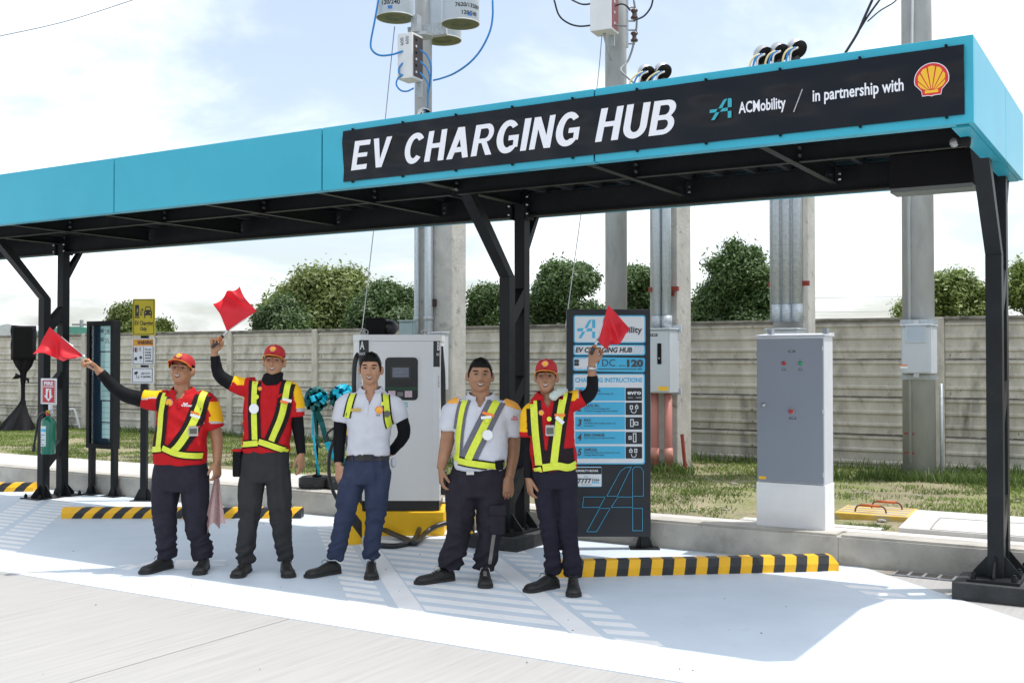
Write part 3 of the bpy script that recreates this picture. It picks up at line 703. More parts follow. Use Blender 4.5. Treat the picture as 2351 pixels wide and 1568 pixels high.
def trafo(label, uc, half, vb, D, txt):
    p = pd(uc, vb, D); r = half*D/F
    t = thing('transformer', label, 'transformer', p, YAW, 'pole mounted transformer cans')
    MB().lathe([(r*.97, .012), (r, .03), (r, .62), (r*1.05, .63), (r*1.05, .66), (r*.6, .74), (0, .76)], 36).build('tank', M_can, t, 35)
    MB().lathe([(0, .02), (r*.93, .004), (r*.985, .011)], 36).build('bottom', M_olive, t, True)
    MB().tube([(r*1.0*math.cos(a), r*1.0*math.sin(a), .012) for a in [2*math.pi*k/32 for k in range(33)]], .007, 6, cap=False).build('rim', mat('pale rim', (.62, .63, .60), .4), t, True)
    for s, z, h in txt:
        ang = -.15
        me = text_mesh(s, h, bold=.03).copy()
        for v in me.vertices:
            th = v.co.x/r; v.co = Vector((math.sin(th+TX)*(r+.003), -math.cos(th+TX)*(r+.003), v.co.z))
        obj('lettering', me, M_inkd, t, (0, 0, z))
    me = plate(rect(-.03, 0, .03, .045), 0, .001, 'tag_plate', M_blue, t)
    me.location = (math.sin(TX)*(r+.001), -math.cos(TX)*(r+.002), .055); me.rotation_euler = (0, 0, TX)
    return t
TX = -.18; trafo('grey transformer can hanging left of the utility pole', 908, 43.5, 44, 14.6, [('7620/13200Y', .235, .05), ('120/240', .145, .055)])
TX = .55; trafo('grey transformer can hanging right of the utility pole, in front', 1057, 43.5, 58, 14.4, [('7620/13200Y', .19, .05), ('120/240', .09, .05)])
TX = 0.; trafo('grey transformer can half hidden behind the right one', 1016, 43, 95, 15.9, [])
br = thing('pole_bracket', 'galvanised steel mounting bracket between pole and transformer cans', 'bracket', pd(971, 66, 14.7))
MB().bar((-.22, -.02, -.05), (.26, .18, .0), .10, .16).bar((-.05, -.15, .02), (.05, -.15, .02), .10, .22).build('arms', M_galv, br)
MB().tube([(.0, .0, -.12), (0, 0, -.08)], rA*1.1, 20).build('band', M_galv, br)
fb = thing('fuse_box', 'white metal fuse box with black terminal side on the transformer pole', 'electrical box', pd(944, 186, 14.5), YAW-R(28))
MB().box((-.125, -.14, .0), (.105, .12, .60), .006).build('case', mat('white box enamel', (.72, .73, .73), .45, var=.04), fb)
MB().box((.1055, -.11, .03), (.112, .11, .57)).build('terminal_plate', mat('brown black panel', (.045, .03, .03), .5), fb)
for k in range(6): MB().cbox((.114, -.05, .09+k*.085), (.006, .03, .028)).build('terminal', (M_let, M_dark)[k % 2], fb)
MB().box((.0, .125, -.2), (.08, .15, .02)).build('mounting_rail', M_galv, fb)
text('600', .05, (-.05, -.142, .49), M_inkd, fb, rot=(0, R(-90), 0)); text('600', .05, (.03, -.142, .50), M_inkd, fb, rot=(0, R(-90), 0))
plate(rect(-.11, 0, -.03, .02), -.1415, .001, 'yellow_sticker', M_yel, fb, loc=(0, 0, .03))
def cab(pts, D, r, m, name, label, cat='cable', grp=None):
    o = MB().tube(smooth_path([pd(u, v, (D if not isinstance(D, (list, tuple)) else D[i])) for i, (u, v) in enumerate(pts)], 10), r, 8).build(name, m, None, True)
    return tag(o, label, cat, grp)
cab([(869, 0), (860, 50), (851, 100), (856, 118), (873, 128), (900, 126), (925, 118)], 14.4, .013, M_ins, 'blue_cable', 'blue cable drooping from the left transformer to the fuse box')
cab([(1131, 0), (1131, 40), (1124, 75), (1104, 115), (1078, 145), (1045, 168), (1015, 180), (995, 185)], [14.4]*5+[14.6, 14.9, 15], .013, M_ins, 'blue_cable', 'long blue cable looping in from the right transformer to the pole')
cab([(925, 145), (917, 155), (916, 168), (924, 175)], 14.4, .011, M_ins, 'blue_cable', 'small blue cable loop at the left side of the fuse box')
cab([(926, 172), (914, 180), (910, 195), (920, 208), (935, 210), (950, 203)], 14.4, .011, M_ins, 'blue_cable', 'blue cable loop curling under the fuse box')
for k, vv in enumerate((116, 142, 168)):
    cab([(965, vv), (980, vv+12+4*k), (990-3*k, vv+40), (986-2*k, 200), (982, 222), (982, 262)], [14.35, 14.35, 14.35, 14.45, 14.5, 14.5], .011, M_ins, 'blue_cable', 'blue feeder from the %s terminal of the fuse box down to the weatherhead' % ('upper', 'middle', 'lower')[k])
M_head = mat('weatherhead grey', (.55, .56, .57), .35, .6, var=.1)
def whead(label, u, v, D, s, rot=.4):
    t = thing('weatherhead', label, 'conduit hood', pd(u, v, D), YAW+rot, 'conduit hoods above the canopy')
    def hood(a, b_):
        th = math.pi*(a-.05)*1.0; ph = math.pi*b_
        return Vector((s*1.0*math.cos(ph), -s*.35*0-s*1.05*math.cos(th*.9)*1.0, s*(.25+1.0*math.sin(th*.9)*math.sin(ph))))
    MB().ball((0, 0, 0), (s, s*.9, s*.95), 3).build('hood', M_head, t, True, rot=(R(25), 0, 0))
    MB().lathe([(0, 0), (s*.86, 0), (s*.98, .06*s), (s*.98, .16*s)], 20).build('opening', M_dark, t, True, loc=(-.12*s, -.66*s, -.35*s), rot=(R(122), 0, 0))
    MB().tube([(0, .15*s, -7*s), (0, .15*s, -.3*s)], s*.62, 14).build('collar', mat('dark iron', (.09, .09, .09), .6, .5), t, True)
    return t
whead('lone conduit hood at the foot of the blue feeders behind the canopy edge', 974, 262, 14.5, .088)
for k, (m_, du) in enumerate(((M_wh, -7), (M_yw, 0), (M_ins, 5))): cab([(973+du*.4, 255), (970+du, 262), (966+du, 280), (965+du, 300)], 14.35, .010, m_, 'service_wire', '%s wire leaving the lone conduit hood' % ('white', 'cream', 'blue')[k])

# --- B: round pole + square post with two conduits
pB, pBp, dB, rB = rpole('utility_pole', 'plain round grey utility pole behind the sign pylon', 1415, 25.5, 13.2, 12, .94)
bb = thing('fuse_box', 'white metal fuse box with maroon terminal side high on the plain pole', 'electrical box', pd(1390, 76, dB-.35), YAW-R(25))
MB().box((-.16, -.14, .0), (.13, .14, .75), .006).build('case', MATS['white box enamel'], bb)
MB().box((.1305, -.12, .03), (.137, .12, .72)).build('terminal_plate', mat('maroon panel', (.22, .07, .075), .5), bb)
for k in range(5): MB().cbox((.139, -.03, .10+k*.14), (.006, .02, .03)).build('terminal', M_let, bb)
MB().box((.0, .145, -.14), (.07, .17, .02)).build('mounting_rail', M_galv, bb)
MB().tube([(-.02, .02, 0), (-.02, .02, -.05), (.05, .08, -.35)], .017, 10).build('cable_gland', M_pole, bb, True)
rk = thing('insulator_rack', 'galvanised rack with two brown spool insulators beside the plain pole', 'insulator rack', pd(1446, 110, dB-.2), YAW)
MB().box((-.05, -.02, 0), (-.02, .02, .75)).build('rail', M_galv, rk)
for z in (.14, .44):
    for dz in (-.09, .09): MB().tube([(-.04, 0, z+dz), (.07, 0, z+dz)], .012, 6).build('arm', M_galv, rk)
    MB().lathe([(.045, -.06), (.05, -.04), (.028, -.015), (.028, .015), (.05, .04), (.045, .06)], 14, c=(.06, 0, z)).build('insulator', mat('brown porcelain', (.055, .022, .018), .25, coat=.4), rk, True)
cab([(1272, 0), (1283, 35), (1303, 53), (1330, 61), (1366, 58)], dB-.3, .012, M_blk, 'black_cable', 'black cable drooping in low from the left to the maroon fuse box')
cab([(1300, -8), (1320, 4), (1340, 11), (1366, 8)], dB-.3, .012, M_blk, 'black_cable', 'upper black cable entering the maroon fuse box from the left')
cab([(1500, -5), (1494, 18), (1478, 38), (1455, 48)], dB-.3, .012, M_blk, 'black_cable', 'black cable curving in from the right to the insulator rack')
cab([(1403, 18), (1425, 10), (1438, 14), (1447, 25)], dB-.4, .012, M_blk, 'black_cable', 'short black jumper from maroon fuse box to upper insulator')
cab([(1403, 55), (1425, 60), (1440, 60)], dB-.4, .012, MATS.get('grey cable') or mat('grey cable', (.22, .23, .24), .5), 'grey_cable', 'short grey jumper from maroon fuse box to the pole')
cab([(1455, 0), (1462, 50), (1455, 100), (1442, 140), (1425, 160), (1440, 178), (1462, 196)], [dB-.2]*4+[dB-.5, dB-.6, dB-.7], .014, mat('grey cable', (.22, .23, .24), .5), 'cable_bundle', 'grey cable bundle zigzagging down the plain pole')
sB, bx0, bx1, bY, bD = sqpost('square_post', 'square concrete post beside the sign pylon with grey box and salmon pipes', 1492, 1555, 1587, 12.58, 4.4)
for k, (u, ls) in enumerate(((1509, 'left'), (1531, 'right'))):
    p = PY(u, 828, bY-.13); D = (p-CAM).dot(FW); t = thing('conduit', '%s of the two steel conduits above the grey box by the pylon' % ls, 'conduit', (p.x, p.y, 1.95))
    MB().tube([(0, 0, 0), (0, 0, 2.65)], 10.5*D/F, 14).build('pipe', M_cond, t, True); MB().tube([(0, 0, .02), (0, 0, .16)], 12.3*D/F, 14).build('coupling', M_galv, t, True)
    whead('%s conduit hood of the pair above the canopy' % ls, (1482, 1520)[k], (166, 162)[k], D, .10)
    for j in range(3):
        m_ = (M_yw, M_ins, M_wh)[j]; uu = (1478, 1516)[k]-6+j*6
        cab([(uu+4, 165), (uu-10, 172), (uu-24+j*4, 186), (uu-30+j*5, 215)], D-.2, .011, m_, 'service_wire', '%s wire from the %s hood of the pair' % (('cream', 'blue', 'white')[j], ls))
M_rust = mat('red oxide steel', (.26, .035, .022), .6, var=.2)
def rail(label, ul, ur, v, Y):
    a, c = PY(ul, v, Y), PY(ur, v, Y); t = thing('pipe_support', label, 'bracket', (a+c)/2)
    w = (c-a).length; MB().cbox((0, 0, 0), (c.x-a.x, .04, .055)).build('angle_bar', M_rust, t); MB().cbox((.06, .02, -.06), (.14, .03, .05)).build('cleat', M_rust, t)
rail('red oxide pipe support on the two-conduit post', 1490, 1558, 664, bY-.04)
def ebox(label, ul, ur, us, vt, vb, Y, name='electrical_box', txt=None, m=None, cat='electrical box'):
    a, c = PY(ul, vt, Y), PY(ur, vb, Y); X1 = c.x; k = PY(us, 828, Y); dep = Y*(X1/k.x)-Y
    w = X1-a.x; h = PY((ul+ur)/2, vt, Y).z-PY((ul+ur)/2, vb, Y).z
    t = thing(name, label, cat, ((a.x+X1)/2, Y, PY((ul+ur)/2, vb, Y).z))
    MB().box((-w/2, .012, 0), (w/2, dep, h), .006).build('case', m or M_ebox, t)
    MB().box((-w/2+.012, 0, .015), (w/2-.012, .011, h-.02), .003).build('door', m or M_ebox, t)
    MB().box((-w/2-.012, -.015, h), (w/2+.012, dep+.0, h+.018), .004).build('rain_lip', m or M_ebox, t)
    if txt:
        plate(rect(-.06, 0, .06, .03), -.002, .0015, 'name_tag', M_dark, t, loc=(.0, 0, h-.08)); text(txt, .016, (0, -.003, h-.065), M_let, t)
    return t, w, h, dep
e1, w1, h1, d1 = ebox('grey breaker box above salmon pipes beside the sign pylon', 1462, 1537, 1559, 757, 902, bY-.32, txt='ECB 400A')
MB().box((.06, -.008, .35), (.11, 0, .60)).build('lock_plate', M_dark, e1); MB().ball((.085, -.012, .42), .012, 1).build('lock', M_bolt, e1)
plate(rect(.07, .03, .2, .08), -.003, .002, 'warning_sticker', M_yel, e1)
for s in (-1, 1): MB().box((w1/2-.11, d1-.01, h1*(s > 0)-.03), (w1/2+.03, d1+.02, h1*(s > 0)+.06)).build('mounting_ear', M_ebox, e1)
M_sal = mat('salmon PVC', (.42, .16, .13), .5, var=.14, scale=3)
for k, (u, l) in enumerate(((1503, 'left'), (1534, 'right'))):
    p = PY(u, 828, bY-.2); D = (p-CAM).dot(FW); r = 9*D/F; t = thing('plastic_pipe', '%s salmon plastic pipe rising from the grass into the grey breaker box' % l, 'pipe', (p.x, p.y, .2))
    zt = e1.location.z; MB().tube([(.02*k, 0, -.05), (.0, 0, .3), (0, 0, zt-.2)], r, 16).build('pipe', M_sal, t, True); MB().tube([(.01*k, 0, .14), (0, 0, .3)], r*1.1, 16).build('coupling', mat('pale salmon PVC', (.55, .24, .18), .5), t, True)
t = thing('steel_stake', 'leaning red oxide stake in the grass beside the salmon pipes', 'stake', PY(1575, 1085, bY-.25)); MB().bar((0, 0, -.05), (-.05, 0, .46), .04, .03).build('bar', M_rust, t)

# --- C: square post with three thick conduits
sC, cx0, cx1, cY, cD_ = sqpost('square_post', 'square concrete post with three thick conduits behind the grey cabinet', 1775, 1846, 1873, 12.4, 4.6)
for k, u in enumerate((1785, 1808, 1832)):
    ls = ('left', 'middle', 'right')[k]
    p = PY(u-1, 828, cY-.14); D = (p-CAM).dot(FW); t = thing('conduit', '%s of the three thick galvanised conduits behind the grey cabinet' % ls, 'conduit', (p.x, p.y, 2.0))
    MB().tube([(0, 0, 0), (0, 0, 2.6)], 11*D/F, 16).build('pipe', M_galv, t, True); MB().tube([(0, 0, .02), (0, 0, .2)], 12*D/F, 16).build('coupling', M_cond, t, True)
    MB().tube([(-.062, 0, 0), (-.062, 0, 2.6)], 4.*D/F, 10).build('side_pipe', M_galv, t, True)
    uu, vv = (1750, 1786, 1826)[k], (125, 118, 110)[k]
    whead('%s conduit hood of the three above the canopy' % ls, uu, vv, D, .105)
    for j in range(3):
        m_ = (M_yw, M_ins, M_wh)[j]; q = uu-8+j*6
        cab([(q+2, vv), (q-12, vv+8), (q-20+j*2, vv+24), (q-22+j*3, vv+50)], D-.2, .012, m_, 'service_wire', '%s wire from the %s hood of the three' % (('cream', 'blue', 'white')[j], ls))
rail('red oxide pipe support on the three-conduit post', 1764, 1858, 652, cY-.05)
ebox('grey breaker box mostly hidden behind the big grey cabinet', 1758, 1830, 1850, 757, 900, cY-.34, txt='ECB 600A')

# --- D: round pole with meter box
pD, pDp, dD, rD = rpole('utility_pole', 'thick round concrete pole with a meter box left of the right column', 2109, 36.5, 13.15, 12, .80)
MB().tube([(-rD*.35, -rD*.97, .3), (-rD*.35, -rD*.97, 3.2), (-rD*.2, -rD*.98, 3.6), (-.0, -rD*.95, 6)], .02, 8).build('riser_pipe', M_pole, pD, True)
e2, w2, h2, d2 = ebox('pale meter box with a clear window strapped to the thick pole', 2068, 2138, 2152, 748, 858, 13.15-rD-.14, cat='meter box')
plate(rect(-.10, .36, .10, .55), -.006, .005, 'window', mat('meter window', (.38, .45, .52), .15), e2); plate(frame2d(-.11, .35, .11, .56, .012), -.008, .006, 'window_frame', M_ebox, e2)
plate(rect(-.17, .06, -.09, .10), -.003, .002, 'label_sticker', M_let, e2); plate(rect(-.17, .085, -.09, .10), -.0045, .001, 'label_header', mat('orange sticker', (.75, .20, .04), .5), e2)
for z in (-.04, h2+.05): MB().box((-w2/2-.03, -.0+.10, z-.025), (w2/2+.05, .13, z+.025)).build('strap', M_galv, e2)
for z in (-.02, h2+.03): MB().box((-.03, .02, z-.02), (.03, .1, z+.03)).build('lug', M_bolt, e2)
M_rp = mat('faded red paint', (.30, .06, .055), .8)
for z, w in ((.62, .13), (.40, .12)):
    b = MB()
    for k in range(8):
        a0 = -.9+k*.1; b.bm.faces.new([b.bm.verts.new((rD*1.004*math.sin(a), -rD*1.004*math.cos(a), zz2)) for a, zz2 in ((a0, z), (a0+.1, z), (a0+.1, z+.022), (a0, z+.022))])
    bmesh.ops.remove_doubles(b.bm, verts=b.bm.verts, dist=.02*0+1e-4); b.build('paint_mark', M_rp, pD)
gw = thing('ground_rod', 'thin grey conduit standing beside the thick pole', 'pipe', (pDp.x+rD+.06, 13.15, .1)); MB().tube([(0, 0, 0), (0, 0, 1.2)], .018, 8).build('pipe', M_galv, gw, True)
cab([(1941, 122), (1968, 78), (1985, 40), (2003, 0)], 13, .016, M_blk, 'cable_bundle', 'dark cable bundle rising past the thick pole to the upper edge'); cab([(1955, 100), (1990, 42), (2020, 0)], 13, .012, M_blk, 'cable_bundle', 'second dark cable spreading from the bundle by the thick pole')
cab([(1992, 50), (2020, 26), (2050, 8), (2062, -4)], 13, .008, M_blk, 'thin_wire', 'thin dark wire branching off the bundle by the thick pole')
# guy wires and lines
M_wire = mat('steel wire', (.20, .21, .22), .5, .6)
cab([(906, 62), (893, 190), (870, 420), (845, 640), (830, 765)], [14.6, 14.4, 14.0, 13.6, 13.2], .006, M_wire, 'guy_wire', 'thin steel wire slanting down left of the transformer pole')
cab([(1382, 82), (1372, 190), (1345, 410), (1316, 620), (1297, 760)], [dB-.4, dB-.6, 13.2, 12.6, 12.2], .006, M_wire, 'guy_wire', 'thin dark wire slanting down left of the pylon pole')
cab([(-20, 88), (150, 50), (320, -4)], 22, .008, M_wire, 'overhead_wire', 'single overhead wire crossing the upper left sky')
for k, vv in enumerate((682, 715, 730)): cab([(1840, vv+2), (1960, vv+1), (2100, vv-1)], 60, .014, mat('far wire', (.42, .45, .47), .6), 'overhead_wire', '%s of three faint distant wires right of the three-conduit post' % ('upper', 'middle', 'lower')[k])
# ================================================================== SIGNS AND STREET FURNITURE
class Fr:
    """frame facing the camera: picture columns and rows at one depth become local x and z"""
    def __init__(s, u0, v0, D=None, z0=0.0):
        s.p = GZ(u0, v0, z0) if D is None else PD(u0, v0, D)
        s.D = (s.p-CAM).dot(FW); s.k = s.D/F; s.u0 = u0; s.v0 = v0
    def __call__(s, u, v): return ((u-s.u0)*s.k, (s.v0-v)*s.k)
    def rect(s, u0, v0, u1, v1, r=0): a, b = s(u0, v1), s(u1, v0); return rect(a[0], a[1], b[0], b[1], r)
def rtext(body, fr, ul, ur, vt, vb, y, m, parent, um=None, **k):
    a, c = fr(ul, vb), fr(ur, vt); return text(body, c[1]-a[1], ((a[0]+c[0])/2, y, (a[1]+c[1])/2), m, parent, width=c[0]-a[0], **k)
M_ink = mat('black ink', (.02, .021, .023), .5); M_cyan = mat('cyan vinyl', (.055, .47, .74), .4, var=.02); M_pw = mat('sign white', (.76, .78, .80), .4, var=.02)
M_sy = mat('sign yellow', (.58, .47, .015), .45, var=.03); M_or = mat('sign orange', (.80, .33, .03), .45); M_chr = mat('charcoal panel', (.030, .032, .037), .45, var=.08, spec=.25)
M_sred = mat('sign red', (.50, .015, .02), .4)

# --- EV charging sign post
p = PY(325, 1139, 8.30); D = (p-CAM).dot(FW); fr = Fr(325, 1139, D); fr.p.z = 0
sp = thing('sign_post', 'black post with yellow EV Charging Only sign and two white notices', 'sign', (fr.p.x, fr.p.y, 0), YAW-R(4))
fr.v0 = 828+EYE/fr.k
a, c = fr(321, 1139), fr(335, 690)
MB().box((a[0], .0, .0), (c[0], .06, c[1])).build('post', M_black, sp)
MB().box((a[0]-.09, -.07, 0), (c[0]+.10, .13, .012)).build('base_plate', M_black, sp)
MB().prism([(a[0]-.08, .0125), (a[0]-.001, .0125), (a[0]-.001, .13), (a[0]-.02, .13)], 'y', .02, .04).prism([(c[0]+.08, .0125), (c[0]+.001, .0125), (c[0]+.001, .13), (c[0]+.02, .13)], 'y', .02, .04).build('gusset', M_black, sp)
def board(name, u0, v0, u1, v1, m, border=None, label=None):
    b = plate(fr.rect(u0, v0, u1, v1, .012), -.008, .007, name, m, sp)
    if border:
        q0, q1 = fr(u0, v1), fr(u1, v0); e = .010
        plate(frame2d(q0[0]+e, q0[1]+e, q1[0]-e, q1[1]-e, .006), -.0095, .0014, 'border', border, b)
    if label: b['label'] = label
    return b
yb = board('yellow_sign', 302, 686, 355, 770, M_sy, M_ink)
rtext('EV Charging', fr, 307, 350, 737.5, 747, -.0095, M_ink, yb, bold=.03); rtext('Only', fr, 320, 335.5, 751, 759.5, -.0095, M_ink, yb, bold=.03)
def ic(polys, m, parent, y=-.0096, name='icon'):
    for p_ in polys: plate([fr(*q) for q in p_], y, .0014, name, m, parent)
ic([[(308, 726), (317, 726), (317, 700), (308, 700)], [(307, 730), (318.5, 730), (318.5, 727.2), (307, 727.2)], [(319, 712), (320.5, 712), (321.5, 722), (323, 722), (324, 712), (325.5, 712), (324, 724), (320.5, 724)],
    [(322.5, 712), (327.5, 712), (327.5, 709), (322.5, 709)]], M_ink, yb)
ic([[(329, 724), (347.5, 724), (348, 715), (344, 711.5), (332.5, 711.5), (328.6, 715)], [(329.5, 730), (332, 730), (332, 724.5), (329.5, 724.5)], [(344.5, 730), (347.3, 730), (347.3, 724.5), (344.5, 724.5)],
    [(330.5, 712), (332, 712), (334.5, 705.5), (342.5, 705.5), (345, 712), (346.5, 712), (343.5, 703.5), (333.3, 703.5)]], M_ink, yb)
ic([[(311.5, 715), (313, 708), (315, 708), (313.8, 712), (315.2, 712), (312.3, 720), (313, 715)]], M_sy, yb, -.0112); ic([[(331, 719), (333.5, 719), (333.5, 716.5), (331, 716.5)], [(343, 719), (345.5, 719), (345.5, 716.5), (343, 716.5)]], M_sy, yb, -.0112)
wb = board('warning_notice', 301, 777, 353.5, 838, M_pw, M_ink)
plate(fr.rect(303, 779.5, 351.5, 794), -.0096, .0014, 'orange_header', M_or, wb)
rtext('WARNING', fr, 314, 350, 782.5, 791, -.0112, M_ink, wb, bold=.04); ic([[(306, 791), (312.5, 791), (309.2, 782)]], M_sy, wb, -.0113); ic([[(328.2, 834), (329, 834), (329, 795), (328.2, 795)]], M_ink, wb)
for k, t_ in enumerate(('Do not', 'charge', 'during', 'severe', 'weather.')): rtext(t_, fr, 332, 332+2.35*len(t_), 800+k*6.6, 804.3+k*6.6, -.0096, M_ink, wb, bold=.02)
ic([[(308, 807), (312, 807), (312, 799), (308, 799)], [(319.5, 806), (321, 806), (321, 797), (319.5, 797)], [(306, 827), (314, 827), (312, 819), (308, 821)], [(318, 823), (326, 823), (324, 818), (320, 817)], [(321, 829), (323, 823.5), (321.5, 823.5)]], M_ink, wb)
b = MB(); cc = fr(310, 803); b.tube([(cc[0]+.026*math.cos(t*.5236), -.0105, cc[1]+.026*math.sin(t*.5236)) for t in range(13)], .0022, 6); b.build('prohibition_ring', M_sred, wb)
cb = board('camera_notice', 299.5, 843.5, 352, 880.5, M_pw, M_ink)
rtext('24/7 CCTV', fr, 323, 344, 855.5, 860, -.0096, M_ink, cb, bold=.02); rtext('in operation.', fr, 323, 346, 862, 867, -.0096, M_ink, cb, bold=.02)
ic([[(306.5, 855), (314.5, 852), (315, 858), (308, 860.5)], [(311, 859), (312, 859), (313.5, 868), (312.5, 868)], [(312.5, 867), (318, 866), (318, 867), (313, 868.2)], [(317.2, 870), (318, 870), (318, 862), (317.2, 862)]], M_ink, cb)

# --- framed price board, parallel to the canopy
Yb = 8.36
def lb_(u, v): q = PY(u, v, Yb); return (q.x-B0.x, q.z)
B0 = PY(231, 828, Yb); B0.z = 0
pb = thing('price_board', 'tall black framed display case of price sheets on two posts left of the yellow sign', 'notice board', (B0.x, Yb, 0))
zt, zb_ = PY(230, 737, Yb).z, PY(230, 1030, Yb).z; x0, x1 = lb_(198, 828)[0], lb_(260, 828)[0]; dp = .10
fw = .055
b = MB(); b.box((x0, 0, zb_), (x0+fw, dp, zt), .004); b.build('frame', M_black, pb)
MB().box((x1-fw, 0, zb_), (x1, dp, zt), .004).build('frame', M_black, pb)
MB().box((x0+fw, .001, zt-fw), (x1-fw, dp-.001, zt-.001)).build('frame', M_black, pb); MB().box((x0+fw, .001, zb_+.001), (x1-fw, dp-.001, zb_+fw)).build('frame', M_black, pb)
MB().box((x0+fw, .06, zb_+fw), (x1-fw, dp-.003, zt-fw)).build('back_panel', mat('dark blue backing', (.02, .045, .085), .5, var=.3, scale=2), pb)
M_glass = mat('display glass', (.5, .75, .78), .03, var=0, spec=.6)
gt = M_glass.node_tree; gl_ = gt.nodes.new('ShaderNodeBsdfTransparent'); gl_.inputs[0].default_value = (.90, .97, .97, 1); gg = gt.nodes.new('ShaderNodeBsdfGlossy'); gg.inputs['Roughness'].default_value = .02
gm = gt.nodes.new('ShaderNodeMixShader'); gm.inputs[0].default_value = .06; gt.links.new(gl_.outputs[0], gm.inputs[1]); gt.links.new(gg.outputs[0], gm.inputs[2]); gt.links.new(gm.outputs[0], gt.nodes['Material Output'].inputs[0])
MB().box((x0+fw, .018, zb_+fw), (x1-fw, .022, zt-fw)).build('glass_pane', M_glass, pb)
M_paper = mat('pale green paper', (.74, .86, .82), .6, var=.03)
pz = [(748, 806), (809, 863), (865, 918), (922, 968), (972, 1006)]
for k, (v0, v1) in enumerate(pz):
    a, c = lb_(226 if k < 3 else 229, v1), lb_(250, v0); sh = plate(rect(a[0], a[1], c[0], c[1]), .030, .002, 'price_sheet', M_paper, pb)
    if k == 0:
        for t_, vt in (('28.5', 757), ('35.0', 777)):
            q = lb_(242, vt+6); text(t_, .055, (q[0]+.02, .0285, q[1]), M_ink, sh, bold=.0, width=.13)
            q = lb_(230.5, vt+4); plate(rect(q[0]-.03, q[1]-.015, q[0]+.02, q[1]+.03), .0287, .001, 'tariff_tag', mat('grey ink', (.25, .30, .30), .6), sh)
    for j in range(3 if k else 1):
        q = lb_(238, v1-8-j*12); plate(rect(q[0]-.07, q[1], q[0]+.06, q[1]+.004), .0287, .001, 'print_line', MATS['grey ink'], sh)
for u in (204.5, 259):
    q = lb_(u, 828)[0]; q = min(max(q, x0+.035), x1-.03)
    MB().box((q-.03, .02, 0), (q+.03, .08, zb_)).build('post', M_black, pb); MB().box((q-.12, -.05, 0), (q+.12, .15, .012)).build('base_plate', M_black, pb)
    MB().prism([(q-.10, .0125), (q+.10, .0125), (q+.045, .11), (q-.045, .11)], 'y', .04, .06).build('gusset', M_black, pb)

# --- sign pylon
P_ = GZ(1397, 1262); fr = Fr(1397, 1262)
py = thing('sign_pylon', 'tall charcoal pylon with charging instructions and cyan outlined A logo', 'sign', (P_.x, P_.y, 0), YAW)
def c8(x, y): return fr((2100+x*.612)/1.633, (1120+y*.612)/1.633)
def r8(x0, y0, x1, y1, r=0): a, c = c8(x0, y1), c8(x1, y0); return rect(a[0], a[1], c[0], c[1], r)
a, c = c8(42, 1458), c8(556, 64)
MB().box((a[0], 0, a[1]), (c[0], .11, c[1]), .006).build('cabinet', M_chr, py)
for x in (-.33, .0):
    pass
fl, frr = fr(1283, 1262)[0], fr(1481, 1262)[0]
for q in (fl, frr):
    MB().box((q-.03, .035, .0), (q+.03, .09, a[1]-.001)).build('leg', M_black, py); MB().box((q-.12, -.03, 0), (q+.12, .15, .012)).build('base_plate', M_black, py)
    MB().prism([(q-.075, .0125), (q-.031, .0125), (q-.031, .14)], 'y', .055, .067).prism([(q+.075, .0125), (q+.031, .0125), (q+.031, .14)], 'y', .055, .067).build('gusset', M_black, py)
def panel(x0, y0, x1, y1, name='panel', fill=M_pw, r=.018, edge=.010):
    o = plate(r8(x0, y0, x1, y1, r), -.003, .0029, name, M_cyan, py); a, c = c8(x0, y1), c8(x1, y0)
    return plate(rect(a[0]+edge, a[1]+edge, c[0]-edge, c[1]-edge, r*.7), -.0045, .0014, 'panel_face', fill, o) and o
def t8(s, x0, x1, yt, yb, m, parent, y=-.0058, **k):
    a, c = c8(x0, yb), c8(x1, yt); return text(s, c[1]-a[1], ((a[0]+c[0])/2, y, (a[1]+c[1])/2), m, parent, width=c[0]-a[0], **k)
M_ink2 = mat('charcoal ink', (.05, .055, .065), .5)
o = panel(84, 101, 526, 272, 'name_panel'); a, c = c8(105, 243), c8(218, 127)
for p_ in a_logo(None, (a[0]+c[0])/2, (a[1]+c[1])/2, c[0]-a[0], c[1]-a[1], 0, None): plate(p_, -.0058, .0012, 'logo_piece', M_cyan, o)
t8('ACMobility', 240, 505, 174, 210, M_ink2, o, bold=.04)
o = panel(82, 281, 524, 347, 'title_panel'); t8('EV CHARGING HUB', 93, 442, 301, 330, M_ink2, o, bold=.06, shear=.2)
for k in range(4):
    a, c = c8(447+k*18, 343), c8(470+k*18, 287); MB().bar((a[0], -.0052, a[1]), (c[0], -.0052, c[1]), .001, .008, (0, 1, 0)).build('slash', M_cyan, o)
o = panel(80, 354, 232, 442, 'connector_panel'); t8('CONNECTOR TYPE', 90, 160, 362, 369, M_cyan, o); t8('Use of adaptor is prohibited', 88, 195, 427, 433, M_cyan, o)
for q in ((96, 382), (108, 382), (96, 402), (108, 402)): cc = c8(*q); MB().lathe([(.0, 0), (.014, 0), (.014, .0015), (0, .0015)], 10).build('socket_icon', M_inkd, o, loc=(cc[0], -.0045, cc[1]), rot=(R(90), 0, 0))
o = plate([c8(x, y) for x, y in ((218, 438), (226, 446), (512, 450), (521, 442), (523, 372), (516, 363), (262, 358), (250, 364))], -.0062, .0016, 'power_panel', M_cyan, py)
t8('DC', 258, 338, 374, 416, M_ink2, o, y=-.0078); t8('UP TO', 363, 398, 407, 417, M_ink2, o, y=-.0078, shear=.2); t8('120', 405, 505, 378, 418, M_ink2, o, y=-.0078, bold=.08); t8('kW', 477, 504, 426, 437, M_ink2, o, y=-.0078, bold=.05)
plate(r8(235, 429, 470, 434), -.0078, .0015, 'rule', M_ink2, o)
o = panel(79, 458, 521, 1014, 'instruction_panel'); t8('CHARGING INSTRUCTIONS', 92, 505, 487, 513, M_cyan, o, bold=.05)
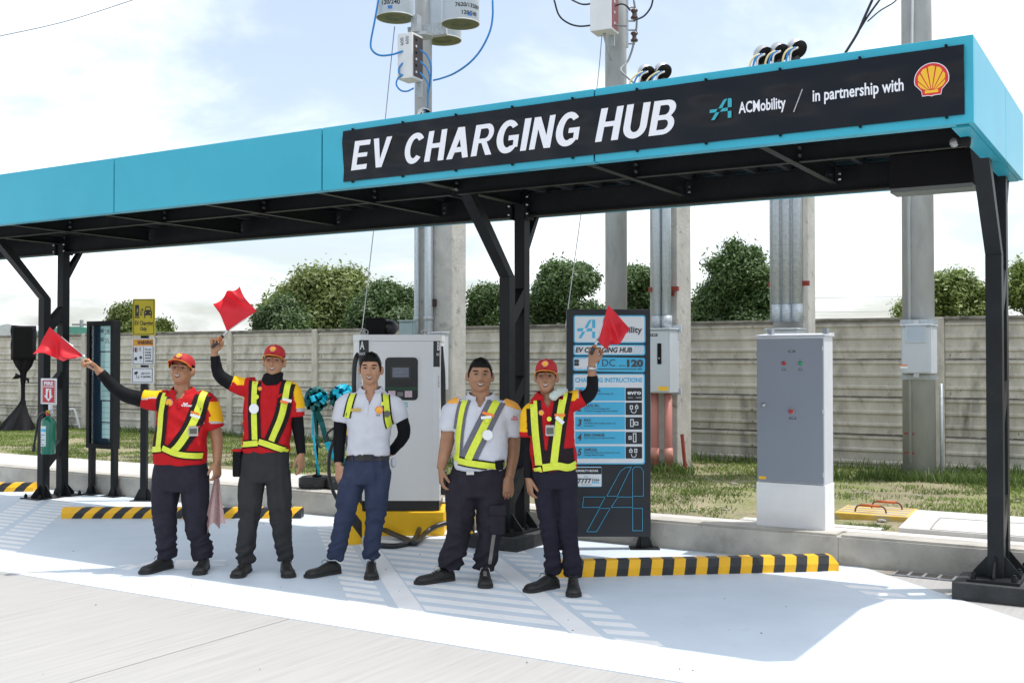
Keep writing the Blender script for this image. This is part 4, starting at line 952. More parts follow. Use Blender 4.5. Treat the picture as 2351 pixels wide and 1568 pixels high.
rows = [(543, 625, '1', 'OPEN APP.', ('Open EVRO app and scan charger QR.',)), (633, 712, '2', 'PLUG IN.', ('Choose correct charging cable.', 'Connect to charger first, then vehicle.')), (723, 801, '3', 'PAY.', ('On EVRO, input charging session, pay', 'and confirm.')),
        (813, 890, '4', 'END CHARGE.', ('After charging, end session on EVRO.',)), (903, 979, '5', 'UNPLUG.', ('Disconnect cable from vehicle first, then', 'charger. Return neatly.'))]
for y0, y1, n, h, ls in rows:
    q = plate(r8(93, y0, 398, y1), -.0062, .0016, 'step_row', M_cyan, o); d_ = plate(r8(402, y0+3, 503, y1, .006), -.0062, .0016, 'step_icon_panel', M_chr, o)
    t8(n, 104, 130, y0+18, y0+58, M_ink2, q, y=-.0078, bold=.05, shear=.2); t8(h, 148, 148+len(h)*11.5, y0+15, y0+31, M_ink2, q, y=-.0078, bold=.04)
    for j, l in enumerate(ls): t8(l, 148, 148+len(l)*5.35, y0+36+j*15, y0+44+j*15, M_ink2, q, y=-.0078, bold=.01)
    if n == '1':
        t8('evro', 413, 497, y0+20, y0+45, M_pw, d_, y=-.0078, bold=.05)
        for xx in (407, 455): plate(r8(xx, y0+55, xx+43, y0+70), -.0078, .0015, 'store_badge', M_ink, d_); t8('App Store' if xx == 407 else 'Google Play', xx+10, xx+41, y0+59, y0+66, M_pw, d_, y=-.0094)
    else:
        for (xa, ya, xb, yb2) in {'2': ((428, 20, 447, 45), (460, 22, 480, 42), (466, 14, 474, 21)), '3': ((430, 14, 452, 62), (455, 30, 480, 52)), '4': ((447, 10, 468, 66), (420, 28, 438, 50)), '5': ((455, 15, 473, 40), (424, 20, 444, 40), (430, 13, 438, 19))}[n]:
            pa, pb2 = c8(xa, y0+yb2), c8(xb, y0+ya); plate(frame2d(pa[0], pa[1], pb2[0], pb2[1], .007), -.0078, .0015, 'icon', M_pw, d_)
        if n in '25':
            aa = [c8(x, y0+y) for x, y in ((437, 47), (438, 60), (446, 66), (460, 66), (466, 58), (467, 46))]; MB().tube([(x, -.007, z) for x, z in aa], .0035, 6).build('icon_lead', M_pw, d_)
o = panel(60, 1028, 256, 1152, 'helpline_panel', r=.01, edge=.004); plate(r8(64, 1034, 254, 1074), -.0062, .0016, 'header', M_chr, o); t8('ACMOBILITY HELPLINE', 92, 233, 1048, 1060, M_pw, o, y=-.008, bold=.05)
t8('DIAL', 148, 174, 1086, 1094, M_cyan, o); t8('7777', 106, 190, 1103, 1130, M_ink2, o, bold=.05); t8('2266', 194, 240, 1103, 1117, M_ink2, o, bold=.03); plate(r8(93, 1103, 101, 1112), -.006, .0014, 'mark', M_cyan, o)
for k in range(4): plate(r8(195+k*11.5, 1121, 204+k*11.5, 1130), -.006, .0014, 'social_icon', M_cyan, o)
t8('24/7 toll free', 132, 192, 1136, 1142, M_ink2, o)
a, c = c8(137, 1425), c8(512, 1029)
for p_ in a_logo(None, (a[0]+c[0])/2, (a[1]+c[1])/2, c[0]-a[0], c[1]-a[1], 0, None):
    cyc = p_ + [p_[0]]; b = MB()
    for q0, q1 in zip(cyc, cyc[1:]): b.bar((q0[0], -.0016, q0[1]), (q1[0], -.0016, q1[1]), .003, .011, (0, 1, 0))
    b.build('logo_outline', M_cyan, py)

# --- grey cabinet on white plinth
M_gcab = mat('grey cabinet enamel', (.235, .26, .30), .45, var=.03, scale=1.5); M_plinth = mat('white plinth plaster', (.80, .80, .79), .8, var=.04, scale=4, bump=.2, bscale=40, dirt=((.60, .58, .54), 4, .63, .12)); M_gcab_sunlit = mat('sunlit cabinet side', (.62, .64, .67), .4, var=.03)  # case colour made paler: sunlight on the cabinet's right side painted in
Yc = 8.625; a = PY(1738, 1205, Yc); c = PY(1893, 1205, Yc); wx = c.x-a.x; z0 = .23; zp = PY(1815, 1110, Yc).z; ztp = PY(1815, 772, Yc).z
cb = thing('power_cabinet', 'tall grey power cabinet with indicator lamps on a white plinth', 'electrical cabinet', ((a.x+c.x)/2, Yc, z0))
hw = wx/2; dpt = .27
MB().box((-hw-.004, .0, -.02), (hw+.006, dpt, zp-z0), .004).build('plinth', M_plinth, cb)
MB().box((-hw+.006, .012, zp-z0+.003), (hw+.0, dpt-.006, ztp-z0), .004).build('case', M_gcab_sunlit, cb)
door = MB().box((-hw+.004, -.004, zp-z0+.012), (hw-.006, .0115, ztp-z0-.022), .003).build('door', M_gcab, cb)
MB().prism([(-.012, ztp-z0+.001), (dpt, ztp-z0+.001), (dpt, ztp-z0+.028), (-.012, ztp-z0+.010)], 'x', -hw-.006, hw+.012).build('rain_lip', M_gcab_sunlit, cb)
def cc_(u, v): q = PY(u, v, Yc); return (q.x-(a.x+c.x)/2, q.z-z0)
for (u, v, nm, col) in ((1800, 834, 'red_lamp', (.45, .01, .012)), (1838, 834, 'green_lamp', (.0, .32, .13))):
    q = cc_(u, v); MB().lathe([(.016, 0), (.016, .006), (.012, .008), (.011, .016), (0, .02)], 16).build(nm, mat(nm, col, .25, coat=.5), door, True, loc=(q[0], -.004, q[1]), rot=(R(90), 0, 0))
for (u, v, s, w) in ((1818, 806.5, 'MDP-EV', .055), (1800, 848, 'OFF', .03), (1838, 848, 'ON', .03), (1820, 960, 'E. STOP', .055)):
    q = cc_(u, v); pl = plate(rect(q[0]-w/2, q[1]-.008, q[0]+w/2, q[1]+.008), -.0056, .0014, 'name_tag', M_ink, door); text(s, .008, (q[0], -.0062, q[1]), M_pw, pl, width=w*.75)
q = cc_(1818, 944); MB().lathe([(.024, 0), (.024, .01), (.0, .01)], 6).build('stop_collar', M_galv, door, loc=(q[0], -.004, q[1]), rot=(R(90), 0, 0)); MB().lathe([(.008, 0.01), (.016, .016), (.018, .026), (0, .03)], 16).build('stop_button', mat('stop red', (.50, .03, .025), .4), door, True, loc=(q[0], -.004, q[1]), rot=(R(90), 0, 0))
q = cc_(1754, 930); MB().lathe([(.02, 0), (.02, .008), (.012, .012), (.011, .024), (0, .024)], 14).build('lock', M_bolt, door, True, loc=(q[0], -.004, q[1]), rot=(R(90), 0, 0))
q = cc_(1751, 1096); pl = plate(rect(q[0]-.03, q[1]-.012, q[0]+.03, q[1]+.012), -.0056, .0014, 'warning_sticker', M_yel, door)
for v in (800, 945, 1090): q = cc_(1893, v); MB().cbox((hw-.004, -.004, q[1]), (.014, .012, .035), .003).build('hinge', M_bolt, cb)
for u in (1762, 1889): q = cc_(u, 762); MB().box((q[0]-.018, .05, ztp-z0+.02), (q[0]+.018, .12, ztp-z0+.062)).build('lifting_ear', M_gcab, cb)
pad = struct(MB().box((-3.15, 8.862, -.1), (-2.0, 9.0, .233)).build('cabinet_pad', M_walk))

# --- handhole cover
M_hy = mat('worn yellow paint', (.62, .40, .07), .8, var=.15, scale=8, dirt=((.45, .40, .30), 9, .5, .2)); M_hg = mat('worn grey paint', (.28, .27, .25), .85, var=.2, scale=8)
hh = thing('handhole_cover', 'yellow and grey striped concrete cover with orange lifting handles in the grass', 'manhole cover', (-2.23, 9.76, .2), R(3))
MB().box((-.30, -.29, 0), (.30, .29, .066), .008).build('slab', M_hy, hh)
for k in range(4): sheet([[(-.28+.0, -.21+k*.14), (.28, -.25+k*.14), (.28, -.19+k*.14), (-.28, -.15+k*.14)]], .068, 'grey_stripe', M_hg, hh)
for y, x in ((-.17, -.02), (.15, .06)):
    MB().tube(smooth_path([(x-.13, y, .05), (x-.12, y, .10), (x-.08, y, .125), (x+.08, y, .125), (x+.12, y, .10), (x+.13, y, .05)], 4), .007, 8).build('handle', mat('rust', (.14, .05, .03), .7), hh, True)
    MB().tube([(x-.08, y, .125), (x+.08, y, .125)], .0115, 10).build('grip', mat('orange sleeve', (.50, .11, .03), .6), hh, True)

# --- wheel stops
M_wy = mat('wheel stop yellow', (.88, .47, .008), .5, var=.08, scale=6, dirt=((.55, .32, .05), 9, .66, .12)); M_wk = mat('wheel stop black', (.018, .019, .021), .5, var=.3, scale=20, bump=.3, bscale=60)
def wheel_stop(label, p, q, h, n, slant, start=0, caps=True):
    p, q = Vector((*p, 0)), Vector((*q, 0)); d = q-p; Ln = d.length; rz = math.atan2(d.y, d.x)
    t = thing('wheel_stop', label, 'wheel stop', p, rz, 'striped wheel stops')
    w = .15; pr = [(0, .004), (0, h*.52), (.028, h), (w-.028, h), (w, h*.52), (w, .004)]
    for k in range(n):
        xa, xb = Ln*k/n, Ln*(k+1)/n; b = MB()
        def sh(x, y, z):
            o = slant*(z+(y if y < .03 else .03)) if True else 0
            return min(max(x+o, 0), Ln)
        A = [b.bm.verts.new((sh(xa, y, z) if k else 0, y, z)) for y, z in pr]; B = [b.bm.verts.new((sh(xb, y, z) if k < n-1 else Ln-(h*.35 if z > h*.9 else 0)*(1 if caps else 0), y, z)) for y, z in pr]
        b.bm.faces.new(A); b.bm.faces.new(B[::-1])
        for j in range(6): b.bm.faces.new((A[j], B[j], B[(j+1) % 6], A[(j+1) % 6]))
        y_ = (k+start) % 2 == 0
        b.build('yellow_band' if y_ else 'black_band', M_wy if y_ else M_wk, t)
a, c = GZ(1283, 1327), GZ(1926, 1312)
wheel_stop('long striped wheel stop in front of the sign pylon', a[:2], c[:2], .115, 25, .15, 0)
a, c = GZ(140, 1191), GZ(691, 1191)
wheel_stop('striped wheel stop behind the two men at the left', a[:2], c[:2], .105, 24, .75, 0, False)
a, c = GZ(-250, 1133), GZ(76, 1129)
wheel_stop('striped wheel stop at the left edge beyond the left column', a[:2], c[:2], .105, 14, .75, 1, False)

# --- charger
fr = Fr(925, 1231)
ch = thing('ev_charger', 'tall pale grey dual charging cabinet with dark screen panel on yellow plinth', 'EV charger', (fr.p.x, fr.p.y, 0), YAW)
M_chw = mat('charger pale grey', (.84, .85, .84), .38, var=.02, scale=1.5, coat=.15); M_chs = mat('charger column white', (.86, .87, .87), .38, var=.02); M_chk = mat('charger black', (.014, .015, .016), .35, var=.1)
M_py = mat('plinth yellow', (.90, .52, .006), .5, var=.05, scale=5, dirt=((.62, .40, .05), 7, .66, .1))
zpl = fr(0, 1175)[1]
MB().box((fr(829, 0)[0], 0, 0), (fr(1019, 0)[0], .62, zpl), .008).build('plinth', M_py, ch)
X0, X1 = fr(806, 0)[0], fr(1010, 0)[0]; zsk = fr(0, 1151)[1]; ztop = fr(0, 768)[1]; zcap = fr(0, 783)[1]
def hexa(e, y0=.04, y1=.60, cl=.075, cr=.03): return [(X0-e, y0+cl), (X0+cl-e*.4, y0-e), (X1-cr+e*.4, y0-e), (X1+e, y0+cr), (X1+e, y1), (X0-e, y1)]
MB().prism(hexa(-.012), 'z', zpl+.002, zsk).build('skirt', M_chk, ch)
MB().prism(hexa(0), 'z', zsk+.001, zcap-.003).build('body', M_chw, ch)
MB().prism(hexa(.004), 'z', zcap, ztop).build('top_cap', M_chw, ch)
def r9(x0, y0, x1, y1, r=0):
    a, c = c9(x0, y1), c9(x1, y0); return rect(a[0], a[1], c[0], c[1], r)
def c9(x, y): return fr((1250+x*.5934)/1.633, (1150+y*.5934)/1.633)
yf = .04
def cpl(poly, y, t, n, m, par=None): return plate(poly, yf-y, t, n, m, par or ch)
cpl(r9(628, 212, 668, 1228), .004, .004, 'side_column', M_chs); cpl(r9(160, 212, 215, 1228), .004, .004, 'side_column', M_chs)
la = cpl(r9(157, 210, 217, 372), .0055, .0014, 'label_panel', M_chk); lb2 = cpl(r9(628, 216, 669, 380), .0055, .0014, 'label_panel', M_chk)
def t9(s, x0, x1, yt, yb, m, y, par, **k):
    a, c = c9(x0, yb), c9(x1, yt); return text(s, c[1]-a[1], ((a[0]+c[0])/2, yf-y, (a[1]+c[1])/2), m, par, width=c[0]-a[0], **k)
t9('A', 161, 190, 221, 272, M_pw, .0068, la, bold=.04); t9('SOC%', 158, 195, 290, 305, M_pw, .0068, la, bold=.03); t9('B', 652, 668, 226, 278, M_pw, .0068, lb2, bold=.04); t9('SOC', 648, 668, 294, 310, M_pw, .0068, lb2, bold=.03)
for k, s in enumerate('CCS2'):
    t9(s, 657, 667, 440+k*19, 452+k*19, M_inkd, .0066, ch, rot=None); t9(s, 161, 173, 440+k*19, 452+k*19, M_inkd, .0066, ch)
fp = cpl(r9(313, 312, 536, 600, .04), .012, .011, 'panel_bezel', M_chw); sp_ = cpl(r9(322, 320, 531, 592, .035), .0135, .0014, 'control_panel', M_chk)
cpl(r9(357, 375, 486, 460), .02, .006, 'screen_frame', mat('screen frame', (.03, .032, .035), .3), sp_); cpl(r9(370, 386, 473, 445), .0215, .0014, 'screen', mat('lcd', (.20, .22, .27), .25, var=.1, scale=20), sp_)
for k in range(2): t9('53:10:15  09:47', 374, 470, 397+k*24, 411+k*24, mat('lcd ink', (.12, .14, .2), .4), .0228, sp_, bold=0)
cpl(r9(325, 508, 528, 528), .0165, .003, 'green_strip', mat('green strip', (.01, .06, .03), .4), sp_)
M_pink = mat('pink label', (.66, .50, .56), .5, var=.15, scale=60)
for x0, x1 in ((343, 388), (448, 494)): cpl(r9(x0, 532, x1, 573), .0152, .0014, 'code_label', M_pink, sp_)
cpl(r9(400, 540, 437, 566, .004), .0152, .0012, 'card_reader', mat('reader grey', (.18, .18, .18), .4), sp_)
st = cpl(r9(412, 604, 466, 638), .0012, .0011, 'sticker', mat('pale cyan sticker', (.35, .62, .66), .5)); 
for x in (172, 190, 565, 588): 
    q = c9(x, 160); MB().tube([(q[0]+.022*math.cos(t*.5236), .12+.01*math.sin(t), q[1]+.022*math.sin(t*.5236)) for t in range(13)], .006, 6, cap=False).build('lifting_eye', M_bolt, ch, True)
for k in range(14):
    z = fr(0, 850+k*14)[1]; MB().box((X0-.002, .2, z), (X0+.004, .45, z+.006)).build('vent_slot', M_dark, ch)
M_rub = mat('black rubber hose', (.02, .021, .022), .38, var=.15, scale=14)
def chw(x, y, dy): a = c9(x, y); return Vector((a[0], yf+dy, a[1]))
MB().tube(smooth_path([chw(150, 290, .10), chw(140, 310, .02), chw(128, 360, -.0), chw(124, 440, .0), chw(124, 520, .0), chw(130, 800, .05)], 8), .021, 12).build('side_cable', M_rub, ch, True)
MB().tube(smooth_path([chw(672, 250, .12), chw(678, 330, .1), chw(686, 430, .1), chw(688, 620, .1), chw(684, 900, .1), chw(676, 1180, .1)], 8), .021, 12).build('side_cable', M_rub, ch, True)
MB().box((X1+.004, .1, fr(0, 1140)[1]), (X1+.05, .2, fr(0, 1085)[1]), .008).build('holster', M_chk, ch)
# charging hoses on the floor (world points along the ground)
def gcab(pts, r, label):
    o = MB().tube(smooth_path([GZ(u, v, z) for u, v, z in pts], 10), r, 12).build('charging_hose', M_rub, None, True); return tag(o, label, 'cable')
gcab([(1004, 1112, .42), (996, 1136, .32), (982, 1172, .19), (966, 1206, .08), (950, 1240, .03), (915, 1252, .025), (875, 1252, .025), (845, 1246, .025)], .024, 'grey black charging hose from holster B looping over the hatched floor')
gcab([(1060, 1196, .12), (1035, 1198, .12), (1005, 1206, .10), (978, 1222, .05), (958, 1244, .03), (946, 1246, .03), (936, 1239, .03), (905, 1226, .04), (870, 1210, .07), (840, 1195, .12)], .023, 'second charging hose crossing behind the man in front of the charger')
# box and bag on top of the charger
bg_ = thing('black_case', 'black equipment case with bunched black cloth on top of the charger', 'bag', ch.matrix_world @ Vector((0, 0, 0)) if False else (fr.p + RT*fr(865, 0)[0] - Vector((RT.y, -RT.x, 0))*.0), YAW)
bg_.location = fr.p + RT*fr(864, 0)[0] + Vector((-RT.y, RT.x, 0))*.28 + Vector((0, 0, ztop+.002)); bg_.location.z = ztop+.002
MB().box((-.13, -.09, 0), (.05, .09, .155), .012).build('case', M_dark, bg_)
b = MB(); b.ball((.09, 0, .07), (.075, .085, .075), 3)
for v in b.bm.verts: v.co += Vector(v.normal)*.0 + Vector((1, 1, 1))*.014*mnoise.noise(v.co*28)
for v in b.bm.verts: v.co.z = max(v.co.z, .002)
b.build('cloth', mat('black cloth sheen', (.015, .015, .017), .45, var=.2), bg_, True)
# boxes on the post behind
ebox('slim grey box behind the right side of the charger', 985, 1014, 1030, 765, 895, 11.6); ebox('small teal grey box peeping over the charger top', 915, 948, 956, 738, 800, 11.55, m=mat('teal grey enamel', (.25, .33, .34), .5))
# bollards
def bollard(label, u, v, rpx, h, n=7):
    f2 = Fr(u, v); r = rpx*f2.k; t = thing('bollard', label, 'bollard', (f2.p.x, f2.p.y, 0), YAW, 'striped steel bollards')
    N = 28
    for k in range(n):
        b = MB(); za, zb2 = h*k/n, h*(k+1)/n
        def zz3(z, a): return min(max(z+(.10*math.sin(a) if 0 < z < h-1e-6 else 0), 0), h)
        A = [b.bm.verts.new((r*math.cos(2*math.pi*i/N), r*math.sin(2*math.pi*i/N), zz3(za, 2*math.pi*i/N-.6 - 1.2))) for i in range(N)]
        B = [b.bm.verts.new((r*math.cos(2*math.pi*i/N), r*math.sin(2*math.pi*i/N), zz3(zb2, 2*math.pi*i/N-.6 - 1.2))) for i in range(N)]
        for i in range(N): b.bm.faces.new((A[i], A[(i+1) % N], B[(i+1) % N], B[i]))
        if k == n-1: b.bm.faces.new(B)
        b.build('yellow_band' if k % 2 == 0 else 'black_band', M_py if k % 2 == 0 else M_wk, t, 40)
bollard('yellow and black bollard behind the man in front of the charger', 812, 1248, 19, .98)
bollard('yellow bollard showing between the legs of the stout man', 1072, 1240, 18, .98)
# cable holster stand by the man
hs = Fr(766, 1225); ho = thing('holster_cable', 'black charging connector and hose hanging beside the man with the blue trousers', 'cable', (hs.p.x, hs.p.y, 0), YAW)
MB().tube([Vector((hs(u, v)[0], 0, hs(u, v)[1])) for u, v in ((776, 985), (764, 984), (753, 992), (747, 1003), (750, 1010), (762, 1012), (774, 1004), (778, 992), (776, 985))], .011, 8, cap=False).build('connector_handle', M_rub, ho, True)
MB().tube(smooth_path([Vector((hs(u, v)[0], 0, hs(u, v)[1])) for u, v in ((776, 1004), (764, 1018), (756, 1045), (755, 1085), (762, 1120), (776, 1150), (800, 1180), (812, 1200))], 8), .017, 12).build('hose', M_rub, ho, True)

# --- ribbon bows on thin black stands
M_bt = mat('dark teal foil ribbon', (.006, .10, .10), .16, .5, var=.1); M_bc = mat('cyan foil ribbon', (.015, .48, .66), .18, .4, var=.1)
def bow(label, u, v, vbase, mixc, rpx, seed, tails):
    q_ = GZ(u, vbase, .232); q_.y += .16; f2 = Fr(u, vbase, (q_-CAM).dot(FW)); f2.v0 = 828+(EYE-.343)/f2.k; s = f2.k; t = thing('ribbon_bow', label, 'ribbon bow', (q_.x, q_.y, .343), YAW, 'foil ribbon bows on stands')
    zc = f2(0, v)[1]; R_ = rpx*s; r = np.random.default_rng(seed)
    MB().tube([(0, .05, 0), (0, .05, zc)], .012, 8).build('stand', M_dark, t, True); MB().lathe([(.05, 0), (.05, .012), (.02, .025), (0, .025)], 20, c=(0, .05, 0)).build('stand_base', M_dark, t, True)
    n = 34
    for k in range(n):
        z = 1-2*(k+.5)/n; a = k*2.39996; d = Vector((math.sqrt(1-z*z)*math.cos(a), math.sqrt(1-z*z)*math.sin(a), z))
        tx = d.cross(Vector((r.normal(), r.normal(), r.normal()))).normalized(); ty = d.cross(tx); w = R_*.27; L = R_*1.04
        b = MB()
        prof_ = [(.15, -.02), (.55, -.20), (.9, -.22), (1.04, -.08), (1.04, .10), (.9, .22), (.55, .20), (.15, .02)]
        pts = [[b.bm.verts.new(d*(q*L)+tx*(o_*L)+ty*(e_*w)+Vector((0, -.0, zc))) for q, o_ in prof_] for e_ in (-1, 1)]
        for j in range(len(prof_)-1): b.bm.faces.new((pts[0][j], pts[0][j+1], pts[1][j+1], pts[1][j]))
        cy = (d.x*.7-d.y*.4+d.z*.3+r.uniform(-.5, .5)) > mixc
        b.build('ribbon_loop', M_bc if cy else M_bt, t, 30)
    for pts, m_, w in tails:
        P = smooth_path([Vector((f2(a_, b_)[0], -.02+.012*i, f2(a_, b_)[1])) for i, (a_, b_) in enumerate(pts)], 8); b = MB(); V_ = []
        for i, q in enumerate(P):
            tw = .35*math.sin(i*.35); V_.append((b.bm.verts.new(q+Vector((-w*math.cos(tw), -w*math.sin(tw), 0))), b.bm.verts.new(q+Vector((w*math.cos(tw), w*math.sin(tw), w*.5)))))
        for A_, B_ in zip(V_, V_[1:]): b.bm.faces.new((A_[0], A_[1], B_[1], B_[0]))
        b.build('ribbon_tail', m_, t, True)
bow('dark teal foil bow right beside the second man from the left', 702, 917, 1122, .55, 27, 4, [([(696, 940), (695, 990), (700, 1040), (708, 1092)], M_bc, .012), ([(700, 940), (712, 965), (722, 1000), (728, 1016)], M_bt, .03), ([(728, 1016), (738, 1040), (744, 1056), (754, 1050)], M_bc, .035), ([(698, 940), (702, 990), (706, 1020), (712, 1030)], M_bt, .012)])
bow('bright cyan foil bow beside the man in front of the charger', 764, 915, 1124, -.15, 31, 9, [([(762, 938), (768, 960), (770, 985)], M_bc, .02), ([(790, 1010), (792, 1040), (788, 1060), (784, 1072)], M_bc, .03), ([(766, 940), (765, 1000), (764, 1068)], M_bt, .02)])
# round black rubber weights on the kerb
M_tyr = mat('black rubber weight', (.018, .018, .018), .6, var=.4, scale=9, bump=.4, bscale=30, dirt=((.22, .21, .20), 11, .62, .08))
for label, u, v, rp in (('left of two round black rubber weights on the kerb', 700, 1122, 38), ('right of two round black rubber weights on the kerb', 752, 1124, 26)):
    q = GZ(u, v, .232); q.y += .16; s = (q-CAM).dot(FW)/F; r = rp*s; t = thing('rubber_weight', label, 'weight', (q.x, q.y, .232))
    MB().lathe([(0, 0), (r*.93, 0), (r, .02), (r, .09), (r*.95, .105), (r*.6, .11), (0, .105)], 30).build('disc', M_tyr, t, 40)
    MB().tube([(r*.80*math.cos(a*.349), r*.80*math.sin(a*.349), .109) for a in range(19)], .010, 6, cap=False).build('rim', M_tyr, t, True)
q = GZ(1026, 1140, .232); t = thing('mesh_bag', 'purple mesh bundle lying on the kerb right of the charger', 'bag', (q.x, q.y+.1, .232)); b = MB(); b.ball((0, 0, .05), (.13, .09, .055), 3)
for v in b.bm.verts: v.co += Vector((1, 1, 1))*.015*mnoise.noise(v.co*22)
for v in b.bm.verts: v.co.z = max(v.co.z, .001)
b.build('bundle', mat('purple mesh', (.10, .085, .17), .7, var=.5, scale=60), t, True)

# --- fire extinguisher and its sign on the left column
f2 = PY(112, 998, 7.75); D = (f2-CAM).dot(FW); k_ = D/F
ext = thing('fire_extinguisher', 'green fire extinguisher hanging on the left column', 'fire extinguisher', (f2.x, 7.745, PY(112, 1042, 7.745).z))
r = 16*k_; h = 84*k_
M_grn = mat('extinguisher green', (.004, .16, .10), .25, coat=.5, var=.04)
MB().lathe([(r*.9, 0), (r, .02), (r, h*.86), (r*.86, h*.94), (r*.45, h*1.0), (r*.28, h*1.02), (r*.28, h*1.08), (0, h*1.08)], 28).build('cylinder', M_grn, ext, 40)
b = MB()
def lab(u, v): th = -.75+1.2*u; return Vector((r*1.01*math.sin(th+.15), -r*1.01*math.cos(th+.15), h*(.22+.55*v)))
lbl = MB().grid(lab, 10, 4).build('paper_label', mat('extinguisher paper', (.66, .74, .76), .5, var=.08, scale=40), ext, True)
def lab2(u, v): th = -.75+1.2*u; return Vector((r*1.02*math.sin(th+.15), -r*1.02*math.cos(th+.15), h*(.62+.07*v)))
MB().grid(lab2, 10, 3).build('label_band', M_cyan, lbl, True)
for j in range(5):
    def lab3(u, v, j=j): th = -.68+(.5 if j % 2 else .95)*u; return Vector((r*1.02*math.sin(th+.15), -r*1.02*math.cos(th+.15), h*(.26+.065*j+.018*v)))
    MB().grid(lab3, 8, 2).build('print_line', M_inkd, lbl, True)
MB().tube([(0, 0, h*1.06), (0, 0, h*1.18)], .016, 10).build('valve', M_bolt, ext, True)
MB().bar((-.01, 0, h*1.16), (.12, -.02, h*1.24), .02, .012).bar((-.01, 0, h*1.12), (.11, -.02, h*1.12), .02, .012).build('lever', M_galv, ext); MB().cbox((.015, -.02, h*1.15), (.05, .015, .03), .004).build('pull_tag', M_sy, ext)
MB().lathe([(.0, 0), (.022, 0), (.022, .012), (0, .012)], 14).build('gauge', M_red, ext, True, loc=(.015, -.02, h*1.10), rot=(R(90), 0, 0))
MB().tube(smooth_path([(-.01, -.0, h*1.14), (-.09, -.02, h*1.10), (-.15, -.02, h*.95), (-.19, -.02, h*.55), (-.225, -.02, h*.2)], 8), .013, 10).build('hose', M_rub, ext, True); MB().tube([(-.225, -.02, h*.22), (-.235, -.02, h*.05)], [.015, .018], 10).build('nozzle', M_rub, ext, True)
MB().cbox((-.035, .05, h*1.22), (.035, .03, .10)).build('wall_hook', M_let, ext)
q0, q1 = PY(94, 927, 7.83), PY(131, 868, 7.83); fs = thing('fire_sign', 'red and white FIRE EXTINGUISHER sign with arrow on the left column', 'sign', ((q0.x+q1.x)/2, 7.83, q0.z))
w, h = q1.x-q0.x, PY(112, 868, 7.83).z-PY(112, 927, 7.83).z
plate(rect(-w/2, 0, w/2, h), -.003, .0025, 'clear_sleeve', M_pw, fs); plate(rect(-w*.36, h*.06, w*.36, h*.93), -.0045, .0014, 'red_field', M_sred, fs)
for k in range(11):
    for sx in (-1, 1): plate([(sx*w*.375, h*(.05+k*.08)), (sx*w*.455, h*(.065+k*.08)), (sx*w*.455, h*(.10+k*.08)), (sx*w*.375, h*(.085+k*.08))], -.0045, .0014, 'hatch', M_sred, fs)
text('FIRE', h*.13, (0, -.0058, h*.80), M_let, fs, bold=.06, width=w*.56); text('EXTINGUISHER', h*.05, (0, -.0058, h*.675), M_let, fs, bold=.05, width=w*.66)
plate([(-.17*w, h*.60), (.17*w, h*.60), (.17*w, h*.33), (.28*w, h*.33), (0, h*.10), (-.28*w, h*.33), (-.17*w, h*.33)], -.0058, .0012, 'arrow', M_let, fs); plate([rect(-.055*w, h*.22, .055*w, h*.47), rect(-.03*w, h*.47, .03*w, h*.52), [(.0, h*.52), (.13*w, h*.56), (.12*w, h*.58), (.0, h*.55)]], -.0072, .0013, 'pictogram', M_sred, fs)

# --- covered loudspeaker on a draped stand
f2 = Fr(52, 990, z0=.2); sk = thing('loudspeaker', 'black loudspeaker in a loose black cover on a cloth-draped stand', 'speaker', (f2.p.x, f2.p.y, .2), YAW+R(22))
M_cov = mat('black nylon cover', (.010, .010, .012), .6, var=.2, scale=5, spec=.15); M_grl = mat('speaker grille', (.008, .008, .008), .8, spec=.1)
za, zb3 = f2(0, 826)[1], f2(0, 748)[1]; hw_ = 21*f2.k
b = MB(); b.box((-hw_, -.12, za), (hw_, .22, zb3)); bmesh.ops.subdivide_edges(b.bm, edges=b.bm.edges, cuts=7, use_grid_fill=True)
for v in b.bm.verts:
    if v.co.y > -.1: v.co += Vector((v.co.x*.25, 0, 0))*(1 if v.co.y > .0 else 0)+Vector((.02, .03, .02))*mnoise.noise(v.co*7)
b.build('cabinet', M_cov, sk, True); MB().box((-hw_+.02, -.135, za+.03), (hw_-.02, -.121, zb3-.03), .01).build('grille', M_grl, sk)
b = MB(); ring = []
levels = [(za+.02, .17), (za-.12, .13), (za-.25, .055), (za-.34, .05), (za-.5, .035), (.62, .035), (.50, .07), (.35, .14), (.18, .23), (.02, .31)]
def drape(u, v):
    t_ = v*(len(levels)-1); i = min(int(t_), len(levels)-2); f_ = t_-i; z = levels[i][0]*(1-f_)+levels[i+1][0]*f_; r_ = levels[i][1]*(1-f_)+levels[i+1][1]*f_
    a_ = 2*math.pi*u; r_ *= 1+.16*math.sin(a_*5+v*6)+.08*math.sin(a_*9); off = -.10*max(0, (v-.6)/.4)
    return Vector((r_*math.cos(a_)+off, r_*math.sin(a_)*.8+.03, z))
MB().grid(drape, 41, 40).build('drape', M_cov, sk, True)
b = MB(); b.tube([(-.05, -.02, za-.32), (-.12, -.06, za-.30), (-.15, -.06, za-.34), (-.06, -.02, za-.35)], [.02, .05, .04, .01], 8).tube([(0, -.03, za-.33), (.09, -.05, za-.38), (.10, -.05, za-.45)], [.02, .03, .01], 8).build('knot', M_cov, sk, True)
# white pipe stub by the wall
q = GZ(186, 985, .2); t = thing('pipe_stub', 'short white plastic pipe with elbow sticking out of the grass by the wall', 'pipe', q, YAW); s = (q-CAM).dot(FW)/F
MB().tube(smooth_path([(0, 0, -.05), (-.06, 0, .15), (-14*s, 0, 42*s), (-18*s, 0, 46*s), (-26*s, 0, 45*s)], 5), .022, 10).build('pipe', M_pw, t, True)
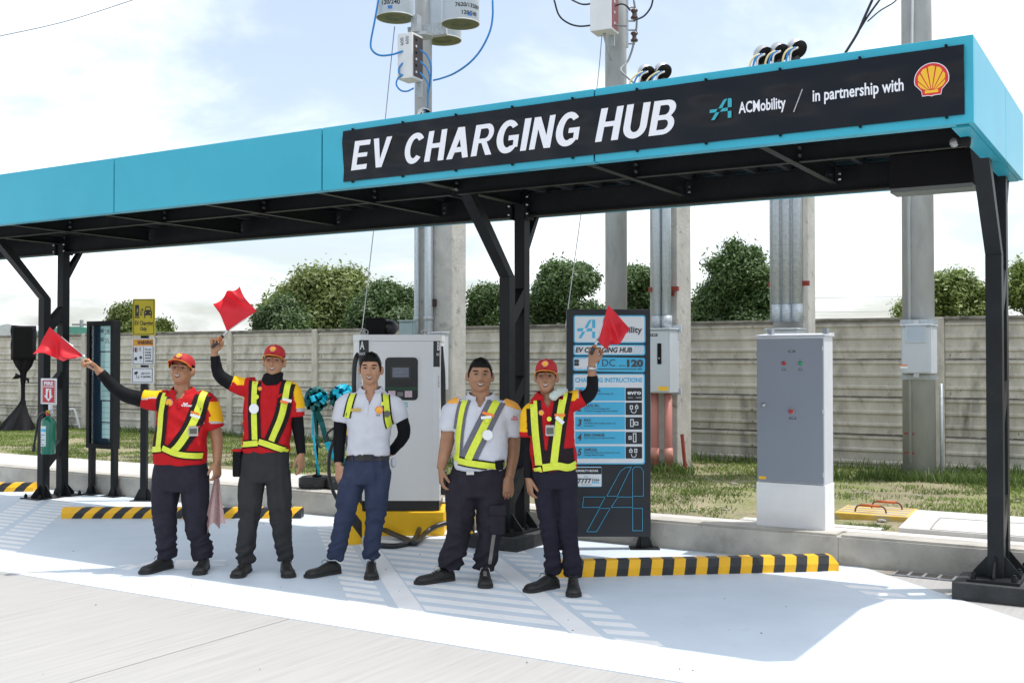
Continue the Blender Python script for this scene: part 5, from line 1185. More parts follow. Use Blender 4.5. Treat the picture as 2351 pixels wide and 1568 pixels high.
# far green roofed house and pole behind the wall
q = PD(180, 775, 48); t = thing('green_roof_house', 'distant house with pale green roof over the wall at left', 'house', (q.x, q.y, .12), YAW)
zz4 = q.z; MB().box((-2.2, 0, 0), (2.0, 4, zz4)).build('wall', mat('house wall', (.45, .43, .38), .8), t); MB().prism([(-2.6, zz4-.1), (2.4, zz4-.1), (.2, zz4+.35), (-.6, zz4+.35)], 'y', -.3, 4.3).build('roof', mat('green roof', (.10, .33, .25), .5), t)
q = PD(187, 800, 70); t = thing('far_pole', 'tiny distant power pole over the green roof', 'utility pole', (q.x, q.y, .12)); zt5 = PD(187, 739, 70).z; MB().tube([(0, 0, 0), (0, 0, zt5)], .12, 6).build('shaft', mat('far grey', (.3, .32, .33), .7), t); MB().bar((-.6*RT.x, -.6*RT.y, zt5-.3), (.3*RT.x, .3*RT.y, zt5-.3), .12, .12).build('crossarm', MATS['far grey'], t)
q = PD(22, 775, 50); t = thing('white_shed', 'distant pale roofed shed over the wall at the far left', 'house', (q.x, q.y, .12), YAW); MB().box((-3, 0, 0), (3, 3, q.z-.2)).build('wall', MATS['house wall'], t); MB().prism([(-3.2, q.z-.2), (3.2, q.z-.2), (0, q.z+.5)], 'y', -.2, 3.2).build('roof', mat('pale roof', (.6, .6, .6), .6), t)
# banana like leaves over the wall
def spiky(label, u, v, hpx, n, D, seed):
    r = np.random.default_rng(seed); q = PD(u, v, D); t = thing('banana_plant', label, 'plant', (q.x, q.y, q.z-1.0), YAW); s = D/F
    MB().tube([(0, 0, -.8), (0, 0, 1)], .06, 6).build('stem', M_leafC, t)
    for k in range(n):
        a = r.uniform(-.7, .7); L = hpx*s*r.uniform(.7, 1.2); w = L*.11; b = MB(); V_ = []
        for i in range(7):
            f_ = i/6; c_ = Vector((math.sin(a*(1+f_*.8))*L*f_, r.uniform(-.02, .02), .9+math.cos(a*(1+f_*.8))*L*f_)); ww = w*math.sin(math.pi*min(1, f_*.95+.05))
            d_ = Vector((math.cos(a), .3, -math.sin(a))); V_.append((b.bm.verts.new(c_-d_*ww), b.bm.verts.new(c_+d_*ww)))
        for A_, B_ in zip(V_, V_[1:]): b.bm.faces.new((A_[0], A_[1], B_[1], B_[0]))
        b.build('leaf', M_leafC, t)
spiky('banana leaves over the wall right of the yellow sign', 366, 775, 34, 7, 24, 2); spiky('banana leaf over the wall beside the green roof', 186, 775, 30, 3, 26, 5); spiky('banana leaves over the wall near the olive tree', 388, 772, 18, 5, 24, 6)
# ================================================================== PEOPLE
def skin_mat(n, c): return mat(n, c, .40, var=.14, scale=14, bump=.12, bscale=140, spec=.5)
M_hair = mat('black hair', (.008, .0075, .007), .6, var=.4, scale=60, bump=.5, bscale=140, spec=.15)
M_slv = mat('black stretch sleeve', (.008, .008, .010), .75, var=.2, scale=12, spec=.12)
M_vy = mat('hi vis yellow tape', (.66, .74, .045), .38, var=.06, scale=40, bump=.5, bscale=110); M_vk = mat('black mesh vest', (.022, .016, .018), .75, var=.35, scale=120, bump=.4, bscale=300, spec=.1); M_vg = mat('grey mesh vest', (.12, .12, .15), .75, var=.25, scale=120)
M_boot = mat('black work leather', (.012, .012, .011), .55, var=.4, scale=14, bump=.25, bscale=60, dirt=((.06, .055, .05), 9, .62, .12)); M_sole = mat('rubber sole', (.022, .021, .020), .8, var=.3, scale=20); M_lace = mat('boot lace', (.03, .03, .03), .8); M_lace2 = mat('pale lace', (.42, .40, .36), .8)
M_eyew = mat('eye white', (.34, .30, .27), .3, var=0); M_iris = mat('iris', (.012, .008, .006), .2, var=0); M_teeth = mat('teeth', (.60, .57, .52), .25, var=0); M_lip = mat('lip', (.20, .065, .05), .45, var=.1); M_mouth = mat('mouth', (.07, .018, .016), .5, var=0)
M_shr = mat('red polo cloth', (.46, .013, .017), .72, var=.07, scale=14, bump=.12, bscale=260, spec=.12); M_shy = mat('yellow polo cloth', (.80, .45, .015), .72, var=.06, scale=14, spec=.12); M_shw = mat('white polo cloth', (.55, .56, .61), .72, var=.03, scale=8, bump=.1, bscale=260, spec=.12); M_shg = mat('grey reflective piping', (.42, .42, .42), .5)
M_org = mat('orange tape', (.85, .20, .03), .5); M_nk = mat('black knit', (.011, .011, .012), .85, var=.3, scale=40, spec=.1)
M_belt = mat('belt leather', (.012, .012, .012), .45)

def remesh(mb, voxel, it=4, fac=.5):
    me = mb.mesh('tmp'); o = bpy.data.objects.new('tmp', me); COL.objects.link(o)
    r = o.modifiers.new('r', 'REMESH'); r.mode = 'VOXEL'; r.voxel_size = voxel
    if it: s = o.modifiers.new('s', 'SMOOTH'); s.iterations = it; s.factor = fac
    bpy.context.view_layer.update(); dg = bpy.context.evaluated_depsgraph_get()
    nm = bpy.data.meshes.new_from_object(o.evaluated_get(dg)); bpy.data.objects.remove(o); bpy.data.meshes.remove(me)
    nm.polygons.foreach_set('use_smooth', [True]*len(nm.polygons)); nm.materials.clear(); return nm
def ring_loft(mb, rings, n=28, ex=2.4):
    """rings of (cx, cy, z, half width, half depth), closed"""
    R_ = []
    for cx, cy, z, a, b_ in rings:
        row = []
        for k in range(n):
            t = 2*math.pi*k/n; c, s = math.cos(t), math.sin(t)
            row.append(mb.bm.verts.new((cx+a*math.copysign(abs(c)**(2/ex), c), cy+b_*math.copysign(abs(s)**(2/ex), s), z)))
        R_.append(row)
    for A, B in zip(R_, R_[1:]):
        for k in range(n): mb.bm.faces.new((A[k], A[(k+1) % n], B[(k+1) % n], B[k]))
    mb.bm.faces.new(R_[0][::-1]); mb.bm.faces.new(R_[-1])
def wrinkle(me, fn):
    co = np.empty(len(me.vertices)*3, np.float32); me.vertices.foreach_get('co', co); nr = np.array([v.normal[:] for v in me.vertices]); co = co.reshape(-1, 3)
    d = np.array([fn(Vector(c)) for c in co]); co += (nr*d[:, None]).astype(np.float32); me.vertices.foreach_set('co', co.ravel()); me.update()
def bvh_of(me): return BVHTree.FromPolygons([v.co.copy() for v in me.vertices], [tuple(p.vertices) for p in me.polygons])

def hand(mb, w, d, n, thumb, curl, sc=1.0, tcurl=.4):
    """palm, four jointed fingers and a thumb; d finger direction, n the way the palm faces, thumb +1/-1 along d x n"""
    d = Vector(d).normalized(); n = Vector(n); n = (n-d*n.dot(d)).normalized(); s = d.cross(n)*thumb
    w = Vector(w)
    P = lambda a, b, c: w + d*a*sc + s*b*sc + n*c*sc
    def flat(pts, wid, th):
        rows = []
        for (a, b, c), wi, t_ in zip(pts, wid, th):
            row = []
            for k in range(12):
                an = 2*math.pi*k/12; row.append(mb.bm.verts.new(P(a, b+wi*math.cos(an), c+t_*math.sin(an))))
            rows.append(row)
        for A, B in zip(rows, rows[1:]):
            for k in range(12): mb.bm.faces.new((A[k], A[(k+1) % 12], B[(k+1) % 12], B[k]))
        mb.bm.faces.new(rows[0][::-1]); mb.bm.faces.new(rows[-1])
    flat([(-.03, 0, 0), (.01, .002, 0), (.05, .003, .002), (.092, 0, .004), (.100, 0, .005)], [.025, .031, .041, .042, .036], [.019, .019, .017, .014, .010])
    for i, (off, L, r) in enumerate(((.031, .068, .0092), (.0105, .076, .0095), (-.0105, .071, .0092), (-.031, .056, .0082))):
        p = P(.090, off, .004); ang = 0; pts = [P(.078, off, .003), p]
        for seg, cf in ((.45, 1.0), (.31, 1.15), (.24, .8)):
            ang += curl*cf*(1+.08*i); dd = d*math.cos(ang)+n*math.sin(ang)+s*(.10*(1.5-i)*.25 if curl < .6 else 0); p = p+dd*(L*seg*sc); pts.append(p.copy())
        mb.tube(pts, [r*1.05*sc, r*sc, r*.98*sc, r*.9*sc, r*.72*sc], 8)
    p0, p1 = P(.012, .026, .004), P(.045, .050, .012+.010*tcurl)
    d2 = d*.92+s*(.38-.75*tcurl)+n*(.25+.8*tcurl); d2.normalize(); p2 = p1+d2*.032*sc; d3 = (d2+d*.15+n*.35*tcurl-s*.25*tcurl).normalized(); p3 = p2+d3*.026*sc
    mb.tube([p0, p1, p2, p3], [.016*sc, .0125*sc, .0108*sc, .008*sc], 8)

def head_shape(x, y, z, wide=1.0, jaw=.26, fat=0.0):
    """unit sphere direction -> head surface point; face looks to -y"""
    def bx(v, e): return math.copysign(abs(v)**e, v)
    X, Y, Z = .0735*wide*bx(x, .93), .094*bx(y, .93), .116*bx(z, .95)
    if z < .1:
        t = min(1, (.1-z)/1.1); X *= 1-(jaw-fat)*t**1.4
        if y > 0: Y *= 1-.45*t
        else: Y *= 1-.10*t+.06*fat
    if Y < -.055: Y = -.055-(abs(Y)-.055)*.78
    if y < .1:
        def g(cx, cz, sx, sz): return math.exp(-((X-cx)/sx)**2-((Z-cz)/sz)**2)
        f = .026*g(0, -.015, .012, .015)+.017*g(0, .014, .0085, .022)+.011*(g(.0155, -.022, .008, .008)+g(-.0155, -.022, .008, .008))
        f += -.016*(g(.031, .018, .015, .010)+g(-.031, .018, .015, .010))+.010*(g(.030, .038, .020, .007)+g(-.030, .036, .020, .007))
        f += (.012+.02*fat)*(g(.040, -.024, .017, .016)+g(-.040, -.024, .017, .016))+.006*g(0, -.050, .024, .009)-.005*g(0, -.070, .02, .006)-.008*(g(.033, -.040, .006, .016)+g(-.033, -.040, .006, .016))+.009*g(0, -.092, .020, .016)
        Y -= f
    return Vector((X, Y, Z))

class Person:
    def __init__(s, label, u0, v0, skin, rz=0.0):
        s.fr = Fr(u0, v0); s.k = s.fr.k
        s.root = thing('person', label, 'person', (s.fr.p.x, s.fr.p.y, 0), YAW); s.skin = skin_mat(*skin)
        s.b = MB(); s.vneck = None
    def L(s, q, y=0.0):
        a = s.fr(q[0], q[1]); return Vector((a[0], y if len(q) < 3 else q[2], a[1]))
    def part(s, b, n, m, smooth=True, parent=None): return b.build(n, m, parent or s.root, smooth)
    def limb(s, pts, rad, mb=None, n=14, sm=5):
        P = smooth_path(pts, sm); m_ = len(P); rs = []
        for i in range(m_):
            t = i/(m_-1)*(len(rad)-1); j = min(int(t), len(rad)-2); f_ = t-j; rs.append(rad[j]*(1-f_)+rad[j+1]*f_)
        (mb or s.b).tube(P, rs, n); return P
    def arm_sleeve(s, pts, rad, t0, t1, m, extra=.006):
        P = smooth_path(pts, 8); n = len(P); i0, i1 = int(t0*(n-1)), int(t1*(n-1)); rs = []
        for i in range(n):
            t = i/(n-1)*(len(rad)-1); j = min(int(t), len(rad)-2); f_ = t-j; rs.append(rad[j]*(1-f_)+rad[j+1]*f_+extra+.0012*math.sin(i*2.3))
        return s.part(MB().tube(P[i0:i1+1], rs[i0:i1+1], 18), 'arm_sleeve', m)
    def head(s, c, h, yaw=0, pitch=0, roll=0, wide=1.0, jaw=.26, fat=0.0):
        s.hs = h/.232; s.HM = Matrix.Translation(c) @ Matrix.Rotation(yaw, 4, 'Z') @ Matrix.Rotation(pitch, 4, 'X') @ Matrix.Rotation(roll, 4, 'Y') @ Matrix.Scale(s.hs, 4)
        s.wide = wide; nu, nv = 56, 46; V = []
        for j in range(nv):
            ph = math.pi*(j+.5)/nv
            V.append([s.b.bm.verts.new(s.HM @ head_shape(math.sin(ph)*math.cos(2*math.pi*i/nu), math.sin(ph)*math.sin(2*math.pi*i/nu), math.cos(ph), wide, jaw, fat)) for i in range(nu)])
        for A, B in zip(V, V[1:]):
            for i in range(nu): s.b.bm.faces.new((A[i], A[(i+1) % nu], B[(i+1) % nu], B[i]))
        s.b.bm.faces.new(V[0][::-1]); s.b.bm.faces.new(V[-1])
        for sx in (-1, 1):
            g = bmesh.ops.create_icosphere(s.b.bm, subdivisions=2, radius=1)
            for v in g['verts']:
                p = Vector((v.co.x*.012, v.co.y*.022, v.co.z*.035)); p = Matrix.Rotation(sx*R(-24), 3, 'Z') @ p; v.co = s.HM @ (p+Vector((sx*.0805*wide, .010, .002)))
    def finish_body(s, voxel=.0043):
        me = remesh(s.b, voxel, 1, .5); me.materials.append(s.skin); s.body = obj('body', me, None, s.root); s.bvh = bvh_of(me); return s.body
    # ---- things projected on the face
    def fdecal(s, fn, nu, nv, name, m, off=.0012):
        b = MB(); inv = s.HM.to_3x3(); dirv = (inv @ Vector((0, 1, 0))).normalized(); V = []
        for i in range(nu):
            row = []
            for j in range(nv):
                x, z = fn(i/(nu-1), j/(nv-1)); o = s.HM @ Vector((x, -.3, z)); h = s.bvh.ray_cast(o, dirv)
                row.append(b.bm.verts.new((h[0] if h[0] else s.HM @ Vector((x, -.08, z)))-dirv*off))
            V.append(row)
        for i in range(nu-1):
            for j in range(nv-1): b.bm.faces.new((V[i][j], V[i+1][j], V[i+1][j+1], V[i][j+1]))
        bmesh.ops.remove_doubles(b.bm, verts=b.bm.verts, dist=1e-6)
        return s.part(b, name, m, True)
    def face(s, smile=1.0, squint=1.0, mouthw=.030, teeth=True, brow=.0, dz=0.0):
        for sx in (-1, 1):
            c = sx*.0315
            s.fdecal(lambda u, v: (c+(u-.5)*.030, .0165+(v-.5)*.0105*squint*math.sin(math.pi*u)+.0015*(sx*(u-.5))), 9, 4, 'eye', M_eyew, .0010)
            s.fdecal(lambda u, v: (c+(u-.5)*.0125, .0165+(v-.5)*.0105*squint*math.sin(math.pi*(u*.5+.25))), 5, 4, 'iris', M_iris, .0018)
            s.fdecal(lambda u, v: (c+(u-.5)*.035, .0165+.0052*squint*math.sin(math.pi*u)+(v-.3)*.0035), 9, 2, 'eyelid', M_iris, .0016)
            s.fdecal(lambda u, v: (c+sx*.003+(u-.5)*.041, .0355+brow+.005*math.sin(math.pi*min(1, u if sx < 0 else 1-u)*.8+.3)+(v-.5)*.009*(.5+.5*math.sin(math.pi*u))), 9, 3, 'eyebrow', M_hair, .0018)
            s.fdecal(lambda u, v: (sx*.0075+(u-.5)*.008, -.0285+(v-.5)*.0045*math.sin(math.pi*(u*.8+.1))), 5, 3, 'nostril', M_mouth, .0014)
        w = mouthw; zc = -.053
        def curve(u): return .0085*smile*(2*u-1)**2
        s.fdecal(lambda u, v: ((u-.5)*2*w, zc+curve(u)-.001+(v-.5)*.0225*math.sin(math.pi*u)**.6*(1 if u not in (0, 1) else 0)), 13, 5, 'lips', M_lip, .0012)
        if teeth:
            s.fdecal(lambda u, v: ((u-.5)*2*w*.86, zc+curve(u)+.0002+(v-.5)*.0135*math.sin(math.pi*u)**.5), 13, 4, 'mouth', M_mouth, .0022)
            s.fdecal(lambda u, v: ((u-.5)*2*w*.80, zc+curve(u)+.0022+(v-.5)*.0072*math.sin(math.pi*u)**.4), 13, 3, 'teeth', M_teeth, .0034)
    def hair(s, front=.058, side=-.015, back=-.07, puff=1.07, n=(60, 36), top=0.0, strands=1.0):
        b = MB(); nu, nv = n; V = {}
        def pt(j, i):
            ph = math.pi*(j+.5)/nv; th = 2*math.pi*i/nu; d = (math.sin(ph)*math.cos(th), math.sin(ph)*math.sin(th), math.cos(ph))
            return head_shape(*d, s.wide, .2), d
        for j in range(nv):
            for i in range(nu):
                p, d = pt(j, i); fr_ = -d[1]/max(.05, math.hypot(d[0], d[1]))
                line = (front if fr_ > .62 else (side+(front-side)*max(0, (fr_-.25)/.37) if fr_ > .25 else (side if fr_ > -.4 else back+(side-back)*max(0, (fr_+1)/.6))))
                line += .006*mnoise.noise(Vector((i*.6, 3, 1)))
                if p.z > line:
                    k = puff+top*max(0, d[2])**2+.022*mnoise.noise(Vector((p.x*60, p.y*60, p.z*25)))
                    e = min(1, (p.z-line)/.02); k = 1.008+(k-1.008)*e
                    V[(j, i)] = b.bm.verts.new(s.HM @ (Vector((p.x*k, p.y*k+ .0, p.z*(k+.0)))))
        for j in range(nv-1):
            for i in range(nu):
                q = [(j, i), (j, (i+1) % nu), (j+1, (i+1) % nu), (j+1, i)]
                if all(x in V for x in q): b.bm.faces.new([V[x] for x in q])
        tp = [V[(0, i)] for i in range(nu) if (0, i) in V]
        if len(tp) == nu: b.bm.faces.new(tp)
        vl = [v.co.copy() for v in b.bm.verts]; cen = s.HM.translation; rr = random.Random(5); up = (s.HM.to_3x3() @ Vector((0, 0, 1))).normalized(); fwd = (s.HM.to_3x3() @ Vector((.5, -1, 0))).normalized()
        for _ in range(int(900*strands)):
            p = rr.choice(vl); n = (p-cen).normalized(); dz_ = n.dot(up); d = (n*.75+up*.35+fwd*(.5 if dz_ > .5 else -.1)-up*(.9 if dz_ < .35 else 0)+Vector((rr.gauss(0, .3), rr.gauss(0, .3), rr.gauss(0, .2)))).normalized(); l = (.014 if dz_ > .4 else .007)*rr.uniform(.6, 1.2); sd_ = d.cross(n+Vector((.01, .02, 0))).normalized()*.0022
            q = p-n*.003; b.bm.faces.new([b.bm.verts.new(x) for x in (q-sd_, q+sd_, q+d*l)])
        return s.part(b, 'hair', M_hair)
    def cap(s, m, tilt=-.06, emblem=True):
        z0 = .054; T = s.HM @ Matrix.Translation((0, 0, z0)) @ Matrix.Rotation(tilt, 4, 'X')
        b = MB()
        def dome(u, v):
            th = 2*math.pi*u; ph = .5*math.pi*v
            r = math.cos(ph)**.75; return T @ Vector((.083*s.wide*r*math.cos(th), .104*r*math.sin(th)+.004, .088*math.sin(ph)**.85-.004))
        b.grid(dome, 41, 13); bmesh.ops.remove_doubles(b.bm, verts=b.bm.verts, dist=1e-5); crown = s.part(b, 'cap', m)
        b = MB()
        def brim(u, v):
            th = R(-90)+R(-74+148*u); r = .98+v*.62*math.cos((u-.5)*math.pi*.98)**.6
            x = .083*s.wide*math.cos(th)*min(r, 1.12 if abs(u-.5) > .3 else 1.3); y = .104*math.sin(th)*r
            return T @ Vector((x, y, .002-.012*v-.034*abs(2*u-1)**2*(.3+.7*v)))
        b.grid(brim, 25, 7); br = s.part(b, 'brim', m, True, crown)
        sol = br.modifiers.new('t', 'SOLIDIFY'); sol.thickness = .004
        b = MB()
        def edge(u):
            p = brim(u, 1.0); return p
        b.tube([edge(i/24) for i in range(25)], .0016, 6); s.part(b, 'brim_edge', M_shy, True, crown)
        b = MB(); b.ball(T @ Vector((0, .004, .086)), .007, 1); s.part(b, 'cap_button', m, True, crown)
        for sg in (-1, 1):
            b = MB(); b.tube([dome(.25+sg*(.12+.0*i)+ .0, .02+i*.08) + (dome(.25+sg*.12, .02+i*.08)-s.HM.translation).normalized()*.0 for i in range(3)], .002, 4)
        if emblem:
            e = shell(s.root, 0, 0, .046, 0, 'cap_emblem'); e.parent = crown
            M4 = T @ Matrix.Translation((0, -.1045, .040)) @ Matrix.Rotation(R(-22), 4, 'X'); sc_ = s.hs
            for o_ in [e] + list(e.children): o_.data.transform(M4)
        return crown
    # ---- clothes
    def shirt(s, rings, arms, fn_mat=None, mats=(), voxel=.0085, seed=1, amp=.011):
        zmax, zmin = max(r[2] for r in rings), min(r[2] for r in rings)
        b = MB(); ring_loft(b, rings)
        for pts, rad in arms: s.limb(pts, rad, b, 16, 4)
        me = remesh(b, voxel, 5, .55)
        def w(c):
            t = min(1, max(0, (zmax-c.z)/(zmax-zmin))); rd = lambda v: 1-2.4*abs(v)
            a_ = rd(mnoise.noise(Vector((c.x*9+c.z*7+seed, c.y*7, c.z*5-c.x*3)))); b_ = rd(mnoise.noise(Vector((c.x*6-c.z*9+seed*2, c.y*6+4, c.z*8+c.x*4))))
            return amp*(.8*mnoise.fractal(Vector((c.x*6+seed, c.y*6, c.z*5)), 1, 2, 2)+.55*a_*(.5+.5*t)+.5*b_*(.4+.6*t))
        wrinkle(me, w)
        for m_ in mats: me.materials.append(m_)
        if fn_mat:
            ix = [fn_mat(p.center, p.normal) for p in me.polygons]; me.polygons.foreach_set('material_index', ix)
        s.sb = bvh_of(me)
        if s.vneck:                                         # open neck: a V cut out of the front
            xc, zt_, zb_2, hw_2 = s.vneck; bm = bmesh.new(); bm.from_mesh(me); kill = []
            for f in bm.faces:
                c = f.calc_center_median()
                if c.y < .0 and c.z > zb_2 and abs(c.x-xc) < hw_2*(c.z-zb_2)/(zt_-zb_2): kill.append(f)
            bmesh.ops.delete(bm, geom=kill, context='FACES'); bm.to_mesh(me); bm.free()
        s.shirt_o = obj('shirt', me, None, s.root); return s.shirt_o
    def trousers(s, rings, legs, m, voxel=.0095, seed=1, amp=.006, knees=(), hems=()):
        b = MB(); ring_loft(b, rings, ex=2.3)
        for pts, rad in legs: s.limb(pts, rad, b, 18, 6)
        me = remesh(b, voxel, 5, .55)
        def w(c):
            rd = lambda v: 1-2.6*abs(v)
            d = .30*mnoise.fractal(Vector((c.x*7+seed, c.y*7, c.z*4)), 1, 2, 2)+.30*rd(mnoise.noise(Vector((c.x*13+seed, c.y*11, c.z*3.0+c.x*4))))
            for kx, kz in knees: d += .62*math.exp(-((c.z-kz)/.13)**2-((c.x-kx)/.14)**2)*rd(mnoise.noise(Vector((c.x*6+seed, c.y*6, (c.z+.45*abs(c.x-kx))*17))))
            for hx, hz in hems: d += .95*math.exp(-((c.z-hz)/.10)**2-((c.x-hx)/.14)**2)*rd(mnoise.noise(Vector((c.x*5+seed, c.y*5+3, (c.z-.5*(c.x-hx))*21))))
            return amp*d
        wrinkle(me, w); me.materials.append(m); s.tr_o = obj('trousers', me, None, s.root); s.tb = bvh_of(me); return s.tr_o
    def strip(s, pts, wid, name, m, off=.006, bvh=None, front=True, seg=6, parent=None):
        """tape laid on the front of the shirt along picture points, width in picture units"""
        bv = bvh or s.sb; P = smooth_path([Vector((s.L(p).x, 0, s.L(p).z)) for p in pts], seg); w = wid*s.k/2; b = MB(); rows = []; sg = -1 if front else 1
        for i, p in enumerate(P):
            d = (P[min(i+1, len(P)-1)]-P[max(i-1, 0)]).normalized(); nn = Vector((d.z, 0, -d.x)); row = []
            for t in (-1, -.5, 0, .5, 1):
                q = p+nn*(w*t); h = bv.ray_cast(Vector((q.x, sg*1.5, q.z)), Vector((0, -sg, 0)))
                row.append(b.bm.verts.new((q.x, h[0].y+sg*off, q.z)) if h[0] else None)
            rows.append(row)
        for A, B in zip(rows, rows[1:]):
            for j in range(4):
                q = [A[j], A[j+1], B[j+1], B[j]]
                if all(q): b.bm.faces.new(q)
        for v in [v for v in b.bm.verts if not v.link_faces]: b.bm.verts.remove(v)
        if not b.bm.faces: b.bm.free(); return None
        return s.part(b, name, m, True, parent)
    def girdle(s, z0, z1, name, m, off, bvh=None, tilt=0.0, cx=0.0, parent=None):
        """belt round the waist"""
        bv = bvh or s.sb; b = MB(); rows = []; n = 48
        for z in (z0, (z0+z1)/2, z1):
            row = []
            for k in range(n):
                a = 2*math.pi*k/n; d = Vector((math.cos(a), math.sin(a), 0)); zz_ = z+tilt*math.cos(a); h = bv.ray_cast(Vector((cx, 0, zz_))+d*.35, -d)
                p = h[0]+d*off if h[0] and (h[0]-Vector((cx, 0, zz_))).length < .33 else None
                row.append(p)
            for k in range(n):
                if row[k] is None: row[k] = (row[k-1] or Vector((cx, 0, z))).copy()
            rows.append([b.bm.verts.new(p) for p in row])
        for A, B in zip(rows, rows[1:]):
            for k in range(n): b.bm.faces.new((A[k], A[(k+1) % n], B[(k+1) % n], B[k]))
        return s.part(b, name, m, True, parent)
    def badge(s, uv, polys, name, m, off=.012, rot=0.0, bvh=None, parent=None, t=.002):
        """small flat plate standing just off the cloth"""
        p = s.L(uv); h = (bvh or s.sb).ray_cast(Vector((p.x, -1.5, p.z)), Vector((0, 1, 0))); y = (h[0].y if h[0] else -.1)-off
        nrm = h[1] if h[0] else Vector((0, -1, 0))
        o = plate(polys, 0, t, name, m, parent or s.root, loc=(p.x, y, p.z), rot=(0, rot, math.atan2(nrm.x, -nrm.y)*.8)); return o
    def emblem(s, uv, w):
        p = s.L(uv); h = s.sb.ray_cast(Vector((p.x, -1.5, p.z)), Vector((0, 1, 0))); e = shell(s.root, 0, 0, w, 0, 'chest_emblem', .0006)
        e.location = (p.x, (h[0].y if h[0] else -.12)-.007, p.z); nrm = h[1] if h[0] else Vector((0, -1, 0)); e.rotation_euler = (0, 0, math.atan2(nrm.x, -nrm.y)*.8)
    def collar(s, c, r, m, drop=.055, h=.035, open_=26, tilt=.35):
        b = MB()
        def fn(u, v):
            a = R(-90)+R(open_)+R(360-2*open_)*u; fr_ = max(0, -math.sin(a)); rr = r*(1+.05*v)+.034*v+.010*v*v; z = h*(1-v)-drop*.28*v-drop*v*fr_**3*.95
            z += -.03*fr_*tilt*2+.012*(1-fr_)
            return c+Vector((rr*1.12*math.cos(a), rr*.98*math.sin(a)-.004*fr_*v, z))
        b.grid(fn, 37, 6); o = s.part(b, 'collar', m); k = o.modifiers.new('t', 'SOLIDIFY'); k.thickness = .004; return o
    def placket(s, a, c, m, w=9):
        return s.strip([a, c], w, 'placket', m, .004)
    def shoe(s, heel, ang, L=.27, m=None, lace=None, w=.048):
        """heel: local ground point, ang: toe direction from straight to the camera, + to picture right"""
        d = Vector((math.sin(ang), -math.cos(ang), 0)); sd_ = Vector((math.cos(ang), math.sin(ang), 0)); H = Vector((heel.x, heel.y, 0))
        secs = [(-.012, .030, .070), (.02, .037, .098), (.07, .039, .104), (.115, .041, .088), (.155, .045, .070), (.20, .050, .064), (.235, .049, .060), (.258, .040, .050), (.270, .022, .036)]
        b = MB(); rows = []
        for x, wd, hh in secs:
            x *= L/.27; row = []
            for k in range(16):
                an = 2*math.pi*k/16; c, sn = math.cos(an), math.sin(an)
                zz_ = .022 if sn < -.2 else .022+(hh-.022)*max(0, (sn+.2)/1.2)**.75
                row.append(b.bm.verts.new(H+d*x+sd_*(wd*(w/.048)*math.copysign(abs(c)**.75, c))+Vector((0, 0, zz_))))
            rows.append(row)
        for A, B in zip(rows, rows[1:]):
            for k in range(16): b.bm.faces.new((A[k], A[(k+1) % 16], B[(k+1) % 16], B[k]))
        b.bm.faces.new(rows[0][::-1]); b.bm.faces.new(rows[-1])
        sh_ = s.part(b, 'shoe', m or M_boot)
        pr = [(-.018, .024), (-.012, .034), (.04, .040), (.10, .036), (.15, .045), (.21, .054), (.245, .053), (.270, .040), (.282, .016), (.284, .0)]
        ol = [(x*L/.27, y*(w/.048)) for x, y in pr] + [(x*L/.27, -y*(w/.048)) for x, y in pr[::-1][1:]]
        b = MB(); A = [b.bm.verts.new(H+d*x+sd_*y+Vector((0, 0, .007))) for x, y in ol]; B = [b.bm.verts.new(H+d*x*1.0+sd_*y+Vector((0, 0, .028 if x < .2 else .026))) for x, y in ol]
        b.bm.faces.new(A[::-1]); b.bm.faces.new(B)
        for k in range(len(ol)): b.bm.faces.new((A[k], A[(k+1) % len(ol)], B[(k+1) % len(ol)], B[k]))
        s.part(b, 'sole', M_sole, False, sh_)
        for k in range(4):
            x = (.095+k*.020)*L/.27; z = .098-k*.0085
            b = MB(); b.tube([H+d*x+sd_*t*.020+Vector((0, 0, z-(abs(t)**2)*.012)) for t in (-1, -.4, .4, 1)], .0028, 5); s.part(b, 'lace', lace or M_lace, True, sh_)
        b = MB(); x = .085*L/.27
        for sg in (-1, 1): b.tube(smooth_path([H+d*x+Vector((0, 0, .103)), H+d*(x+.02)+sd_*sg*.025+Vector((0, 0, .112)), H+d*(x+.035)+sd_*sg*.034+Vector((0, 0, .088))], 4), .0026, 5)
        s.part(b, 'lace_bow', lace or M_lace, True, sh_)
        return sh_

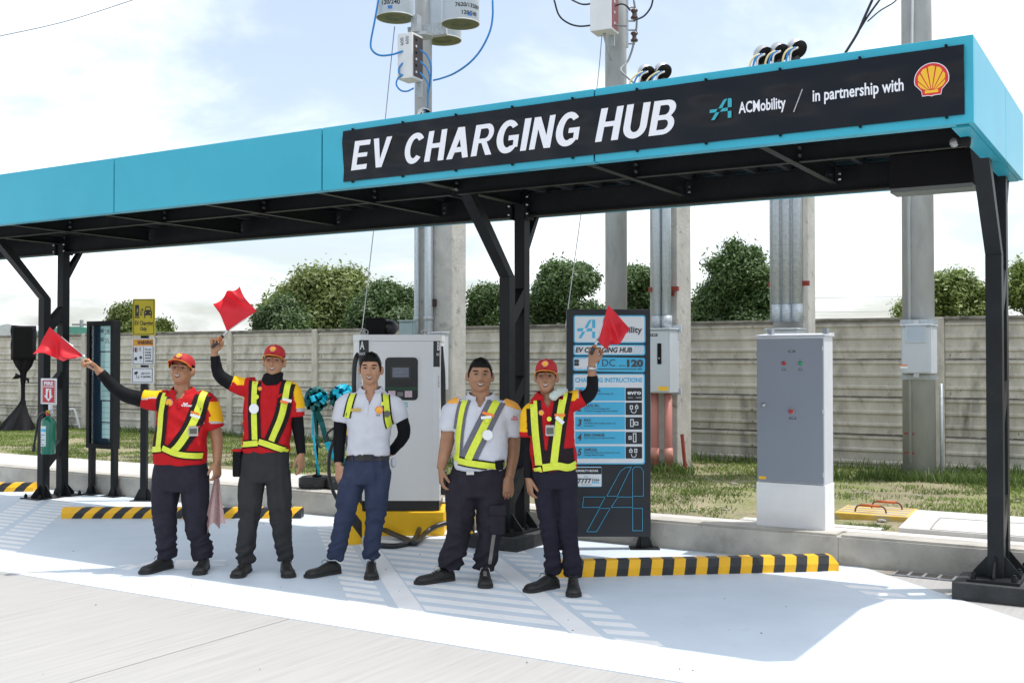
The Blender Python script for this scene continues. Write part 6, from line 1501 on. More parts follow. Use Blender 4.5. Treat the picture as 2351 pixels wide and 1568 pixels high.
def flag(label, P, A, B, C, Dn, hand_px, y, wav, seed):
    """square of red cloth on a short handle; corners as picture points in the person's frame"""
    q = lambda p, yy=0: P.L(p)+Vector((0, yy, 0))
    base = q(hand_px, y); t = thing('signal_flag', label, 'flag', P.root.matrix_basis @ base, YAW, 'red signal flags held up by the men')
    t.location = Vector(P.root.location)+RT*base.x+Vector((-RT.y, RT.x, 0))*base.y+Vector((0, 0, base.z))
    o = base; a, b_, c, d = [q(p, y)-o for p in (A, B, C, Dn)]; r = seed
    m = MATS.get('red flag cloth') or mat('red flag cloth', (.68, .016, .03), .55, var=.05, scale=9, transl=.28)
    def fn(u, v):
        p = (a*(1-u)+b_*u)*(1-v)+(d*(1-u)+c*u)*v
        w_ = wav*v*(math.sin(u*7.0+v*3.5+r)+.6*math.sin(u*3.1-v*6+r*2)+.35*math.sin(u*13+v*8+r))
        ed = (c-d).normalized(); bulge = .012*math.sin(math.pi*v*1.0)*math.sin(u*9+r)
        return p+Vector((bulge, w_, .018*v*math.sin(u*8+r*1.7)))
    MB().grid(fn, 46, 36).build('cloth', m, t, True)
    h = Vector((0, 0, 0)); dr = (a-h).normalized(); hd = a-dr*.035
    MB().tube([a-dr*.045, a+dr*.01], .0085, 10).build('rod', M_bolt, t, True); MB().tube([a+dr*.005, a*.35+b_*.65], .004, 8).build('inner_rod', M_bolt, t, True)
    MB().tube([h-dr*.055, h-dr*.02, a-dr*.05, a-dr*.04], [.012, .0145, .0145, .011], 12).build('grip', M_rub, t, True)
    for f_ in (.25, .5, .75):
        c_ = h*(1-f_)+(a-dr*.045)*f_; MB().tube([c_-dr*.003, c_+dr*.003], .0158, 12).build('grip_ring', M_org, t, True)
    return t

# picture coordinates of the close views
def C3(x, y): return ((450+x*.6057)/1.633, (1250+y*.6057)/1.633)
def C4(x, y): return ((750+x*.7329)/1.633, (1050+y*.7329)/1.633)
def C5(x, y): return ((1100+x*.6508)/1.633, (1180+y*.6508)/1.633)
def C6(x, y): return ((1600+x*.6374)/1.633, (1250+y*.6374)/1.633)
def C7(x, y): return ((1900+x*.7203)/1.633, (1120+y*.7203)/1.633)
def C1(x, y): return ((100+x*.3826)/1.633, (1000+y*.3826)/1.633)

def dress(P, T, rings_px, arms, legs, shoes, m_tr, shirt_arms, fnm, smats, seed, body_shrink=.016, waist=None, amp=.011):
    """shared steps: rings_px = (v, uL, uR, depth, yc) from neck base to hem; legs = (hip, knee, ankle, radii)"""
    rg = []
    for v, ul, ur, dp, yc in rings_px:
        a, c = P.L((ul, v)), P.L((ur, v)); rg.append(((a.x+c.x)/2, yc, a.z, (c.x-a.x)/2, dp))
    ring_loft(P.b, [(x, y, z, max(.03, w-(body_shrink if i < 4 else .05)), max(.03, d-(body_shrink if i < 4 else .05))) for i, (x, y, z, w, d) in enumerate(rg)])
    for pts, rad in arms: P.limb(pts, rad)
    for pts, rad in legs: P.limb(pts, [r*.5 for r in rad])
    P.finish_body()
    P.shirt(rg, shirt_arms, fnm, smats, seed=seed, amp=amp)
    return rg

# ---------------------------------------------------------------- man 1: arm and flag out to the left, towel in the other hand
P = Person('man in red polo and cap holding a flag out sideways and a towel', 415, 1308, ('skin warm tan', (.35, .175, .095)))
L = P.L
sh, el, wr = L((352, 920), .0), L((284, 903), -.05), L((233, 849), -.10)
sh2, el2, wr2 = L((474, 930), .0), L((494, 1003), .02), L((502, 1060), -.05)
P.b.tube([L((417, 915), .02), L((416, 893), .005), L((415, 870), 0)], [.066, .060, .058], 16)
P.head(L((416.5, 853), -.01), .222, yaw=-.10, pitch=-.22, roll=.05, wide=1.08, jaw=.18, fat=.10)
hand(P.b, L((229, 845), -.105), (L((214, 836), -.115)-L((233, 849), -.10)), Vector((-.25, -.75, -.6)), 1, 1.25, 1.0, .9)
hand(P.b, wr2, L((504, 1100), -.06)-wr2, Vector((-.5, .3, 0)), -1, .55, 1.02, .6)
hipL, hipR = L((386, 1090), 0), L((444, 1090), 0); legsL = [([hipL+Vector((0, 0, .03)), L((378, 1140), -.01), L((381, 1203), -.025), L((381, 1250), .0), L((383, 1282), .01)], [.106, .100, .076, .069, .066]), ([hipR+Vector((0, 0, .03)), L((447, 1140), -.01), L((453, 1203), -.025), L((461, 1250), 0), L((466, 1282), .01)], [.106, .100, .076, .069, .066])]
arms = [([L((372, 916), .01), sh, el, wr], [.045, .060, .046, .029]), ([L((458, 920), .01), sh2, el2, wr2], [.045, .058, .046, .030])]
P.vneck = (L((417, 0)).x, L((0, 901)).z, L((0, 926)).z, 0.040)
rg = [(901, 398, 436, .055, .01), (906, 378, 456, .085, .01), (915, 366, 470, .105, .01), (945, 361, 474, .125, 0), (985, 358, 474, .138, -.012), (1025, 355, 473, .145, -.02), (1058, 355, 473, .143, -.02), (1063, 357, 471, .139, -.02)]
sa = [([L((385, 920), .01), L((356, 920), .0), L((326, 915), -.025)], [.085, .074, .069]), ([L((452, 922), .01), L((474, 930), 0), L((489, 985), .012)], [.085, .078, .075])]
k = P.k
def fm1(c, n):
    u = 415+c.x/k; v = 1308-c.z/k
    if u < 372:                                             # sleeve held out: yellow top with grey edge
        t = v-(905+(372-u)*.10)
        if u > 330 and t < 5: return 1
        if u > 328 and 5 <= t < 8: return 2
        return 0
    if u > 474 or (u > 466 and v < 975):
        e = 918+(u-474)*2.6
        if v > 922 and v < 968 and n.x > .15: return 1
        if 968 <= v < 972 and n.x > .15: return 2
    return 0
rg_m = dress(P, None, rg, arms, legsL, None, None, sa, fm1, (M_shr, M_shy, M_shg), 1)
P.face(1.0, .8, .025); P.hair(front=.058, side=-.008, back=-.07, puff=1.045, strands=0); P.cap(mat('red cap cloth', (.42, .014, .017), .7, var=.05, scale=20), -.10)
P.collar(L((417, 904), .006), .070, M_shr, .085, .040, 24); P.placket(C3(392, 400), C3(392, 460), M_shr)
P.trousers([(L((414, 1052)).x, -.015, L((414, 1052)).z, .180, .132), (L((414, 1075)).x, -.01, L((414, 1075)).z, .192, .138), (L((413, 1100)).x, -.005, L((413, 1100)).z, .203, .140), (L((413, 1125)).x, 0, L((413, 1125)).z, .200, .13)], legsL, mat('charcoal navy trousers', (.026, .024, .035), .8, var=.15, scale=10, bump=.15, bscale=200, spec=.10), seed=2, amp=.021, knees=[(legsL[0][0][2].x, legsL[0][0][2].z), (legsL[1][0][2].x, legsL[1][0][2].z)], hems=[(legsL[0][0][4].x, .17), (legsL[1][0][4].x, .17)])
P.arm_sleeve(*arms[0], .36, .97, M_slv)
for hx, an in ((L((384, 1290)), R(-26)), (L((467, 1290)), R(6))): P.shoe(Vector((hx.x, .05, 0)), an, .275)
def vest(P, C, left, right, belt, wl, wr_, wb, bl, br_, bb, mesh=M_vk, z=None):
    P.strip([C(*q) for q in left], bl, 'vest_panel', mesh, .005); P.strip([C(*q) for q in right], br_, 'vest_panel', mesh, .0062)
    for q in belt: P.strip([C(*p) for p in q], bb, 'vest_band', M_dark, .0075)
    P.strip([C(*q) for q in left], wl, 'hi_vis_tape', M_vy, .009); P.strip([C(*q) for q in right], wr_, 'hi_vis_tape', M_vy, .0105)
    for q in belt: P.strip([C(*p) for p in q], wb, 'hi_vis_tape', M_vy, .0125)
    for q in (left, right): P.strip([C(*p) for p in q], bl, 'vest_back', mesh, .006, front=False); P.strip([C(*p) for p in q], wl, 'hi_vis_tape_back', M_vy, .009, front=False)
s3 = .6057/1.633
vest(P, C3, [(300, 318), (296, 340), (280, 450), (276, 600), (268, 705)], [(533, 345), (525, 372), (508, 450), (470, 570), (405, 680), (372, 716)], [[(222, 712), (292, 704)], [(302, 698), (400, 736), (528, 752)]], 38*s3, 42*s3, 34*s3, 88*s3, 100*s3, 52*s3)
P.emblem(C3(327, 428), .058)
text('Shell', .013, (L(C3(440, 430)).x, -.165, L(C3(440, 430)).z), M_let, P.root, bold=.06); text('V-Power', .015, (L(C3(448, 442)).x, -.166, L(C3(448, 442)).z), M_let, P.root, bold=.06)
P.badge(C3(488, 488), rect(-.032, -.007, .032, .007), 'orange_tag', M_org, .018, .35); P.badge(C3(490, 507), rect(-.036, -.010, .036, .010), 'name_tag', M_pw, .020, .35)
P.badge(C3(484, 598), rect(-.034, -.036, .034, .036, .006), 'id_card', mat('clear card', (.42, .40, .38), .2), .018); P.badge(C3(484, 598), rect(-.026, -.02, .026, .02, .006), 'id_print', mat('card print', (.10, .10, .08), .5), .020)
flag('red signal flag held out sideways before the left column', P, C3(0, 0) and ((0+1480*.2232)/1.633*1.0, (1150+812*.2232)/1.633), ((925*.2232)/1.633, (1150+345*.2232)/1.633), ((712*.2232)/1.633, (1150+790*.2232)/1.633), ((1352*.2232)/1.633, (1150+918*.2232)/1.633), ((1588*.2232)/1.633, (1150+925*.2232)/1.633), -.13, .045, 1.0)
tw0 = L((503, 1096), -.07); tw = thing('towel', 'dusty pink towel hanging from the hand of the left man', 'towel', P.root.location+RT*tw0.x+Vector((-RT.y, RT.x, 0))*tw0.y+Vector((0, 0, tw0.z)), YAW)
tl, tr_, tb_, tz = [L(C3(*q))-tw0 for q in ((530, 1155), (672, 1160), (552, 1250), (618, 1225))]
def tow(u, v):
    e0 = Vector((-.02, 0, 0)).lerp(L(C3(532, 1150))-tw0, v); e1 = Vector((.02, 0, 0)).lerp(L(C3(672, 1165))-tw0, v); p = e0.lerp(e1, u); p.y = 0
    dz_ = -.10*v*(math.exp(-((u-.15)/.16)**2)+.55*math.exp(-((u-.62)/.10)**2)) ; p.z += dz_
    p.y = .035*math.sin(u*11+v*1.2)*(.25+.75*v)+.012*math.sin(u*23); return p
mt = mat('pink terry towel', (.50, .34, .33), .95, var=.10, scale=30, bump=.7, bscale=220)
MB().grid(tow, 40, 40).build('cloth', mt, tw, True)
for v0, m_ in ((.80, M_ink), (.86, M_ink), (.66, mat('towel band', (.56, .41, .40), .9)), (.58, MATS['towel band'])):
    MB().grid(lambda u, v: tow(.02+u*.40 if m_ is M_ink else .02+u*.96, v0+v*(.006 if m_ is M_ink else .02))-Vector((0, .003, 0)), 30, 2).build('woven_stripe', m_, tw, True)

# ---------------------------------------------------------------- man 2: flag raised high
P = Person('slim man in red polo, cap and black neck gaiter raising a flag high', 612, 1315, ('skin tan', (.37, .19, .105)))
L = P.L; k = P.k
sh, el, wr = L((548, 887), 0), L((505, 862), -.03), L((494, 811), -.05)
sh2, el2, wr2 = L((670, 903), .0), L((681, 980), .03), L((692, 1042), -.02)
P.b.tube([L((622, 893), .015), L((625, 870), .005), L((628, 850), 0)], [.056, .052, .050], 16)
P.head(L((628.5, 833), -.015), .222, yaw=.05, pitch=-.08, roll=.06, wide=.98, jaw=.27)
hand(P.b, L((494, 806), -.05), Vector((.10, -.15, 1)), Vector((.55, -.8, 0)), 1, 1.3, .98, .8)
hand(P.b, wr2, L((695, 1098), -.03)-wr2, Vector((-.8, .3, 0)), -1, .30, 1.0, .3)
legs = [([L((583, 1085), 0), L((577, 1120), -.01), L((574, 1182), -.02), L((567, 1240), 0), L((564, 1290), .01)], [.096, .092, .073, .066, .063]), ([L((636, 1085), 0), L((640, 1120), -.01), L((646, 1190), -.02), L((650, 1240), 0), L((652, 1286), .01)], [.096, .090, .071, .063, .060])]
arms = [([L((572, 884), .01), sh, el, wr], [.040, .052, .040, .026]), ([L((652, 893), .01), sh2, el2, wr2], [.040, .050, .039, .026])]
rg = [(872, 602, 648, .05, .01), (878, 580, 662, .075, .01), (886, 566, 670, .095, .01), (915, 560, 671, .108, 0), (955, 558, 668, .112, 0), (1000, 558, 665, .108, 0), (1032, 557, 663, .108, 0), (1037, 559, 661, .104, 0)]
sa = [([L((584, 888), .01), L((556, 888), 0), L((530, 879), -.015)], [.074, .066, .062]), ([L((650, 896), .01), L((670, 903), 0), L((676, 955), .015)], [.074, .066, .062])]
def fm2(c, n):
    u = 612+c.x/k; v = 1315-c.z/k
    if u < 563 and n.z > .15:
        if u > 536: return 1
        return 2 if u > 533 else 0
    if u > 663 and n.x > .2 and v < 945: return 1 if v < 938 else 2
    return 0
dress(P, None, rg, arms, legs, None, None, sa, fm2, (M_shr, M_shy, M_shg), 5)
P.face(.9, .75, .024); P.hair(front=.060, side=-.010, back=-.07, puff=1.045, strands=0); P.cap(MATS['red cap cloth'], -.02)
b = MB(); ring_loft(b, [(L((622, 888)).x, -.0, L((622, 888)).z, .078, .082), (L((624, 878)).x, -.008, L((624, 878)).z, .084, .088), (L((626, 868)).x, -.008, L((626, 868)).z, .074, .080), (L((627, 858)).x, -.004, L((627, 858)).z, .066, .072), (L((628, 855)).x, 0, L((628, 855)).z, .058, .062)], ex=2); me = remesh(b, .008, 2); wrinkle(me, lambda c: .010*mnoise.noise(Vector((c.x*12, c.y*12, c.z*34+c.x*16)))); obj('neck_gaiter', me, M_nk, P.root)
P.collar(L((622, 885), .0), .076, M_shr, .085, .028, 28); P.placket(C4(368, 560), C4(362, 600), M_shr)
P.trousers([(L((610, 1030)).x, 0, L((610, 1030)).z, .160, .105), (L((608, 1060)).x, .0, L((608, 1060)).z, .170, .115), (L((608, 1085)).x, 0, L((608, 1085)).z, .176, .118), (L((609, 1104)).x, 0, L((609, 1104)).z, .172, .11)], legs, mat('charcoal trousers', (.034, .034, .036), .8, var=.12, scale=10, bump=.15, bscale=200, spec=.10), seed=7, amp=.019, knees=[(legs[0][0][2].x, legs[0][0][2].z), (legs[1][0][2].x, legs[1][0][2].z)], hems=[(legs[0][0][4].x, .12), (legs[1][0][4].x, .13)])
P.arm_sleeve(*arms[0], .36, .97, M_slv)
P.arm_sleeve(*arms[1], .36, 1.0, M_slv)
for hx, an in ((L((565, 1290)), R(-4)), (L((652, 1290)), R(18))): P.shoe(Vector((hx.x, .04, 0)), an, .265)
s4 = .7329/1.633
vest(P, C4, [(287, 478), (288, 500), (290, 650), (296, 812)], [(460, 505), (456, 528), (445, 600), (425, 700), (378, 818)], [[(217, 838), (312, 828)], [(316, 820), (380, 842), (454, 872)]], 29*s4, 30*s4, 28*s4, 66*s4, 70*s4, 42*s4)
P.badge(C4(292, 655), [(.037*math.cos(a*.3142), .037*math.sin(a*.3142)) for a in range(20)], 'round_badge', M_pw, .018); P.badge(C4(305, 595), [(.017*math.cos(a*.3142), .017*math.sin(a*.3142)) for a in range(20)], 'reel_clip', M_vy, .02)
P.badge(C4(442, 622), rect(-.030, -.010, .030, .010), 'orange_tag', M_org, .018, .3); P.badge(C4(455, 612), rect(-.034, -.011, .034, .011), 'name_tag', M_pw, .021, .3)
P.emblem(C4(317, 555), .03)
q0 = L(C4(195, 935)); b = MB().box((q0.x-.035, -.05, q0.z-.10), (q0.x+.03, .05, q0.z+.10), .012); P.part(b, 'pouch', M_nk, False); b = MB().box((q0.x-.036, -.052, q0.z+.085), (q0.x+.031, .052, q0.z+.101), .004); P.part(b, 'pouch_trim', M_shr, False)
flag('red signal flag raised high against the trees', P, C4(146, 266), C4(297, 160), C4(207, 28), C4(84, 116), C4(97, 318), -.08, .042, 2.4)

# ---------------------------------------------------------------- man 3: white polo, hands down and behind his back
P = Person('bareheaded man in white polo and blue trousers, one hand behind his back', 830, 1320, ('skin light tan', (.40, .21, .122)))
L = P.L; k = P.k
sh2, el2, wr2 = L((786, 932), .0), L((778, 1002), .02), L((778, 1070), -.03)
sh, el, wr = L((908, 936), .01), L((925, 996), .07), L((893, 1042), .15)
P.b.tube([L((851, 918), .015), L((850, 895), .005), L((849, 870), 0)], [.060, .056, .054], 16)
P.head(L((850.5, 851), -.012), .232, yaw=.0, pitch=.0, roll=.02, wide=1.0, jaw=.24)
hand(P.b, wr2, L((785, 1112), -.06)-wr2, Vector((.4, .8, 0)), 1, .45, 1.0, .5); hand(P.b, wr, Vector((-.8, .1, -.2)), Vector((0, -1, 0)), 1, .6, 1, .4)
legs = [([L((815, 1080), 0), L((805, 1120), -.015), L((793, 1175), -.025), L((779, 1235), .0), L((770, 1282), .01)], [.100, .089, .066, .057, .051]), ([L((866, 1080), 0), L((866, 1120), -.01), L((862, 1182), -.02), L((856, 1235), 0), L((852, 1282), .01)], [.100, .089, .065, .056, .050])]
arms = [([L((805, 922), .01), sh2, el2, wr2], [.042, .048, .041, .027]), ([L((890, 924), .01), sh, el, wr], [.042, .048, .041, .027])]
P.vneck = (L((851, 0)).x, L((0, 899)).z, L((0, 928)).z, 0.042)
rg = [(899, 830, 872, .052, .01), (905, 808, 890, .08, .01), (913, 797, 901, .10, .01), (945, 797, 902, .115, 0), (985, 800, 897, .112, 0), (1020, 799, 893, .106, 0), (1042, 798, 892, .106, 0), (1045, 800, 890, .103, 0)]
sa = [([L((810, 925), .01), L((787, 934), 0), L((781, 966), .008)], [.074, .068, .066]), ([L((888, 926), .01), L((908, 938), .01), L((919, 966), .03)], [.074, .066, .064])]
dress(P, None, rg, arms, legs, None, None, sa, None, (M_shw,), 9, amp=.013)
P.face(1.0, .7, .025); P.hair(front=.058, side=-.02, back=-.08, puff=1.085, top=.045)
P.collar(L((851, 903), .006), .068, M_shw, .085, .040, 26); P.placket(C5(430, 490), C5(428, 570), M_shw, 8)
P.trousers([(L((845, 1040)).x, 0, L((845, 1040)).z, .142, .102), (L((842, 1060)).x, .0, L((842, 1060)).z, .158, .112), (L((840, 1082)).x, 0, L((840, 1082)).z, .172, .118), (L((839, 1108)).x, 0, L((839, 1108)).z, .168, .11)], legs, mat('navy blue chinos', (.034, .044, .080), .8, var=.14, scale=9, bump=.15, bscale=200, spec=.10, dirt=((.065, .08, .125), 3.2, .56, .18)), seed=12, amp=.021, knees=[(legs[0][0][2].x, legs[0][0][2].z), (legs[1][0][2].x, legs[1][0][2].z)], hems=[(legs[0][0][4].x, .17), (legs[1][0][4].x, .17)])
za = L((0, 1055)).z; zb4 = L((0, 1041)).z; bo = P.girdle(za, zb4, 'belt', M_belt, .006, P.tb, 0, L((845, 0)).x); 
if bo: P.badge(C5(437, 815), rect(-.032, -.022, .032, .022), 'buckle', mat('dark buckle', (.03, .03, .03), .3, .6), .014, bvh=P.tb)
for ux in (350, 470): P.badge(C5(ux, 822), rect(-.006, -.03, .006, .026), 'belt_loop', MATS['navy blue chinos'], .011, bvh=P.tb)
P.arm_sleeve(*arms[0], .36, .98, M_slv)
P.arm_sleeve(*arms[1], .36, 1.0, M_slv)
for hx, an in ((L((773, 1290)), R(-48)), (L((850, 1290)), R(8))): P.shoe(Vector((hx.x, .05, 0)), an, .265)
s5 = .6508/1.633
for pa in ([(360, 420), (352, 440), (335, 500), (314, 590)], [(528, 420), (532, 442), (543, 520), (550, 600), (560, 650)]):
    P.strip([C5(*q) for q in pa], 46*s5, 'strap_edge', M_dark, .006); P.strip([C5(*q) for q in pa], 30*s5, 'hi_vis_strap', M_vy, .009); P.strip([C5(*q) for q in pa], 30*s5, 'hi_vis_strap_back', M_vy, .009, front=False)
P.emblem(C5(503, 547), .056); P.badge(C5(370, 545), rect(-.038, -.011, .038, .011), 'gold_name_tag', mat('gold plate', (.50, .36, .10), .35, .4), .012); P.badge(C5(547, 568), [(.026*math.cos(a*.3142), .024*math.sin(a*.3142)) for a in range(20)], 'round_pin', mat('card print', (.10, .10, .08), .5), .018); P.badge(C5(523, 510), [(.014*math.cos(a*.3142), .014*math.sin(a*.3142)) for a in range(20)], 'reel_clip', M_vy, .018)
p_ = L(C5(498, 575)); text('Shell', .010, (p_.x, -.128, p_.z), M_ink, P.root, bold=.05)
p_ = L(C5(572, 855)); b = MB(); b.ball((p_.x, .04, p_.z), (.022, .02, .04), 2); P.part(b, 'white_rag', M_shw)

# ---------------------------------------------------------------- man 4: stout man in white shirt
P = Person('stout bareheaded man in white shirt, hi vis vest and dark cargo trousers', 1085, 1336, ('skin deep tan', (.32, .158, .085)))
L = P.L; k = P.k
sh, el, wr = L((1040, 946), .0), L((1024, 1024), .02), L((1013, 1076), -.04)
sh2, el2, wr2 = L((1172, 955), .0), L((1177, 1032), .02), L((1169, 1094), -.05)
P.b.tube([L((1104, 928), .02), L((1103, 905), .008), L((1102, 885), 0)], [.072, .068, .064], 16)
P.head(L((1102, 866), -.012), .238, yaw=.08, pitch=-.03, roll=.03, wide=1.09, jaw=.16, fat=.10)
hand(P.b, wr, L((1013, 1118), -.06)-wr, Vector((.9, .25, 0)), 1, .42, 1.04, .45); hand(P.b, wr2, L((1167, 1134), -.07)-wr2, Vector((-.3, .9, 0)), -1, .35, 1.06, .35)
legs = [([L((1063, 1095), 0), L((1058, 1140), -.015), L((1055, 1206), -.03), L((1043, 1260), -.005), L((1032, 1305), .0)], [.117, .108, .088, .078, .074]), ([L((1124, 1095), 0), L((1127, 1140), -.01), L((1126, 1206), -.025), L((1118, 1260), 0), L((1111, 1305), .01)], [.117, .109, .088, .077, .068])]
arms = [([L((1058, 938), .01), sh, el, wr], [.050, .064, .050, .032]), ([L((1152, 942), .01), sh2, el2, wr2], [.050, .064, .052, .034])]
P.vneck = (L((1103, 0)).x, L((0, 914)).z, L((0, 938)).z, 0.040)
rg = [(914, 1082, 1128, .06, .012), (920, 1060, 1152, .09, .012), (929, 1047, 1170, .11, .01), (960, 1044, 1172, .135, 0), (1000, 1046, 1168, .150, -.02), (1040, 1047, 1163, .160, -.03), (1068, 1046, 1161, .155, -.028), (1075, 1050, 1157, .146, -.024)]
sa = [([L((1062, 940), .01), L((1040, 948), 0), L((1033, 986), .01)], [.092, .084, .080]), ([L((1150, 942), .01), L((1172, 956), 0), L((1179, 1000), .012)], [.092, .088, .088])]
def fm4(c, n):
    u = 1085+c.x/k; v = 1336-c.z/k
    if (u > 1157 and v < 929 + (u-1157)*.35 and v > 905) or (u < 1052 and v < 926): return 1
    return 0
dress(P, None, rg, arms, legs, None, None, sa, fm4, (M_shw, mat('orange yoke', (.80, .36, .05), .7)), 15, amp=.013)
P.face(1.0, .62, .026); P.hair(front=.060, side=-.018, back=-.08, puff=1.08, top=.035)
P.collar(L((1104, 918), .008), .078, M_shw, .095, .042, 22); P.placket(C6(312, 430), C6(300, 620), M_shw, 10)
P.trousers([(L((1104, 1066)).x, -.012, L((1104, 1066)).z, .182, .135), (L((1098, 1090)).x, -.008, L((1098, 1090)).z, .196, .142), (L((1094, 1115)).x, 0, L((1094, 1115)).z, .204, .142), (L((1093, 1138)).x, 0, L((1093, 1138)).z, .198, .13)], legs, mat('dark plum trousers', (.026, .023, .031), .8, var=.15, scale=9, bump=.15, bscale=200, spec=.10, dirt=((.11, .105, .12), 4.0, .70, .05)), seed=21, amp=.024, knees=[(legs[0][0][2].x, legs[0][0][2].z), (legs[1][0][2].x, legs[1][0][2].z)], hems=[(legs[0][0][4].x, .16), (legs[1][0][4].x, .16)])
P.badge(C6(260, 805), rect(-.026, -.016, .026, .016), 'buckle', M_bolt, .012, bvh=P.tb)
q0 = L(C6(412, 1085)); h = P.tb.ray_cast(Vector((q0.x, -1.5, q0.z)), Vector((0, 1, 0))); yy = h[0].y if h[0] else -.08
b = MB().box((q0.x-.05, yy-.018, q0.z-.10), (q0.x+.06, yy+.08, q0.z+.06), .015); P.part(b, 'cargo_pocket', MATS['dark plum trousers'], 50); b = MB().box((q0.x-.055, yy-.026, q0.z+.035), (q0.x+.068, yy+.085, q0.z+.105), .008); P.part(b, 'pocket_flap', MATS['dark plum trousers'], 50)
P.strip([C6(398, 1155), C6(385, 1250), C6(372, 1345)], 8, 'worn_stripe', mat('worn grey tape', (.20, .19, .17), .8), .006, bvh=P.tb)
for hx, an in ((L((1036, 1300)), R(-58)), (L((1112, 1300)), R(3))): P.shoe(Vector((hx.x, .04, 0)), an, .28, None, M_lace2)
s6 = .6374/1.633
vest(P, C6, [(250, 335), (240, 360), (212, 440), (192, 560), (182, 700), (180, 742)], [(446, 338), (432, 362), (400, 420), (340, 540), (280, 660), (248, 730)], [[(190, 738), (300, 755), (412, 770)], [(452, 765), (468, 755)]], 31*s6, 42*s6, 36*s6, 66*s6, 104*s6, 54*s6, M_vg)
P.strip([C6(405, 765), C6(460, 762)], 60*s6, 'buckle_panel', M_dark, .014)
P.badge(C6(361, 588), [(.036*math.cos(a*.3142), .036*math.sin(a*.3142)) for a in range(20)], 'round_badge', M_pw, .022); P.badge(C6(358, 506), [(.016*math.cos(a*.3142), .016*math.sin(a*.3142)) for a in range(20)], 'reel_clip', M_vy, .024); P.badge(C6(364, 470), rect(-.042, -.010, .042, .010), 'orange_tag', M_org, .022, .3); P.badge(C6(352, 488), rect(-.036, -.010, .036, .010), 'name_tag', M_pw, .026, -.1)
p_ = L(C6(517, 497)); text('Shell', .010, (p_.x, -.093, p_.z+.012), M_sred, P.root, bold=.06); text('HELIX', .013, (p_.x, -.095, p_.z-.006), M_sred, P.root, bold=.06)

# ---------------------------------------------------------------- man 5: flag before the pylon
P = Person('thin man in red polo and cap raising a flag in front of the sign pylon', 1278, 1352, ('skin brown', (.31, .155, .086)))
L = P.L; k = P.k
sh, el, wr = L((1318, 922), .0), L((1357, 899), -.03), L((1358, 838), -.06)
sh2, el2, wr2 = L((1213, 956), .0), L((1216, 1030), .03), L((1213, 1098), -.01)
P.b.tube([L((1260, 922), .015), L((1257, 900), .005), L((1255, 880), 0)], [.054, .050, .050], 16)
P.head(L((1254.5, 869), -.012), .222, yaw=-.12, pitch=-.06, roll=.0, wide=.96, jaw=.28)
hand(P.b, L((1358, 832), -.062), Vector((.12, -.12, 1)), Vector((.5, .8, 0)), -1, 1.25, 1.0, .8); hand(P.b, wr2, L((1217, 1144), -.03)-wr2, Vector((.85, .3, 0)), 1, .4, 1.0, .3)
legs = [([L((1252, 1090), 0), L((1252, 1130), -.01), L((1258, 1206), -.02), L((1265, 1260), 0), L((1270, 1312), .01)], [.086, .079, .061, .054, .052]), ([L((1297, 1090), 0), L((1299, 1130), -.01), L((1303, 1206), -.015), L((1310, 1260), 0), L((1315, 1322), .0)], [.086, .079, .061, .054, .053])]
arms = [([L((1298, 922), .01), sh, el, wr], [.040, .050, .038, .026]), ([L((1228, 942), .01), sh2, el2, wr2], [.040, .048, .038, .026])]
P.vneck = (L((1257, 0)).x, L((0, 911)).z, L((0, 938)).z, 0.036)
rg = [(911, 1240, 1280, .05, .01), (917, 1226, 1302, .075, .01), (927, 1219, 1312, .092, .01), (955, 1216, 1316, .105, 0), (1000, 1218, 1318, .112, 0), (1045, 1220, 1322, .112, 0), (1075, 1221, 1322, .112, 0), (1080, 1223, 1320, .108, 0)]
sa = [([L((1294, 925), .01), L((1316, 922), 0), L((1338, 911), -.015)], [.078, .068, .062]), ([L((1232, 944), .01), L((1214, 956), 0), L((1213, 1000), .015)], [.072, .062, .060])]
def fm5(c, n):
    u = 1278+c.x/k; v = 1352-c.z/k
    if u > 1306 and n.z > .0 and v < 930: return 1 if u < 1326 else (2 if u < 1329 else 0)
    if u < 1216 and n.x < -.1: return 1 if v < 992 else 0
    return 0
dress(P, None, rg, arms, legs, None, None, sa, fm5, (M_shr, M_shy, M_shg), 27)
P.face(.9, .75, .022); P.hair(front=.050, side=-.015, back=-.07, puff=1.05, strands=.0); P.cap(MATS['red cap cloth'], -.04)
P.collar(L((1258, 915), .004), .062, M_shr, .085, .040, 26); P.placket(C7(215, 560), C7(215, 640), M_shr)
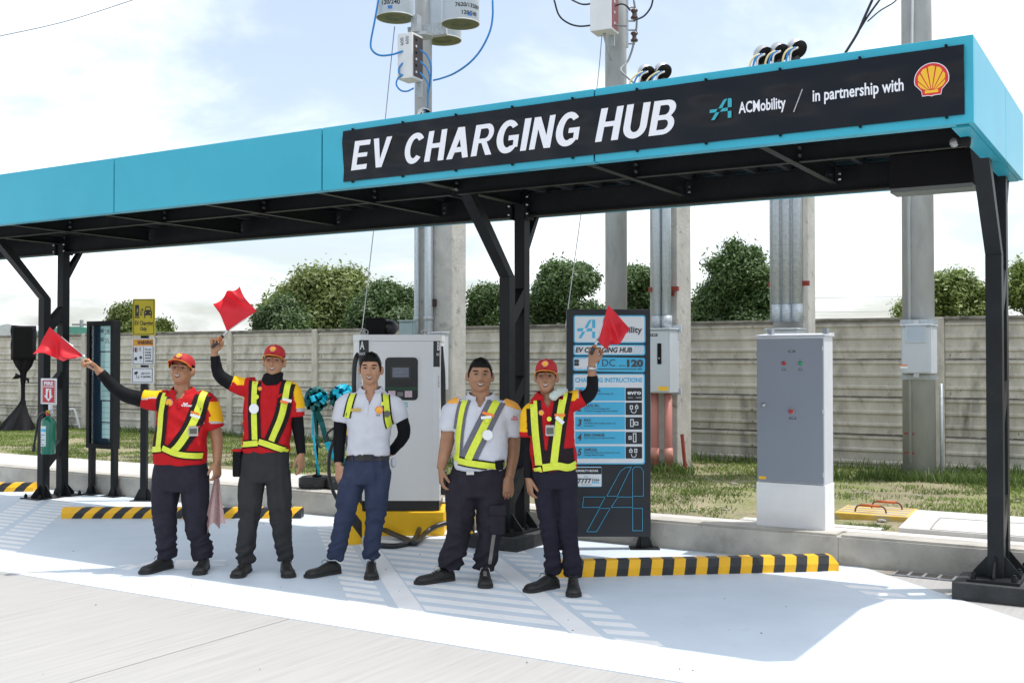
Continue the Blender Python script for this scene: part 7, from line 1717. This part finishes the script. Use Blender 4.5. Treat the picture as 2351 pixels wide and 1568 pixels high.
P.trousers([(L((1271, 1072)).x, 0, L((1271, 1072)).z, .152, .108), (L((1272, 1095)).x, 0, L((1272, 1095)).z, .150, .112), (L((1274, 1120)).x, 0, L((1274, 1120)).z, .146, .108)], legs, mat('black navy trousers', (.020, .019, .029), .8, var=.15, scale=10, bump=.15, bscale=200, spec=.10), seed=31, amp=.018, knees=[(legs[0][0][2].x, legs[0][0][2].z), (legs[1][0][2].x, legs[1][0][2].z)], hems=[(legs[0][0][4].x, .15), (legs[1][0][4].x, .13)])
P.arm_sleeve(*arms[0], .36, .90, M_slv)
P.arm_sleeve(*arms[1], .36, 1.0, M_slv)
b = MB().tube([wr+Vector((0, 0, -.030)), wr+Vector((.0, -.002, -.012))], .034, 16); P.part(b, 'wristwatch', M_bolt)
for hx, an in ((L((1276, 1310)), R(-50)), (L((1315, 1325)), R(-2))): P.shoe(Vector((hx.x, .03 if an < -.5 else -.02, 0)), an, .265)
s7 = .7203/1.633
P.strip([C7(128, 850), C7(250, 838), C7(368, 830)], 120*s7, 'vest_skirt', M_vk, .0045)
vest(P, C7, [(136, 505), (138, 530), (146, 680), (165, 860)], [(302, 472), (296, 498), (275, 600), (255, 740), (240, 862)], [[(124, 902), (180, 884)], [(184, 872), (260, 862), (320, 872), (372, 852)]], 36*s7, 38*s7, 38*s7, 78*s7, 84*s7, 50*s7)
P.emblem(C7(178, 592), .036); P.badge(C7(273, 602), rect(-.036, -.009, .036, .009), 'orange_tag', M_org, .018, .0); P.badge(C7(272, 627), rect(-.034, -.012, .034, .012), 'name_tag', M_pw, .020, .7); P.badge(C7(222, 680), rect(-.03, -.036, .03, .036, .006), 'id_card', MATS['clear card'], .018); P.badge(C7(222, 682), rect(-.024, -.022, .024, .022, .006), 'id_print', MATS['card print'], .020); P.badge(C7(218, 621), [(.016*math.cos(a*.3142), .016*math.sin(a*.3142)) for a in range(20)], 'reel_clip', M_vy, .020)
b = MB().tube(smooth_path([L(C7(228, 520), -.075), L(C7(262, 490), -.055), L(C7(300, 482), .0), L(C7(290, 486), .05)], 5), [.018, .03, .032, .03, .03, .03, .03, .03, .028, .028, .028, .025, .025, .022, .022, .02], 10); P.part(b, 'neck_towel', mat('pale green towel', (.52, .60, .55), .95, var=.12, scale=60, bump=.6, bscale=200))
flag('red signal flag held up in front of the sign pylon', P, C7(470, 218), C7(524, 36), C7(640, 172), C7(520, 270), C7(452, 252), -.085, .040, 4.0)
